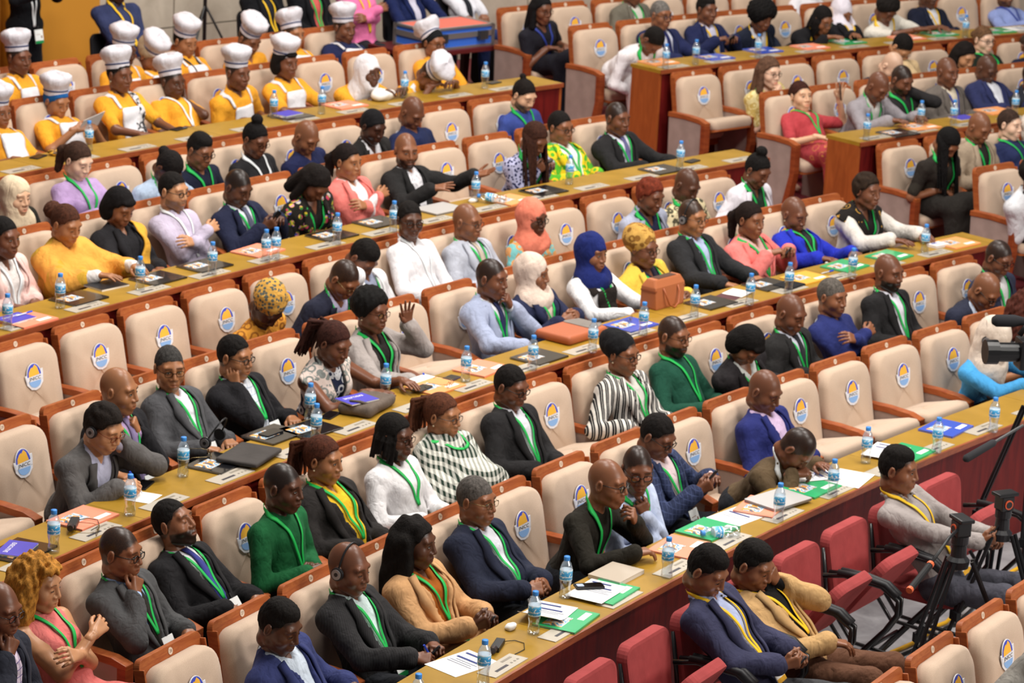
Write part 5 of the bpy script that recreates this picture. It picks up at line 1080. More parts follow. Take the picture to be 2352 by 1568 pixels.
 ('1fB',1,[0.012,0.31,1.04],'navy suit and striped tie','heavy glasses,grey hair','S:242a50,d8dae8,262b5e','desk,desk',{'tone': 'd','hair': 'thin','hcol': '6a6662','gl': 'pb','w': 1.08,'P': (0.005,0.4,0.49),'far': 1}),
 ('1fB',2,[0.002,0.29,1.043],'navy blazer and yellow lanyard','tapping a phone','S:22284c,d0cee4,,o','tap,tap',{'tone': 'c','hair': 'fade','lan': 'y','P': (0.001,0.4,0.49),'far': 1}),
 ('1fB',3,[0.185,0.6,1.0],'dark blazer and big round afro','yellow lanyard','S:1d2232,dfe0ea','lap,lap',{'tone': 'c','hair': 'bigafro','hcol': '0f0d0d','fem': 1,'lan': 'y','pitch': 0.4,'eyes': 'd','P': (0.074,0.36,0.53),'far': 1}),
 ('1fB',4,[0.11,0.74,0.95],'black suit and clear glasses','yellow lanyard,leaning to read','S:1d1c1f,1d1c1f','desk,desk',{'tone': 'd','hair': 'locs','hcol': '14100f','fem': 1,'gl': 'mc','lan': 'y','pitch': 0.4,'eyes': 'd','P': (0.044,0.38,0.53),'far': 1}),
 ('1fB',5,[-0.16,0.13,0.868],'white headscarf and black jacket','yellow lanyard ends','S:1e1d21,e9e4ee','lap,lap',{'tone': 'd','hair': 'hijab','hcol': 'ebe5f0','fem': 1,'lan': 'y','pitch': 0.45,'eyes': 'd','P': (-0.064,0.4,0.49),'far': 1}),
 ('1fB',6,[0.242,0.541,0.956],'off white short sleeved top','dark curls hanging over the desk','T:eae4d8','deskin,desk',{'tone': 'c','hair': 'afro','hcol': '1a1614','lan': 'y','pitch': 0.8,'eyes': 'c','P': (0.097,0.4,0.49),'far': 1}),
 ('1fB',7,[-0.051,0.2,0.99],'midnight suit and yellow lanyard','hands folded by a green folder','S:1e2234,e2e2ea,,o','clasp,clasp',{'tone': 'b','hair': 'buzz','lan': 'y','badge': 1,'P': (-0.02,0.4,0.49),'far': 1}),
 ('1fB',9,[0.019,0.13,0.922],'periwinkle shirt and blue lanyard','top row at the right','B:93a3da','desk,desk',{'tone': 'd','hair': 'buzz','beard': 0.7,'lan': 'b','P': (0.008,0.4,0.49),'far': 1}),
 ('1rB',9,[0.14,0.46,1.001],'black dress and blue ribbon','glasses,seated at the aisle','T:24232b','lap,lap',{'tone': 'c','hair': 'lob','hcol': '0f0d0f','fem': 1,'gl': 'mb','lan': 'b','pitch': 0.15,'skirt': '1d1c24','feet': '1a1a1a','P': (0.056,0.4,0.49),'far': 1}),
 ('1rB',11,[0.004,0.28,1.063],'taupe grey suit','head above the frame,green lanyard','S:6f6a5e,e6e1d6,,o','lap,lap',{'tone': 'c','hair': 'buzz','lan': 'g','P': (0.001,0.4,0.49),'far': 1}),
 ('1rB',15,[-0.065,0.14,0.959],'white robe in the top row','mostly above the frame','N:eae8ee','lap,lap',{'tone': 'c','hair': 'buzz','P': (-0.026,0.4,0.49),'far': 1}),
 ('3rB',0,[0.071,0.56,1.059],'black tunic with gold bands','long black braids hanging forward','T:2c2723~half~34302a','lap,lap',{'tone': 'd','hair': 'longbr','hcol': '0f0d0d','fem': 1,'lan': 'g','pitch': 0.85,'eyes': 'c','P': (0.028,0.4,0.53),'skirt': '2c2926','w': 1.08,'feet': '222222','far': 1}),
 ('3rB',1,[-0.008,0.34,1.075],'beige suit and dark shirt','bald head bent down','S:ab9882,2c2826','lap,lap',{'tone': 'd','hair': 'bald','lan': 'g','pitch': 0.5,'eyes': 'd','P': (-0.003,0.4,0.49),'far': 1}),
 ('3rB',2,[-0.003,0.18,1.013],'dark blue top,cropped brown hair','looking aside','N:283056','lap,lap',{'tone': 'h','hair': 'short','hcol': '3a2a22','lan': 'g','fem': 1,'yaw': 0.2,'P': (-0.001,0.4,0.49),'far': 1}),
 ('3rB',3,[0.195,0.121,0.927],'pale headscarf at the edge','next to a dark blue top','N:3a3c52','lap,lap',{'tone': 'e','hair': 'hijab','hcol': 'dccfc2','fem': 1,'P': (0.078,0.4,0.49),'far': 1}),
 ('3fB',0,[0.235,0.581,0.994],'white jacket by the right aisle','leaning forward','S:e2e4e8,3a3a3e','lap,lap',{'tone': 'c','hair': 'afro','hcol': '17120f','P': (0.094,0.42,0.53),'feet': '191919','far': 1}),
 ('p',1,[0.123,0.11,1.091],'indigo blazer,yellow lanyard,red chair','holding a phone above the lap','S:3d3e58,b9c3e6,,','phone@0/-.06/-.09,tap@0/-.06/-.12',{'tone': 'd','hair': 'fade','lan': 'y','badge': 1,'pitch': 0.5,'eyes': 'd','trousers': '4c4d50','legs_': 1,'vend': 0.28,'P': (0.049,0.4,0.49)}),
 ('p',2,[0.154,0.11,0.977],'camel blazer and black shirt','hand shielding the brow','S:cca470,1d1b1b,,','lap,brow',{'tone': 'd','hair': 'fade','lan': 'y','pitch': 0.35,'eyes': 'd','trousers': '6e4c3a','legs_': 1,'vend': 0.28,'P': (0.062,0.4,0.49)}),
 ('p',5,[0.151,0.1,1.093],'light grey shirt jacket','phone held by a camera tripod','B:a69d9a','phone,tap@0/0/-.05',{'tone': 'd','hair': 'fade','lan': 'y','badge': 1,'yaw': 0.2,'trousers': '50505a','legs_': 1,'vend': 0.25,'P': (0.061,0.4,0.49)}),
 ('5f',-1,[-0.173,0.571,1.133],'silver grey suit in the corner','seen from the shoulder','S:8f8b84,dcdce0','lap,lap',{'tone': 'c','hair': 'buzz','P': (-0.069,0.4,0.49)}),
]
ITEMS = [
 ('bottle',4,-1.07509,0.035,0,0,'water bottle nearest to the charcoal pinstripe suit and white headphones',{}),
 ('bottle',4,-1.0527,0.168,0,0,'water bottle nearest to the tan blazer and rust top',{}),
 ('bottle',4,-1.03595,0.3,0,0,'water bottle nearest to the dark navy suit and gold glasses',{}),
 ('bottle',4,-1.01724,0.044,0,0,'water bottle nearest to the black tunic and black glasses',{}),
 ('bottle',4,-0.97969,0.042,0,0,'water bottle nearest to the blue checked blazer and pink shirt',{}),
 ('bottle',4,-0.96097,0.037,0,0,'water bottle nearest to the olive brown shirt jacket',{}),
 ('bottle',4,-0.93935,0.216,0,0,'water bottle nearest to the royal blue blazer and lilac shirt',{}),
 ('bottle',4,-0.92411,0.019,0,0,'second water bottle near the royal blue blazer and lilac shirt',{}),
 ('bottle',4,-0.904,-0.001,0,0,'water bottle nearest to the sky blue top and cream headscarf',{}),
 ('bottle',4,-1.09222,0.073,0,0,'water bottle nearest to the navy blue suit and pale open shirt',{}),
 ('bottle',3,-1.08178,0.057,0,0,'water bottle nearest to the grey wool jacket and headphones',{}),
 ('bottle',3,-1.06187,0.094,0,0,'second water bottle near the grey wool jacket and headphones',{}),
 ('bottle',3,-1.04197,0.262,0,0,'water bottle nearest to the lilac shirt and black cardigan',{}),
 ('bottle',3,-1.00483,0.351,0,0,'water bottle nearest to the black suit and checked shirt',{}),
 ('bottle',3,-1.0136,0.085,0,0,'second water bottle near the black suit and checked shirt',{}),
 ('bottle',3,-0.9866,0.276,0,0,'water bottle nearest to the sleeveless printed dress and scarf',{}),
 ('bottle',3,-0.96772,0.159,0,0,'water bottle nearest to the silver grey jacket and black top',{}),
 ('bottle',3,-0.95326,0.017,0,0,'water bottle nearest to the light blue suit and navy tie',{}),
 ('bottle',3,-0.9357,-0.011,0,0,'second water bottle near the light blue suit and navy tie',{}),
 ('bottle',3,-0.91864,0.012,0,0,'water bottle nearest to the navy jacket and cream headscarf',{}),
 ('bottle',3,-0.90036,0.05,0,0,'water bottle nearest to the navy headscarf and black pinafore',{}),
 ('bottle',3,-0.88415,-0.005,0,0,'water bottle nearest to the yellow jacket and gold headwrap',{}),
 ('bottle',3,-0.87056,0.006,0,0,'water bottle nearest to the black suit and black headphones',{}),
 ('bottle',3,-0.84957,-0.017,0,0,'water bottle nearest to the salmon pink buttoned jacket',{}),
 ('bottle',3,-0.81877,0.111,0,0,'water bottle nearest to the cream jacket and patterned black scarf',{}),
 ('bottle',2,-1.01347,0.068,0,0,'water bottle nearest to the pale pink blazer',{}),
 ('bottle',2,-0.99755,0.167,0,0,'second water bottle near the pale pink blazer',{}),
 ('bottle',2,-0.97921,0.106,0,0,'water bottle nearest to the yellow and black shawl',{}),
 ('bottle',2,-0.96215,0.044,0,0,'water bottle nearest to the black jacket under a yellow shawl',{}),
 ('bottle',2,-0.94793,0.034,0,0,'water bottle nearest to the lavender shirt',{}),
 ('bottle',2,-0.94536,0.028,0,0,'second water bottle near the lavender shirt',{}),
 ('bottle',2,-0.9281,0.034,0,0,'water bottle nearest to the navy suit and white shirt',{}),
 ('bottle',2,-0.91224,0.021,0,0,'water bottle nearest to the black jacket embroidered with flowers',{}),
 ('bottle',2,-0.87998,0.274,0,0,'water bottle nearest to the black blazer and patterned white shirt',{}),
 ('bottle',2,-0.85218,0.239,0,0,'water bottle nearest to the blue dotted blouse',{}),
 ('bottle',2,-0.82105,0.108,0,0,'water bottle nearest to the black suit and violet tie',{}),
 ('bottle',1,-0.92486,0.225,0,0,'water bottle nearest to the chef hat over a blue headband',{}),
 ('bottle',1,-0.87491,0.23,0,0,'water bottle nearest to the chef hat and wide white apron',{}),
 ('bottle',1,-0.86377,0.136,0,0,'water bottle nearest to the chef hat and pearl earrings',{}),
 ('bottle',1,-0.83721,0.233,0,0,'water bottle nearest to the chef hat tipped fully downward',{}),
 ('bottle',1,-0.8147,0.171,0,0,'water bottle nearest to the chef hat pushed behind a black headband',{}),
 ('bottle',1,-0.76159,0.035,0,0,'water bottle nearest to the long white robe',{}),
 ('bottle',1,-0.75117,0.061,0,0,'water bottle nearest to the navy suit and striped tie',{}),
 ('bottle',1,-0.73171,0.023,0,0,'water bottle nearest to the navy blazer and yellow lanyard',{}),
 ('bottle',1,-0.66142,0.016,0,0,'water bottle nearest to the midnight suit and yellow lanyard',{}),
 ('bottle',2,-0.76065,0.042,0,0,'water bottle nearest to the crimson robe with gold leaf print',{}),
 ('bottle',2,-0.73659,0.21,0,0,'water bottle nearest to the black safari shirt',{}),
 ('bottle',2,-0.72845,0.1,0,0,'second water bottle near the black safari shirt',{}),
 ('bottle',2,-0.70495,0.155,0,0,'water bottle nearest to the brown grey suit and cream shirt',{}),
 ('folder',4,-1.04467,0.13,0.1,0,'green folder beside a curling sheet of white paper',{'kind': 'green'}),
 ('paper',4,-1.04468,0.236,0.15,0.014,'white papers curling up on a green folder',{'curl': 0.1}),
 ('folder',4,-1.03,0.168,0.05,0,'green folder under printed sheets and a black phone',{'kind': 'green'}),
 ('paper',4,-1.03121,0.203,0.05,0.0145,'printed white sheets under a black phone',{}),
 ('phone',4,-1.03065,0.258,-0.75,0.02,'black phone lying on printed sheets',{'cam': 1}),
 ('notebook',4,-1.02193,0.259,0.0,0,'thick beige notebook without lettering',{'col': 'b9ab9a','txt': '','size': (0.19,0.25),'th': 0.022}),
 ('folder',4,-1.00326,0.225,0.1,0,'salmon folder beside a standing bottle,near a lying bottle',{'kind': 'salmon'}),
 ('folder',4,-0.99229,0.253,0.0,0,'green folder next to the bottle lying on its side',{'kind': 'green'}),
 ('paper',4,-0.98276,0.253,-0.1,0,'stapled white sheets between green folder and laptop',{}),
 ('folder',4,-0.97539,0.23,0.2,0,'narrow salmon folder beneath the laptop edge',{'kind': 'salmon'}),
 ('laptop',4,-0.97111,0.201,-0.15,0.014,'closed grey laptop on the front desk',{}),
 ('folder',4,-0.95981,0.198,0.0,0,'green folder before the olive brown shirt jacket',{'kind': 'green'}),
 ('paper',4,-0.95404,0.308,-0.5,0.0145,'white paper with a blue pen on top',{}),
 ('paper',4,-0.94952,0.136,0.2,0,'open glossy magazine on the front desk',{'n': 4,'heads': False}),
 ('pen',4,-0.95461,0.28,0.3,0.02,'blue pen lying on white paper',{}),
 ('folder',4,-0.92878,0.135,0.05,0,'green folder before the empty front row chairs',{'kind': 'green'}),
 ('paper',4,-0.93152,0.226,0.2,0.0145,'white sheets on the green folder before empty chairs',{}),
 ('folder',4,-0.90925,0.232,0.1,0,'royal blue folder on the front desk',{'kind': 'blue'}),
 ('paper',4,-1.06979,0.245,-0.25,0,'printed agenda sheet at the left of the front desk',{}),
 ('tissue',4,-1.05294,0.292,0,0,'crumpled snack wrapper on the front desk',{}),
 ('device',4,-1.06128,0.211,0.3,0,'black headset receiver on the front desk',{}),
 ('folder',3,-1.06761,0.244,0.0,0,'salmon folder under a black headset receiver',{'kind': 'salmon'}),
 ('device',3,-1.07197,0.191,0.5,0.015,'black headset receiver on a salmon folder',{}),
 ('specs',3,-1.07254,0.102,0.5,0,'wire reading glasses beside the black headset receiver',{}),
 ('folder',3,-1.08458,0.184,0.1,0,'black folder under a purple notebook at the desk end',{'kind': 'black'}),
 ('notebook',3,-1.08498,0.2,0.3,0.014,'purple notebook lettered executive on a black folder',{}),
 ('phone',3,-1.0494,0.328,0.3,0,'black phone by the person in grey wool jacket',{}),
 ('paper',3,-1.05389,0.211,0.2,0,'small notepad sheet being written on',{'size': (0.14,0.16),'heads': False}),
 ('folder',3,-1.03355,0.246,0.1,0,'black folder under round glasses and a headband',{'kind': 'black'}),
 ('sleeve',3,-1.02845,0.166,0.2,0.014,'grey padded laptop sleeve on the desk',{}),
 ('loosehp',3,-1.02791,0.424,0.2,0.03,'thin black headphones lying on a black folder',{}),
 ('specs',3,-1.03408,0.366,0.8,0.014,'round wire glasses lying on a black folder',{}),
 ('folder',3,-1.01557,0.328,0.0,0,'black folder,glossy,topped with a dark phone',{'kind': 'black'}),
 ('phone',3,-1.01595,0.337,0.0,0.014,'dark phone on the glossy black folder',{}),
 ('folder',3,-1.00925,0.234,-0.1,0,'plain black folder behind two water bottles',{'kind': 'black'}),
 ('phone',3,-1.00053,0.316,0.2,0,'black phone beside the brown pouch bag',{}),
 ('pouch',3,-0.99328,0.238,0.2,0,'brown grey pouch bag under a purple notebook',{}),
 ('notebook',3,-0.99555,0.253,-0.2,0.072,'purple notebook lettered executive on the pouch bag',{}),
 ('folder',3,-0.97453,0.211,0.0,0,'orange folder holding glasses and a phone',{'kind': 'orange'}),
 ('phone',3,-0.97802,0.226,0.1,0.014,'dark phone on the orange folder',{}),
 ('paper',3,-0.972,0.356,0.0,0,'white note sheet behind the orange folder',{'size': (0.15,0.2),'heads': False}),
 ('specs',3,-0.97404,0.191,0.3,0.014,'black reading glasses on the orange folder',{}),
 ('phone',3,-0.9686,0.253,0.1,0,'purple cased phone between orange and salmon folders',{'col': '4a3a5c'}),
 ('folder',3,-0.95947,0.248,0.1,0,'salmon folder with a red ring binder cover',{'kind': 'salmon'}),
 ('folder',3,-0.94583,0.148,0.0,0,'black folder beside the brown laptop bag',{'kind': 'black'}),
 ('briefcase',3,-0.92938,0.311,0.0,0,'brown and grey laptop bag lying flat',{}),
 ('folder',3,-0.91483,0.204,0.0,0,'royal blue folder under black glasses',{'kind': 'blue'}),
 ('specs',3,-0.91498,0.282,0.4,0.014,'black glasses on the royal blue folder',{}),
 ('handbag',3,-0.89756,0.386,0.0,0,'tan leather handbag standing on the desk',{}),
 ('folder',3,-0.88917,0.192,0.0,0,'glossy black folder beside the tan handbag',{'kind': 'black'}),
 ('notebook',3,-0.88116,0.219,0.2,0,'dark diary with a white page and pen',{'col': '5a3038','txt': ''}),
 ('paper',3,-0.87885,0.23,0.2,0.009,'white page on the dark diary',{'size': (0.15,0.18),'heads': False}),
 ('folder',3,-0.86826,0.241,0.0,0,'black folder between two bottles',{'kind': 'black'}),
 ('sleeve',3,-0.86523,0.132,0.1,0,'slim black pouch beside a water bottle',{}),
 ('folder',3,-0.85747,0.184,0.0,0,'yellow folder on the middle desk',{'kind': 'yellow'}),
 ('pen',3,-0.84956,0.194,0.0,0,'blue pen on the bare middle desk',{}),
 ('folder',3,-0.84258,0.218,0.1,0,'green folder beside a standing bottle,middle desk',{'kind': 'green'}),
 ('folder',3,-0.82748,0.207,0.1,0,'green folder before the cream jacket',{'kind': 'green'}),
 ('folder',3,-0.80533,0.166,0.0,0,'orange folder with white print at the aisle end',{'kind': 'orange'}),
 ('box',3,-0.81078,0.194,0,0,'small white box beside an orange folder',{}),
 ('folder',2,-1.00728,0.115,0.0,0,'salmon folder at the left desk end',{'kind': 'salmon'}),
 ('notebook',2,-1.00864,0.164,0.0,0.014,'purple notebook lettered executive on a salmon folder',{}),
 ('pen',2,-1.00638,0.169,0.0,0.024,'blue pen on the purple notebook',{}),
 ('folder',2,-0.99098,0.232,0.0,0,'glossy black folder before the yellow and black shawl',{'kind': 'black'}),
 ('notebook',2,-0.98109,0.323,-0.1,0,'black tablet case on the desk',{'col': '1b1b1e','txt': '','size': (0.17,0.23),'th': 0.012}),
 ('folder',2,-0.97118,0.216,0.0,0,'glossy black folder right of a black tablet case',{'kind': 'black'}),
 ('folder',2,-0.95844,0.226,0.0,0,'black folder before the lavender shirt',{'kind': 'black'}),
 ('folder',2,-0.94315,0.256,0.1,0,'salmon folder beside two bottles',{'kind': 'salmon'}),
 ('folder',2,-0.92363,0.219,0.0,0,'black folder before the flower embroidered jacket',{'kind': 'black'}),
 ('folder',2,-0.90888,0.268,0.0,0,'black folder before the salmon blazer',{'kind': 'black'}),
 ('laptop',2,-0.89107,0.258,0.0,0,'slim grey laptop beside the gesturing person',{}),
 ('folder',2,-0.87364,0.136,0.1,0,'orange folder beside a bottle lying down',{'kind': 'orange'}),
 ('tissue',2,-0.88062,0.275,0,0,'crumpled white tissue on the desk',{}),
 ('folder',2,-0.86182,0.187,0.0,0,'black folder before the blue dotted blouse',{'kind': 'black'}),
 ('folder',2,-0.82535,0.155,0.0,0,'black folder before the black suit with violet tie',{'kind': 'black'}),
 ('phone',2,-0.81294,0.233,0.2,0,'dark phone near the aisle end of the desk',{}),
 ('phone',1,-0.93607,0.294,0.3,0,'dark phone beside fruit on the back desk',{}),
 ('banana',1,-0.93123,0.31,0,0,'ripe spotted bananas on the back desk',{}),
 ('phone',1,-0.89764,0.364,0.2,0,'black phone before the white lanyard chef',{}),
 ('folder',1,-0.87078,0.2,0.0,0,'black folder under a purple booklet',{'kind': 'black'}),
 ('notebook',1,-0.87077,0.24,0.1,0.014,'purple booklet on a black folder',{'txt': ''}),
 ('folder',1,-0.85365,0.267,0.0,0,'salmon folder with a purple cover sheet',{'kind': 'salmon'}),
 ('tissue',1,-0.84197,0.287,0,0,'folded white chef hat lying on the desk',{'s': 3.2}),
 ('phone',1,-0.80867,0.295,0.2,0,'dark phone by the last bottle of the back desk',{}),
 ('folder',1,-0.75752,0.277,0.0,0,'orange folder at the desk end by the aisle',{'kind': 'orange'}),
 ('folder',1,-0.74097,0.217,0.0,0,'blue folder before the navy blazer',{'kind': 'blue'}),
 ('folder',1,-0.72336,0.276,0.0,0,'blue folder before the round afro',{'kind': 'blue'}),
 ('folder',1,-0.70907,0.222,0.0,0,'salmon folder before the clear glasses',{'kind': 'salmon'}),
 ('folder',1,-0.69503,0.282,0.0,0,'green folder before the white headscarf',{'kind': 'green'}),
 ('folder',1,-0.67645,0.214,0.0,0,'salmon folder before the off white top',{'kind': 'salmon'}),
 ('folder',1,-0.66401,0.254,0.0,0,'green folder before the midnight suit',{'kind': 'green'}),
 ('folder',1,-0.64599,0.177,0.0,0,'green folder before the periwinkle shirt',{'kind': 'green'}),
 ('paper',1,-0.63762,0.217,0.0,0,'white papers at the right end of the top desk',{}),
 ('folder',2,-0.74812,0.09,0.0,0,'black folder at the aisle desk end',{'kind': 'black'}),
 ('folder',2,-0.73748,0.187,0.0,0,'orange folder before the black safari shirt',{'kind': 'orange'}),
 ('notebook',2,-0.71927,0.281,0.0,0,'purple notebook before the brown grey suit',{'txt': ''}),
 ('folder',2,-0.70572,0.355,0.0,0,'orange folder before the indigo suit',{'kind': 'orange'}),
 ('lying',4,-0.99138,0.074,0.9,0,'water bottle lying on its side by a green folder',{}),
 ('lying',2,-0.8777,0.051,0.35,0.014,'water bottle lying on its side on an orange folder',{}),
]
# ------------------------------------------------------------------ the setting
def FZ(r): return row_RZ(r)[1] - DESK_H
AEND, BBEG = -.795, -.764
def floor_mat(h, h2, sc):
    n = NT('floor'); v = n.coord(); n.col(n.ramp(n.noise(v, sc, 6, .65, .6), [(.3, h), (.7, h2)])); n.set(Roughness=.45); return n.m
carpet = floor_mat('5a1620', '8c2430', 60); marble = floor_mat('7d7c80', 'b0afb2', 3.2); dark = floor_mat('2a1a1a', '3b2422', 30)
def struct(b, name, m): o = b.build(name, m); o['kind'] = 'structure'; return o
b = MB(); arc(b, 20, row_RZ(4)[0] + .02, -.2, 0, -1.35, -.60); struct(b, 'floor', marble)
for r in (4, 3, 2, 1):      # carpeted tiers, one step per desk row
    R0 = row_RZ(r)[0]; b = MB(); arc(b, R0 + .02, (row_RZ(r - 1)[0] + .02) if r > 1 else 46, FZ(r) - .5, FZ(r), -1.35, -.50)
    struct(b, 'floor', carpet)
    b = MB()
    if r > 1: arc(b, row_RZ(r - 1)[0] - .42, row_RZ(r - 1)[0] + .02, FZ(r) - .1, FZ(r - 1), AEND + .0015, BBEG - .0015); struct(b, 'trim_1', carpet)
# back wall: stone slabs, an ochre panel, a curtain at the far end
WR = 43.05
stone = floor_mat('b3a896', 'c6bcab', 5); gap = plain('6e6558', .8)
b = MB(); arc(b, WR + .03, WR + .3, 0, 6, -.8325, -.50); struct(b, 'wall_back', gap)
b = MB(); t = -.832
while t < -.50:
    for k in range(9): arc(b, WR, WR + .06, .63 + .62 * k + .006, .63 + .62 * (k + 1) - .006, t, t + .0205, 1)
    t += .0209
struct(b, 'wall_back', stone)
b = MB(); arc(b, WR - .05, WR + .3, 0, 6, -.851, -.8325); struct(b, 'wall_back', plain('c08426', .7))
b = MB(); arc(b, WR - .12, WR + .1, 0, 6, -.8535, -.851); struct(b, 'trim_2', plain('7a2c1a', .5))
b = MB(); vs = []; n = 160
for i in range(n + 1):
    th = -.96 + (.96 - .854) * i / n; R = WR - .08 + .05 * math.sin(i * 1.25) + .02 * math.sin(i * .41)
    for z in (.63, 5.5): vs.append(pol(R, th, z))
b.add(vs, [(2 * i, 2 * i + 2, 2 * i + 3, 2 * i + 1) for i in range(n)])
o = b.build('curtain', cloth('c98522', fold=.3), smooth=True); tag(o, 'ochre yellow curtain hanging in folds at the far left wall', 'curtain'); md = o.modifiers.new('s', 'SOLIDIFY'); md.thickness = .006
# ------------------------------------------------------------------ desks
topm = wood('93701c', 'ab8430', .40, (1.2, 1.2, 6), 'desk_top_wood', .03); frontm = wood('48090e', '701a16', .5, (7, 7, .9), 'desk_front_wood', 0); lipm = wood('7a3a22', 'a3552f', .3, (3, 3, 12), 'desk_edge_wood'); endm = wood('8a451f', 'a8592a', .4, (6, 6, 1), 'desk_end_wood')
seam = plain('5a3c18', .6)
def desk(r, t0, t1, label, ends):
    R, Z = row_RZ(r); zf = FZ(r + 1) if r < 4 else 0.0
    root = tag(empty('desk', pol(R, (t0 + t1) / 2, 0)), label, 'desk'); inv = -Vector(root.location)
    def part(name, m, fn, p=None):
        b = MB(); fn(b); o = b.build(name, m, root); o.matrix_parent_inverse = Matrix.Translation(inv); return o
    part('desk_top', topm, lambda b: arc(b, R, R + .37, Z - .03, Z, t0, t1))
    part('edge_trim', lipm, lambda b: arc(b, R - .012, R + .004, Z - .034, Z + .001, t0, t1))
    part('front_panel', frontm, lambda b: arc(b, R + .012, R + .034, zf, Z - .03, t0 + .0004, t1 - .0004))
    for t in ends: part('end_panel', endm, lambda b: arc(b, R + .01, R + .35, FZ(r), Z - .03, t, t + (.0007 if t == t0 else -.0007), 1))
    def seams(b):
        k = t0 + .02
        while k < t1: arc(b, R + .004, R + .366, Z, Z + .0006, k, k + .00005, 1); k += 3 * SEAT_W / R
    part('board_seam', seam, seams)
    rows = [x for x in ('%df' % r, '%dfB' % r) if x in ROWS]
    for rw in rows:
        for i in range(-3, 17):
            R2, th, _ = seat_polar(rw, i)
            th -= .1 * SEAT_W / R
            if not (t0 + .006 < th < t1 - .006) or (rw[-1] == 'B') != (t0 > -.79): continue
            def con(b, th=th):
                arc(b, R + .022, R + .125, Z, Z + .004, th - .155 / R, th + .155 / R, 2)
                b.cur = 1; arc(b, R + .050, R + .066, Z + .004, Z + .0052, th - .09 / R, th + .02 / R, 2)
                b.cur = 2; 
                for q in (.05, .08, .11): arc(b, R + .052, R + .062, Z + .004, Z + .0055, th + q / R, th + (q + .012) / R, 1)
                arc(b, R + .09, R + .105, Z + .004, Z + .0048, th + .03 / R, th + .12 / R, 1)
            part('console_panel', [plain('b9b0a2', .45, metal=.2), plain('34313a', .4), plain('8a8274', .4)], con)
    return root
for r in (1, 2, 3, 4):
    nm = {1: 'farthest', 2: 'second', 3: 'third', 4: 'nearest'}[r]
    desk(r, -1.24, AEND, 'long curved conference desk with ochre top, %s tier, aisle end at its right' % nm if False else 'long curved wooden conference desk, %s of the four tiers, before the aisle' % nm, [AEND])
for r in (1, 2): desk(r, BBEG, -.52, 'curved wooden conference desk across the aisle, %s tier' % {1: 'upper', 2: 'lower'}[r], [BBEG])
# ------------------------------------------------------------------ seats
SAT = {(p[0], round(p[1])): p for p in PEOPLE}
SAT[('1r', 1)] = [p for p in PEOPLE if p[0] == '1r' and p[1] == .8][0]
RNG = {'4f': (-1, 14), '4r': (-2, 15), '3f': (-2, 13), '3r': (0, 12), '2f': (-1, 10), '2r': (-1, 8), '1f': (-1, 7), '1r': (-1, 5), '2rB': (0, 7), '2fB': (0, 5), '1fB': (0, 9), '1rB': (9, 18), '3rB': (0, 3), '3fB': (0, 1), '5f': (-3, 1)}
NUM0 = {'3f': 28, '3r': 27, '4r': 28, '4f': 27, '2f': 27, '2r': 26, '1f': 26, '1r': 25}
RNAME = {'4f': 'nearest desk row', '4r': 'row behind the nearest desk row', '3f': 'third desk row', '3r': 'row behind the third desk', '2f': 'second desk row', '2r': 'row behind the second desk', '1f': 'farthest desk row', '1r': 'row behind the farthest desk', '2rB': 'row under the upper aisle desk', '2fB': 'lower desk across the aisle', '1fB': 'upper desk across the aisle', '1rB': 'topmost row across the aisle', '3rB': 'row under the lower aisle desk', '3fB': 'seat by the right aisle', '5f': 'frontmost row by the tripods'}
ORD = ['next', 'second', 'third', 'fourth', 'fifth', 'sixth', 'seventh', 'eighth', 'ninth', 'tenth']
def seat_xf2(row, i):
    if row == 'p': return pol(31.40, -1.0495 + .0172 * i, 0), math.pi - (-1.0495 + .0172 * i)
    if row == '5f': t = -1.0125 + .0196 * i; return pol(30.13, t, 0), math.pi - t
    return seat_xf(row, i)
for row, (a, z) in RNG.items():
    for i in range(a, z + 1):
        loc, rz = seat_xf2(row, i); pz = SAT.get((row, i))
        if pz: lab = 'beige auditorium chair of the person in ' + pz[3]
        else:
            prev = [k for k in range(i - 1, a - 1, -1) if (row, k) in SAT]; nxt = [k for k in range(i + 1, z + 1) if (row, k) in SAT]
            if prev: lab = 'empty beige chair, %s seat aisleward from the %s' % (ORD[i - prev[0] - 1], SAT[(row, prev[0])][3])
            elif nxt: lab = 'empty beige chair, %s seat wallward of the %s' % (ORD[nxt[0] - i - 1], SAT[(row, nxt[0])][3])
            else: lab = 'empty beige chair'
            if row == '5f': lab = 'empty beige chair in the frontmost row, %s from the tripods' % ORD[1 - i]
        num = NUM0.get(row, 12) - i
        c = chair(loc, rz, lab, num if num > 0 else None, 0.0 if pz else .31, i == z, 'auditorium chairs, ' + RNAME[row])
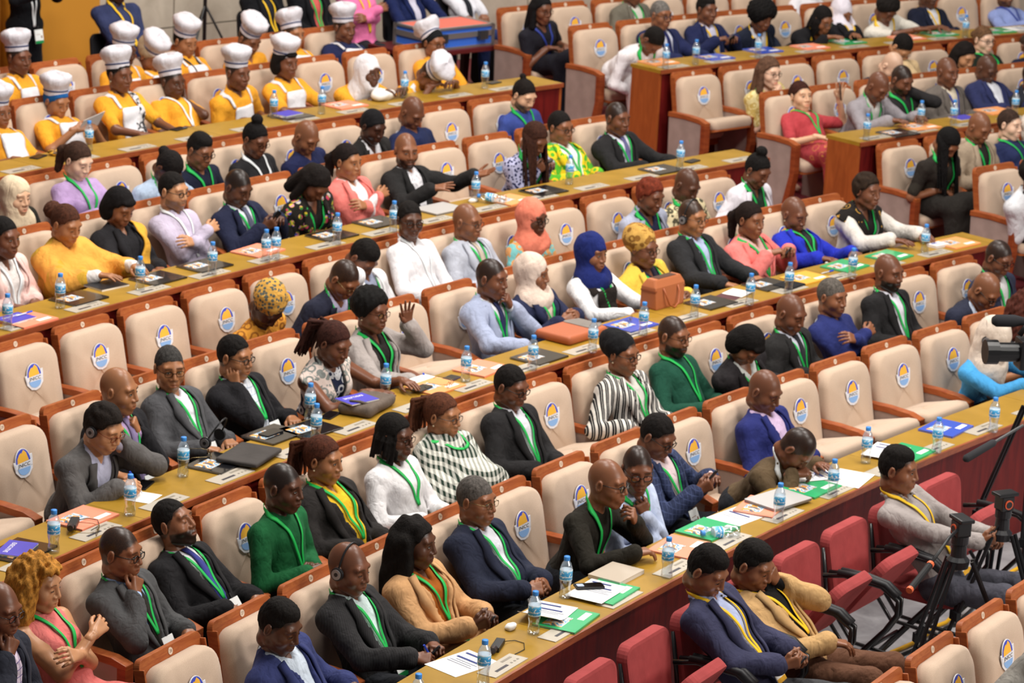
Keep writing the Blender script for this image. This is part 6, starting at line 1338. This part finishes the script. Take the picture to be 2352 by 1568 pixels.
# ------------------------------------------------------------------ people
def hand_mid(root, arms, hm):
    Ms = root.matrix_world
    k = 1 if hm[0] in ('phone', 'lap', 'clasp') and 'phone' in hm[0] else (-1 if hm[1].split('@')[0] in ('phone', 'tap', 'raise') else 1)
    if hm[0].split('@')[0] == 'tap' and hm[1].split('@')[0] == 'tap': k = -1
    return k
HELD = []
for row, i, H, s, pose, wear, hands, kw in PEOPLE:
    loc, rz = seat_xf2(row, i); pose = pose.replace(',', ', ').replace(',  ', ', ')
    root, arms, Hh, Rh, cc = person(loc, rz, H, 'person in %s, %s' % (s, pose), wear=wear, hands=hands, **kw)
    hm = hands.split(',')
    if any(h.startswith(('phone', 'tap')) for h in hm) or 'phone' in pose and 'raise' in hands:
        k = hand_mid(root, arms, hm)
        if 'raise' in hands: k = -1
        E, W, Rw, ps = arms[k]; c = W + Rw @ V(-k * .005, .085, -.030)
        fy = nrm(Rw @ V(0, 1, 0)); fz = nrm(Hh - c); fx = nrm(fy - fz * (fy @ fz)); R3 = np.stack([fx, np.cross(fz, fx), fz], 1)
        M = Matrix([[*R3[q], c[q]] for q in range(3)] + [[0, 0, 0, 1]]); Mw = Matrix.Translation(loc) @ Matrix.Rotation(rz, 4, 'Z') @ M
        phone((0, 0, 0), 0, 'phone held by the person in ' + s, M=Mw, face='25303c')
    if hm[0].startswith('write') and row in ('4f', '3f') and not s.startswith('olive'):
        E, W, Rw, ps = arms[1]; c = W + Rw @ V(-.03, .085, -.02); d = nrm(V(.35, -.35, .9)); fx = -d; fz = nrm(V(0, 1, .3) - fx * (V(0, 1, .3) @ fx)); R3 = np.stack([fx, np.cross(fz, fx), fz], 1)
        M = Matrix([[*R3[q], c[q]] for q in range(3)] + [[0, 0, 0, 1]]); pen((0, 0, 0), 0, 'blue pen held by the person in ' + s, M=Matrix.Translation(loc) @ Matrix.Rotation(rz, 4, 'Z') @ M)
    if s.startswith('beige headscarf'):
        E, W, Rw, ps = arms[-1]; p = Matrix.Translation(loc) @ Matrix.Rotation(rz, 4, 'Z') @ Vector(W + Rw @ V(.0, .09, -.045)); bottle(p - Vector((0, 0, .09)), rz, 'water bottle held by the person in ' + s)
    if s.startswith('chef hat over a blue'):
        E, W, Rw, ps = arms[1]; p = Matrix.Translation(loc) @ Matrix.Rotation(rz, 4, 'Z') @ Vector(W + Rw @ V(-.02, .13, -.03)); o = paper(p, rz, 'white sheet held by the chef with a blue headband', heads=False, size=(.16, .22)); o.rotation_euler = (.9, .2, rz)
# people along the back wall
def back_person(th, R, H, s, pose, wear, hands='lap,lap', stand=0, **kw):
    loc = pol(R, th, FZ(1)); rz = math.pi - th
    if not stand:
        t = tag(empty('stacking_chair', loc, rz), 'dark stacking chair of the person in ' + s, 'chair', 'stacking chairs along the back wall')
        m = MB(); m.prism(rnd_poly(.21, .2, 0, .42, .05, .05), -.02, .02, lambda u, v, q: V(u, .2 + v, .43 + q)); m.build('seat', plain('1d1d22', .8), t, bevel=.008)
        m = MB(); m.prism(rnd_poly(.2, .2, .5, .9, .05, .06), -.02, .015, lambda u, v, q: V(u, .18 - (v - .5) * .1 + q, v)); m.build('backrest', plain('1d1d22', .8), t, bevel=.008)
        for x in (-1, 1):
            for y in (.22, .58): m = MB(); m.tube([(x * .19, y, .41), (x * .21, y + (.03 if y > .3 else -.05), 0)], .012, 8); m.build('leg', plain('2a2b2e', .4, metal=.6), t)
    return person(loc, rz, H, 'person in %s, %s' % (s, pose), wear=wear, hands=hands, far=1, stand=stand, **kw)
back_person(-.8518, 42.05, (0, .23, 1.30), 'navy work shirt', 'seated at the back wall, yellow lanyard', 'B:343b5e', 'clasp,lap', lan='y', w=1.22, fat=1.25, tone='a', vend=.35, P=(0, .40, .57))
back_person(-.868, 42.2, (0, .02, 1.63), 'all black clothes', 'standing by the ochre wall', 'B:16171b', 'clasp@0/-.28/.62,clasp@0/-.28/.62', stand=1, P=(0, 0, .98), tone='d', trousers='141519', feet='121212', lan='w', badge=1, vend=.0)
back_person(-.8065, 42.3, (0, .23, 1.20), 'black jacket and thin yellow lanyard', 'seated beside the tall tripod', 'S:17181c,22232a', lan='y', tone='c')
back_person(-.7935, 42.3, (0, .25, 1.20), 'black suit and red shirt', 'green lanyard, seated by the wall', 'S:17181c,d0605a,,o', lan='g', tone='c')
back_person(-.7815, 42.2, (0, .22, 1.20), 'bright pink blouse', 'seated by the wall, arms folded', 'B:ef7db0', 'cross,cross', fem=1, tone='d', hair='lob', lan='y')
back_person(-.7665, 42.2, (0, .10, 1.26), 'navy jacket, white shirt and jeans', 'lounging beside the flight case', 'S:1e2854,d4d0e2,,o', 'arm,arm', tone='c', trousers='1a2033', P=(0, .42, .55))
back_person(-.7505, 42.2, (0, .05, 1.26), 'white dress shirt and dark tie', 'legs out behind the flight case', 'B:e2e2ea,,26282e', 'lap,lap', tone='d', trousers='2c3c6c', P=(0, .40, .55))
# ------------------------------------------------------------------ things on the desks
def device(loc, rz, label, yaw, dz):
    r = tag(empty('headset_receiver', (loc[0], loc[1], loc[2] + dz), rz + yaw), label, 'receiver')
    m = MB(); m.box((-.075, -.022, 0), (.06, .022, .026)); m.build('case', plain('1a1a1d', .45), r, bevel=.005)
    m = MB(); m.tube([(.055, 0, .02), (.10, 0, .022)], .016, 10); m.build('earpiece', plain('2a2022', .4), r)
    m = MB(); m.tube([(-.07, .02, .012), (-.12, .06, .004), (-.10, .11, .004), (-.02, .13, .004), (.06, .10, .004)], .0022, 6); m.build('cable', plain('141416', .5), r, smooth=True)
def tissue(loc, rz, label, yaw, dz, s=1.0):
    sd = len(label); f = SDF(); f.ell((0, 0, .012 * s), (.045 * s ** .8, .024 * s, .016 * s), k=0); f.ell((.02 * s, .01 * s, .014 * s), (.025 * s, .02 * s, .014 * s), k=.01)
    nm = 'folded_chef_hat' if s > 2 else 'crumpled_wrapper'
    o = link(nm, npmesh(nm, *f.mesh(.005 * max(1, s * .6), lambda X, Y, Z: F32(.004 * s) * noise3(X, Y, Z, 110 / s, sd)), plain('ece9e4', .7))); o.location = (loc[0], loc[1], loc[2] + dz); o.rotation_euler = (0, 0, rz + yaw); tag(o, label, 'hat' if s > 2 else 'wrapper')
def sleeve_bag(loc, rz, label, yaw, dz):
    r = tag(empty('laptop_sleeve', (loc[0], loc[1], loc[2] + dz), rz + yaw), label, 'sleeve'); k = .62 if 'slim' in label else 1
    soft_box('sleeve_body', (.34 * k, .25 * k, .028 * k), cloth('4c4846' if k == 1 else '242426', fold=.2), r, .012 * k, .009); m = MB(); m.box((.15 * k, -.12 * k, .010 * k), (.172 * k, .12 * k, .014 * k)); m.build('zip', plain('1c1b1b', .5), r)
def loosehp(loc, rz, label, yaw, dz):
    r = tag(empty('headphones', (loc[0], loc[1], loc[2] + dz), rz + yaw), label, 'headphones'); o = link('headband', headphone_mesh(), r); o.rotation_euler = (-.5, 0, 0); o.location = (0, 0, .03)
def pouch(loc, rz, label, yaw, dz):
    r = tag(empty('pouch_bag', (loc[0], loc[1], loc[2] + dz), rz + yaw), label, 'bag'); soft_box('bag_body', (.36, .22, .07), cloth('6d6158', fold=.6), r, .03, .011, lambda X, Y, Z: F32(.006) * noise3(X, Y, Z, 30, 4))
    m = MB(); m.tube([(.10, .05, .066), (.14, .02, .085), (.15, -.03, .085), (.12, -.06, .066)], .009, 8); m.build('handle', plain('5a5048', .8), r, smooth=True)
def briefcase(loc, rz, label, yaw, dz):
    r = tag(empty('laptop_bag', (loc[0], loc[1], loc[2] + dz), rz + yaw), label, 'bag'); soft_box('bag_body', (.42, .28, .06), plain('b0603c', .55), r, .022, .011)
    m = MB(); m.prism(rnd_poly(.16, .20, -.13, .0, .02, .03), .0605, .064, lambda u, v, t: V(-.205 + (v + .13) * 1.1 + .0, u * .62, t)); m.build('grey_panel', cloth('8d857e', fold=.1), r)
    m = MB(); m.tube([(.205, -.14, .03), (-.2, -.14, .03)], .004, 6); m.build('zip', plain('7a3a24', .4), r)
def handbag(loc, rz, label, yaw, dz):
    r = tag(empty('handbag', loc, rz + yaw), label, 'handbag'); lt = plain('b46a42', .42)
    def body(b):
        P0 = [(-.155, -.07, 0), (.155, -.07, 0), (.155, .07, 0), (-.155, .07, 0)]; P1 = [(-.165, -.06, .15), (.165, -.06, .15), (.165, .06, .15), (-.165, .06, .15)]; P2 = [(-.14, -.035, .20), (.14, -.035, .20), (.14, .035, .20), (-.14, .035, .20)]
        vs = P0 + P1 + P2; fs = [(0, 3, 2, 1), (8, 9, 10, 11)] + [(4 * k + j, 4 * k + (j + 1) % 4, 4 * k + 4 + (j + 1) % 4, 4 * k + 4 + j) for k in (0, 1) for j in range(4)]; b.add(vs, fs)
    m = MB(); body(m); m.build('bag_body', lt, r, bevel=.012)
    m = MB(); m.box((-.10, -.03, .196), (.10, .03, .202)); m.build('zip', plain('4a2a1a', .5), r)
    for y in (-1, 1): m = MB(); m.tube([(-.08, y * .062, .14), (-.075, y * .085, .10), (-.05, y * .10, .03), (.0, y * .105, .005), (.05, y * .10, .03), (.075, y * .085, .10), (.08, y * .062, .14)], .006, 8); m.build('handle', plain('a65c38', .4), r, smooth=True)
    for x in (-.166, .148): m = MB(); m.box((x, -.062, .118), (x + .018, .062, .13)); m.build('strap', plain('8e4c2c', .4), r)
def box(loc, rz, label, yaw, dz):
    r = tag(empty('paper_box', loc, rz + yaw), label, 'box'); m = MB(); m.box((-.07, -.045, 0), (.07, .045, .022)); m.build('carton', plain('e6e2e2', .6), r, bevel=.002); m = MB(); m.box((-.02, -.03, .022), (.05, -.01, .0225)); m.build('print', plain('5a6ab0', .6), r)
def banana(loc, rz, label, yaw, dz):
    r = tag(empty('bananas', loc, rz + yaw), label, 'fruit')
    for k in range(3):
        m = MB(); m.tube([(.09 * math.cos(a) + k * .012, .09 * math.sin(a) - .05 + k * .02, .018 + .012 * (k == 1)) for a in (math.radians(q) for q in range(30, 151, 15))], [.005, .013, .016, .017, .017, .017, .016, .012, .005], 8)
        n = NT('banana_skin'); v = n.coord(); n.col(n.ramp(n.noise(v, 60, 2), [(.45, 'd8a02c'), (.56, '4a2c12')], 'LINEAR')); m.build('banana', n.m, r, smooth=True)
for kind, r, th, y, yaw, dz, lab, k in ITEMS:
    lab = lab.replace(',', ', ').replace(',  ', ', ')
    loc, rz = on_desk(r, th, y)
    if kind == 'folder': folder(loc, rz, lab, k['kind'], yaw, dz)
    elif kind == 'bottle': bottle(loc, rz + th * 37, lab)
    elif kind == 'lying': bottle((loc[0], loc[1], loc[2] + dz), rz + yaw, lab, lying=True)
    elif kind == 'paper': paper(loc, rz, lab, yaw, dz, **k)
    elif kind == 'phone': phone(loc, rz, lab, yaw, dz, **k)
    elif kind == 'laptop': laptop(loc, rz, lab, yaw, dz)
    elif kind == 'notebook': notebook(loc, rz, lab, yaw, dz, **k)
    elif kind == 'pen': pen(loc, rz, lab, yaw, dz)
    elif kind == 'specs': specs(loc, rz, lab, yaw, dz)
    elif kind == 'tissue': tissue(loc, rz, lab, yaw, dz, **k)
    else: {'device': device, 'sleeve': sleeve_bag, 'loosehp': loosehp, 'pouch': pouch, 'briefcase': briefcase, 'handbag': handbag, 'box': box, 'banana': banana}[kind](loc, rz, lab, yaw, dz)
# envelope on an empty chair
loc, rz = seat_xf('3r', 1); o = folder(loc + Vector((0, 0, 0)), rz, 'large orange envelope lying on an empty beige chair', 'orange', 0, 0); o.matrix_world = Matrix.Translation(loc) @ Matrix.Rotation(rz, 4, 'Z') @ Matrix.Translation((.04, .33, .60)) @ Matrix.Rotation(.31, 4, 'X')
# ------------------------------------------------------------------ pit: red tip-up chairs, camera tripods, cables
redm = cloth('a84a4a', fold=.15, rough=.9); blk = plain('141416', .3, coat=.3)
def red_chair(i, label, sat):
    loc, rz = seat_xf2('p', i); r = tag(empty('red_chair', loc, rz), label, 'chair', 'red folding chairs in front of the nearest desk')
    m = MB(); m.prism(rnd_poly(.20, .22, .47, .86, .05, .07), -.035, .03, lambda u, v, t: V(u, (.86 - v) * .16 + t, v)); m.build('backrest', redm, r, bevel=.018)
    m = MB(); m.prism(rnd_poly(.205, .20, 0, .42, .05, .08), -.035, .03, lambda u, v, t: V(u, v, t)); o = m.build('seat', redm, r, bevel=.018); o.location = (0, .12, .43); o.rotation_euler = (0 if sat else .95, 0, 0)
    m = MB()
    for x in (-1, 1):
        m.tube([(x * .235, .06, .66), (x * .245, .18, .685), (x * .245, .40, .675), (x * .245, .50, .62), (x * .245, .50, .54), (x * .245, .44, .44), (x * .235, .26, .22), (x * .235, .10, .02)], .014, 8)
        m.tube([(x * .215, .0, .78), (x * .225, .05, .5), (x * .225, .22, .30), (x * .225, .62, .28), (x * .225, .66, .24), (x * .225, .67, .02)], .012, 8)
    m.tube([(-.235, .26, .24), (.235, .26, .24)], .011, 8); m.tube([(-.225, .12, .42), (.225, .12, .42)], .011, 8); m.build('frame', blk, r, smooth=True)
    for x in (-1, 1): m = MB(); m.tube([(x * .248, .14, .692), (x * .252, .30, .700), (x * .252, .42, .686), (x * .252, .49, .64)], .020, 8); m.build('armrest', plain('17171a', .5), r, smooth=True)
for i, lab in ((-1, 'empty red chair lowest in the photo, backrest just showing'), (0, 'empty red chair next to the indigo blazer'), (1, 'red chair of the person in indigo blazer'), (2, 'red chair of the person in camel blazer'), (3, 'empty red chair next to the camel blazer'), (4, 'empty red chair next to the light grey shirt jacket'), (5, 'red chair of the person in light grey shirt jacket'), (6, 'empty red chair behind the camera tripods')):
    red_chair(i, lab, i in (1, 2, 5))
def tripod(base, head_z, spread, ang, label, handle=None, camera=False, spreader=.35):
    x, y, _ = base; r = tag(empty('camera_tripod', (x, y, 0), ang), label, 'tripod')
    for k in range(3):
        a = 2 * math.pi * k / 3 + .5; f = V(math.cos(a) * spread, math.sin(a) * spread, .015); t = V(math.cos(a) * .07, math.sin(a) * .07, head_z - .18); s = V(-math.sin(a), math.cos(a), 0) * .022
        m = MB(); md = t + (f - t) * .55
        m.tube([t + s, md + s * .8], .011, 8); m.tube([t - s, md - s * .8], .011, 8); m.tube([md - (f - t) * .08, f], .012, 8); m.bar(md - s * 1.6, md + s * 1.6, .028, .05); m.build('leg', plain('1b1b1e', .35, metal=.3), r, smooth=False)
        q = t + (f - t) * .62; m = MB(); m.tube([(0, 0, q[2] - .03), q], .007, 8); m.build('spreader_arm', plain('1b1b1e', .4), r)
    m = MB(); m.lathe([(.055, head_z - .22), (.06, head_z - .18), (.042, head_z - .16), (.038, head_z - .10), (.045, head_z - .09), (.045, head_z - .05)], 18); m.build('bowl', plain('202024', .4), r)
    m = MB(); m.box((-.040, -.038, head_z - .05), (.040, .038, head_z + .03)); m.box((-.040, -.065, head_z + .03), (.040, .065, head_z + .05)); m.build('fluid_head', plain('17171a', .35), r, bevel=.008)
    m = MB(); m.prism([(.026 * math.cos(2 * math.pi * q / 16), .026 * math.sin(2 * math.pi * q / 16)) for q in range(16)], .038, .046, lambda u, v, t: V(t, u, head_z - .012 + v)); m.cur = 1; m.prism([(.019 * math.cos(2 * math.pi * q / 16), .019 * math.sin(2 * math.pi * q / 16)) for q in range(16)], .046, .048, lambda u, v, t: V(t, u, head_z - .012 + v)); m.build('dial', [plain('e0603a', .4), plain('202024', .4)], r)
    if handle is not None:
        h = V(*handle); m = MB(); s0 = V(0, 0, head_z); m.tube([s0, s0 + h * .25 + V(0, 0, .02), s0 + h * .65], .009, 8); m.build('pan_bar', plain('18181b', .4), r, smooth=True)
        m = MB(); m.tube([s0 + h * .62, s0 + h], .017, 10); m.cur = 1; m.tube([s0 + h * .60, s0 + h * .63], .019, 10); m.tube([s0 + h * .99, s0 + h * 1.02], .018, 10); m.build('grip', [plain('141416', .7), plain('e0683c', .5)], r, smooth=False)
    return r
def facing(th): return math.pi - th
TP = pol(30.50, -.9960, 0); HW = Matrix.Rotation(-(facing(-.996) - .6), 3, 'Z') @ (pol(30.47, -1.0165, 1.02) - pol(30.50, -.9960, 1.18)); tripod(TP, 1.18, .52, facing(-.996) - .6, 'black camera tripod with orange dial and no camera on it', handle=HW)
TQ = pol(31.0, -.9355, 0); tripod(TQ, 1.48, .50, facing(-.94), 'tall black tripod carrying the video camera')
TS = pol(30.72, -.9635, 0); tripod(TS, 1.02, .40, facing(-.96) + 1.1, 'short black tripod between the two others')
def video_camera():
    th = -.9355; r = tag(empty('video_camera', pol(31.0, th, 1.535), math.pi / 2 + .15), 'black professional video camera with foam microphone on a tall tripod', 'camera')
    K = plain('17171a', .42); m = MB(); m.box((-.07, -.20, .0), (.07, .14, .17)); m.build('camera_body', K, r, bevel=.012)
    m = MB(); m.tube([(0, .14, .09), (0, .26, .09)], .055, 16); m.tube([(0, .26, .09), (0, .33, .09)], .070, 16); m.build('lens', plain('101012', .3), r)
    m = MB(); m.tube([(0, -.16, .17), (0, -.14, .24), (0, .10, .25), (0, .14, .19)], .018, 8); m.build('top_handle', K, r, smooth=True)
    m = MB(); m.tube([(.06, .02, .25), (.06, .12, .255)], .012, 8); m.cur = 1; m.tube([(.06, .10, .255), (.06, .16, .256), (.06, .26, .256), (.06, .285, .256)], [.022, .036, .036, .02], 12); m.build('microphone', [K, plain('222226', .95)], r, smooth=True)
    m = MB(); m.box((-.115, -.10, .09), (-.07, .05, .165)); m.build('viewfinder', plain('0f0f11', .4), r, bevel=.006)
    m = MB(); text_faces(m, 'SONY', .040, lambda x, y, z: V(-.0715, -.03 - x, .045 + y), 0, .0008); text_faces(m, 'SONY', .040, lambda x, y, z: V(.0715, -.03 + x, .045 + y), 0, .0008); m.build('lettering', plain('d8d8d8', .4), r)
    m = MB(); m.box((.07, -.14, .05), (.073, -.06, .14)); m.box((-.073, -.15, .06), (-.07, -.11, .13)); m.build('label_plate', plain('c9c6c0', .5), r)
video_camera()
h0 = pol(30.70, -.9605, 1.43); h1 = pol(30.83, -.9738, 1.30)
r = tag(empty('shotgun_microphone', h0), 'grey foam grip bar pointing out beside the tall tripod', 'pan handle'); d = h1 - h0
m = MB(); m.tube([(0, 0, 0), d * .5], .009, 8); m.build('pan_bar', plain('18181b', .4), r); m = MB(); m.tube([d * .48, d * .52, d * .96, d], [.014, .021, .023, .012], 10); m.build('foam_grip', plain('2d2d30', .95), r, smooth=True)
def cable(pts, col, label, rad=.012):
    c = [pol(R, t, z) for R, t, z in pts]; P = []
    for i in range(len(c) - 1):
        for k in range(6): P.append(c[i].lerp(c[i + 1], k / 6) + Vector((.02 * math.sin(i * 5 + k), .02 * math.cos(i * 3 + k * 1.3), 0)))
    m = MB(); m.tube(P, rad, 6); o = m.build('cable', plain(col, .5), None, smooth=True); tag(o, label, 'cable')
cable([(30.6, -1.04, .012), (31.0, -.99, .012), (31.25, -.97, .012), (31.3, -.945, .012), (31.5, -.90, .012), (31.6, -.87, .012)], 'd8a31c', 'yellow cable running along the marble floor behind the red chairs')
cable([(30.55, -1.042, .01), (30.95, -.992, .01), (31.2, -.972, .01), (31.25, -.944, .01), (31.45, -.895, .01)], '18181a', 'black cable beside the yellow one on the marble floor', .009)
cable([(30.5, -.985, .011), (30.7, -.965, .011), (30.9, -.955, .011), (30.8, -.94, .011)], 'e0b020', 'loop of yellow cable by the tripod feet')
bottle(pol(30.95, -1.0005, 0), 1.2, 'fallen water bottle on the marble floor under the red chairs', lying=True); bottle(pol(30.45, -1.027, 0), .3, 'fallen water bottle at the bottom of the floor', lying=True); bottle(pol(31.2, -.915, 0), .8, 'fallen water bottle on the floor at the right edge', lying=True)
# ------------------------------------------------------------------ flight case on a low table, bags, lighting stand at the back
th = -.7710; rz = facing(th); r = tag(empty('side_table', pol(41.25, th, FZ(1)), rz), 'dark red wooden table under the flight case', 'table')
m = MB(); m.box((-.62, -.30, .57), (.62, .34, .61)); m.build('table_top', plain('5a1a1a', .4), r, bevel=.004)
for x in (-.56, .56):
    for y in (-.26, .30): m = MB(); m.box((x - .03, y - .03, 0), (x + .03, y + .03, .57)); m.build('leg', plain('3a1212', .5), r)
m = MB(); m.box((-.58, -.25, .12), (.58, .25, .16)); m.build('shelf', plain('2a1010', .6), r)
r = tag(empty('flight_case', pol(41.2, th, FZ(1) + .61), rz), 'blue flight case with aluminium edges and red lid', 'case')
m = MB(); m.box((-.40, -.22, 0), (.40, .22, .19)); m.build('case_body', plain('3a6fd8', .45), r)
m = MB(); m.box((-.385, -.205, .19), (.385, .205, .196)); m.build('lid', plain('e0705e', .6), r)
m = MB(); e = .018
for x in (-.4, .4):
    for y in (-.22, .22): m.box((x - e, y - e, 0), (x + e, y + e, .20))
for z in (.0, .095, .180):
    for s in (-1, 1): m.box((-.4, s * .22 - e, z), (.4, s * .22 + e, z + (.02 if z != .095 else .05))); m.box((s * .4 - e, -.22, z), (s * .4 + e, .22, z + (.02 if z != .095 else .05)))
m.build('edge_trim', plain('a9a7a6', .3, metal=.7), r)
for x in (-.25, .25): m = MB(); m.box((x - .05, .238, .07), (x + .05, .28, .15)); m.build('latch', plain('55565a', .35, metal=.7), r)
r = tag(empty('backpack', pol(41.9, -.7405, FZ(1)), facing(-.74)), 'black backpack leaning by the wall past the flight case', 'bag'); o = soft_box('bag_body', (.40, .28, .52), cloth('17181b', fold=.6), r, .08, .02); m = MB(); m.tube([(-.1, .15, .1), (-.12, .19, .3), (-.08, .12, .50)], .02, 8); m.build('strap', plain('111113', .7), r, smooth=True); m = MB(); m.box((-.02, .14, .36), (.03, .146, .39)); m.build('badge', plain('c8d4e0', .4), r)
x0 = pol(42.35, -.8165, FZ(1)); r = tag(empty('lighting_stand', x0, facing(-.8165)), 'tall black lighting stand before the stone wall', 'stand')
m = MB(); m.tube([(0, 0, .05), (0, 0, 2.6)], .018, 8); m.build('pole', blk, r)
for k in range(3): a = 2.1 * k + .4; m = MB(); m.tube([(0, 0, .95), (.5 * math.cos(a), .5 * math.sin(a), .02)], .011, 8); m.tube([(0, 0, .25), (.28 * math.cos(a), .28 * math.sin(a), .43)], .008, 6); m.build('leg', blk, r)
# ------------------------------------------------------------------ light: ceiling panels over the hall, lamps added on the stage side, soft sky of the room
sc = bpy.context.scene
w = bpy.data.worlds.new('World'); sc.world = w; w.use_nodes = True; bg = w.node_tree.nodes['Background']; bg.inputs[0].default_value = (1.0, .965, .94, 1); bg.inputs[1].default_value = .17
def lamp(loc, tgt, size, e, col=(1, .95, .89)):
    l = bpy.data.lights.new('hall_light', 'AREA'); l.energy = e * .44; l.size = size; l.color = col; o = bpy.data.objects.new('hall_light', l); C.objects.link(o); o.location = loc
    o.rotation_euler = (Vector(tgt) - Vector(loc)).to_track_quat('-Z', 'Y').to_euler(); tag(o, None, None, 'hall ceiling lights'); return o
for R, th, e in ((27, -.98, 900), (31, -.90, 900), (35.5, -.97, 800), (36, -.80, 800), (40.5, -.92, 620), (41, -.72, 620), (33, -1.06, 700)):
    lamp(pol(R, th, 9.0), pol(R + 1.0, th, 0), 1.5, e)
for R, th, e in ((15, -1.15, 1000), (14, -.90, 1100), (15, -.65, 1000)):  # not ceiling panels: added stage-side lamps, more frontal light on faces and torsos
    lamp(pol(R, th, 8.5), pol(35, (th - .9) / 2, 1), 2.5, e / .53 * .62, (1, .94, .87))
# ------------------------------------------------------------------ camera
cam = bpy.data.cameras.new('camera'); cam.sensor_width = 36; cam.lens = 6922.6 / 2352 * 36; cam.clip_end = 200
co = bpy.data.objects.new('camera', cam); C.objects.link(co); sc.camera = co
pit, roll = .2703, .0533; cp, sp, cr, sr = math.cos(pit), math.sin(pit), math.cos(roll), math.sin(roll)
r0, u0, f0 = Vector((1, 0, 0)), Vector((0, sp, cp)), Vector((0, cp, -sp)); rr = r0 * cr + u0 * sr; uu = u0 * cr - r0 * sr
M = Matrix([[rr[i], uu[i], -f0[i]] for i in range(3)]).to_4x4(); M.translation = Vector((-27.9337, 2.0092, 6.065)); co.matrix_world = M
cam.dof.use_dof = True; cam.dof.focus_distance = 12.0; cam.dof.aperture_fstop = 6.3
vs = sc.view_settings; vs.view_transform = 'Standard'; vs.look = 'None'; vs.exposure = 0.0; vs.gamma = 1.0; vs.use_curve_mapping = False
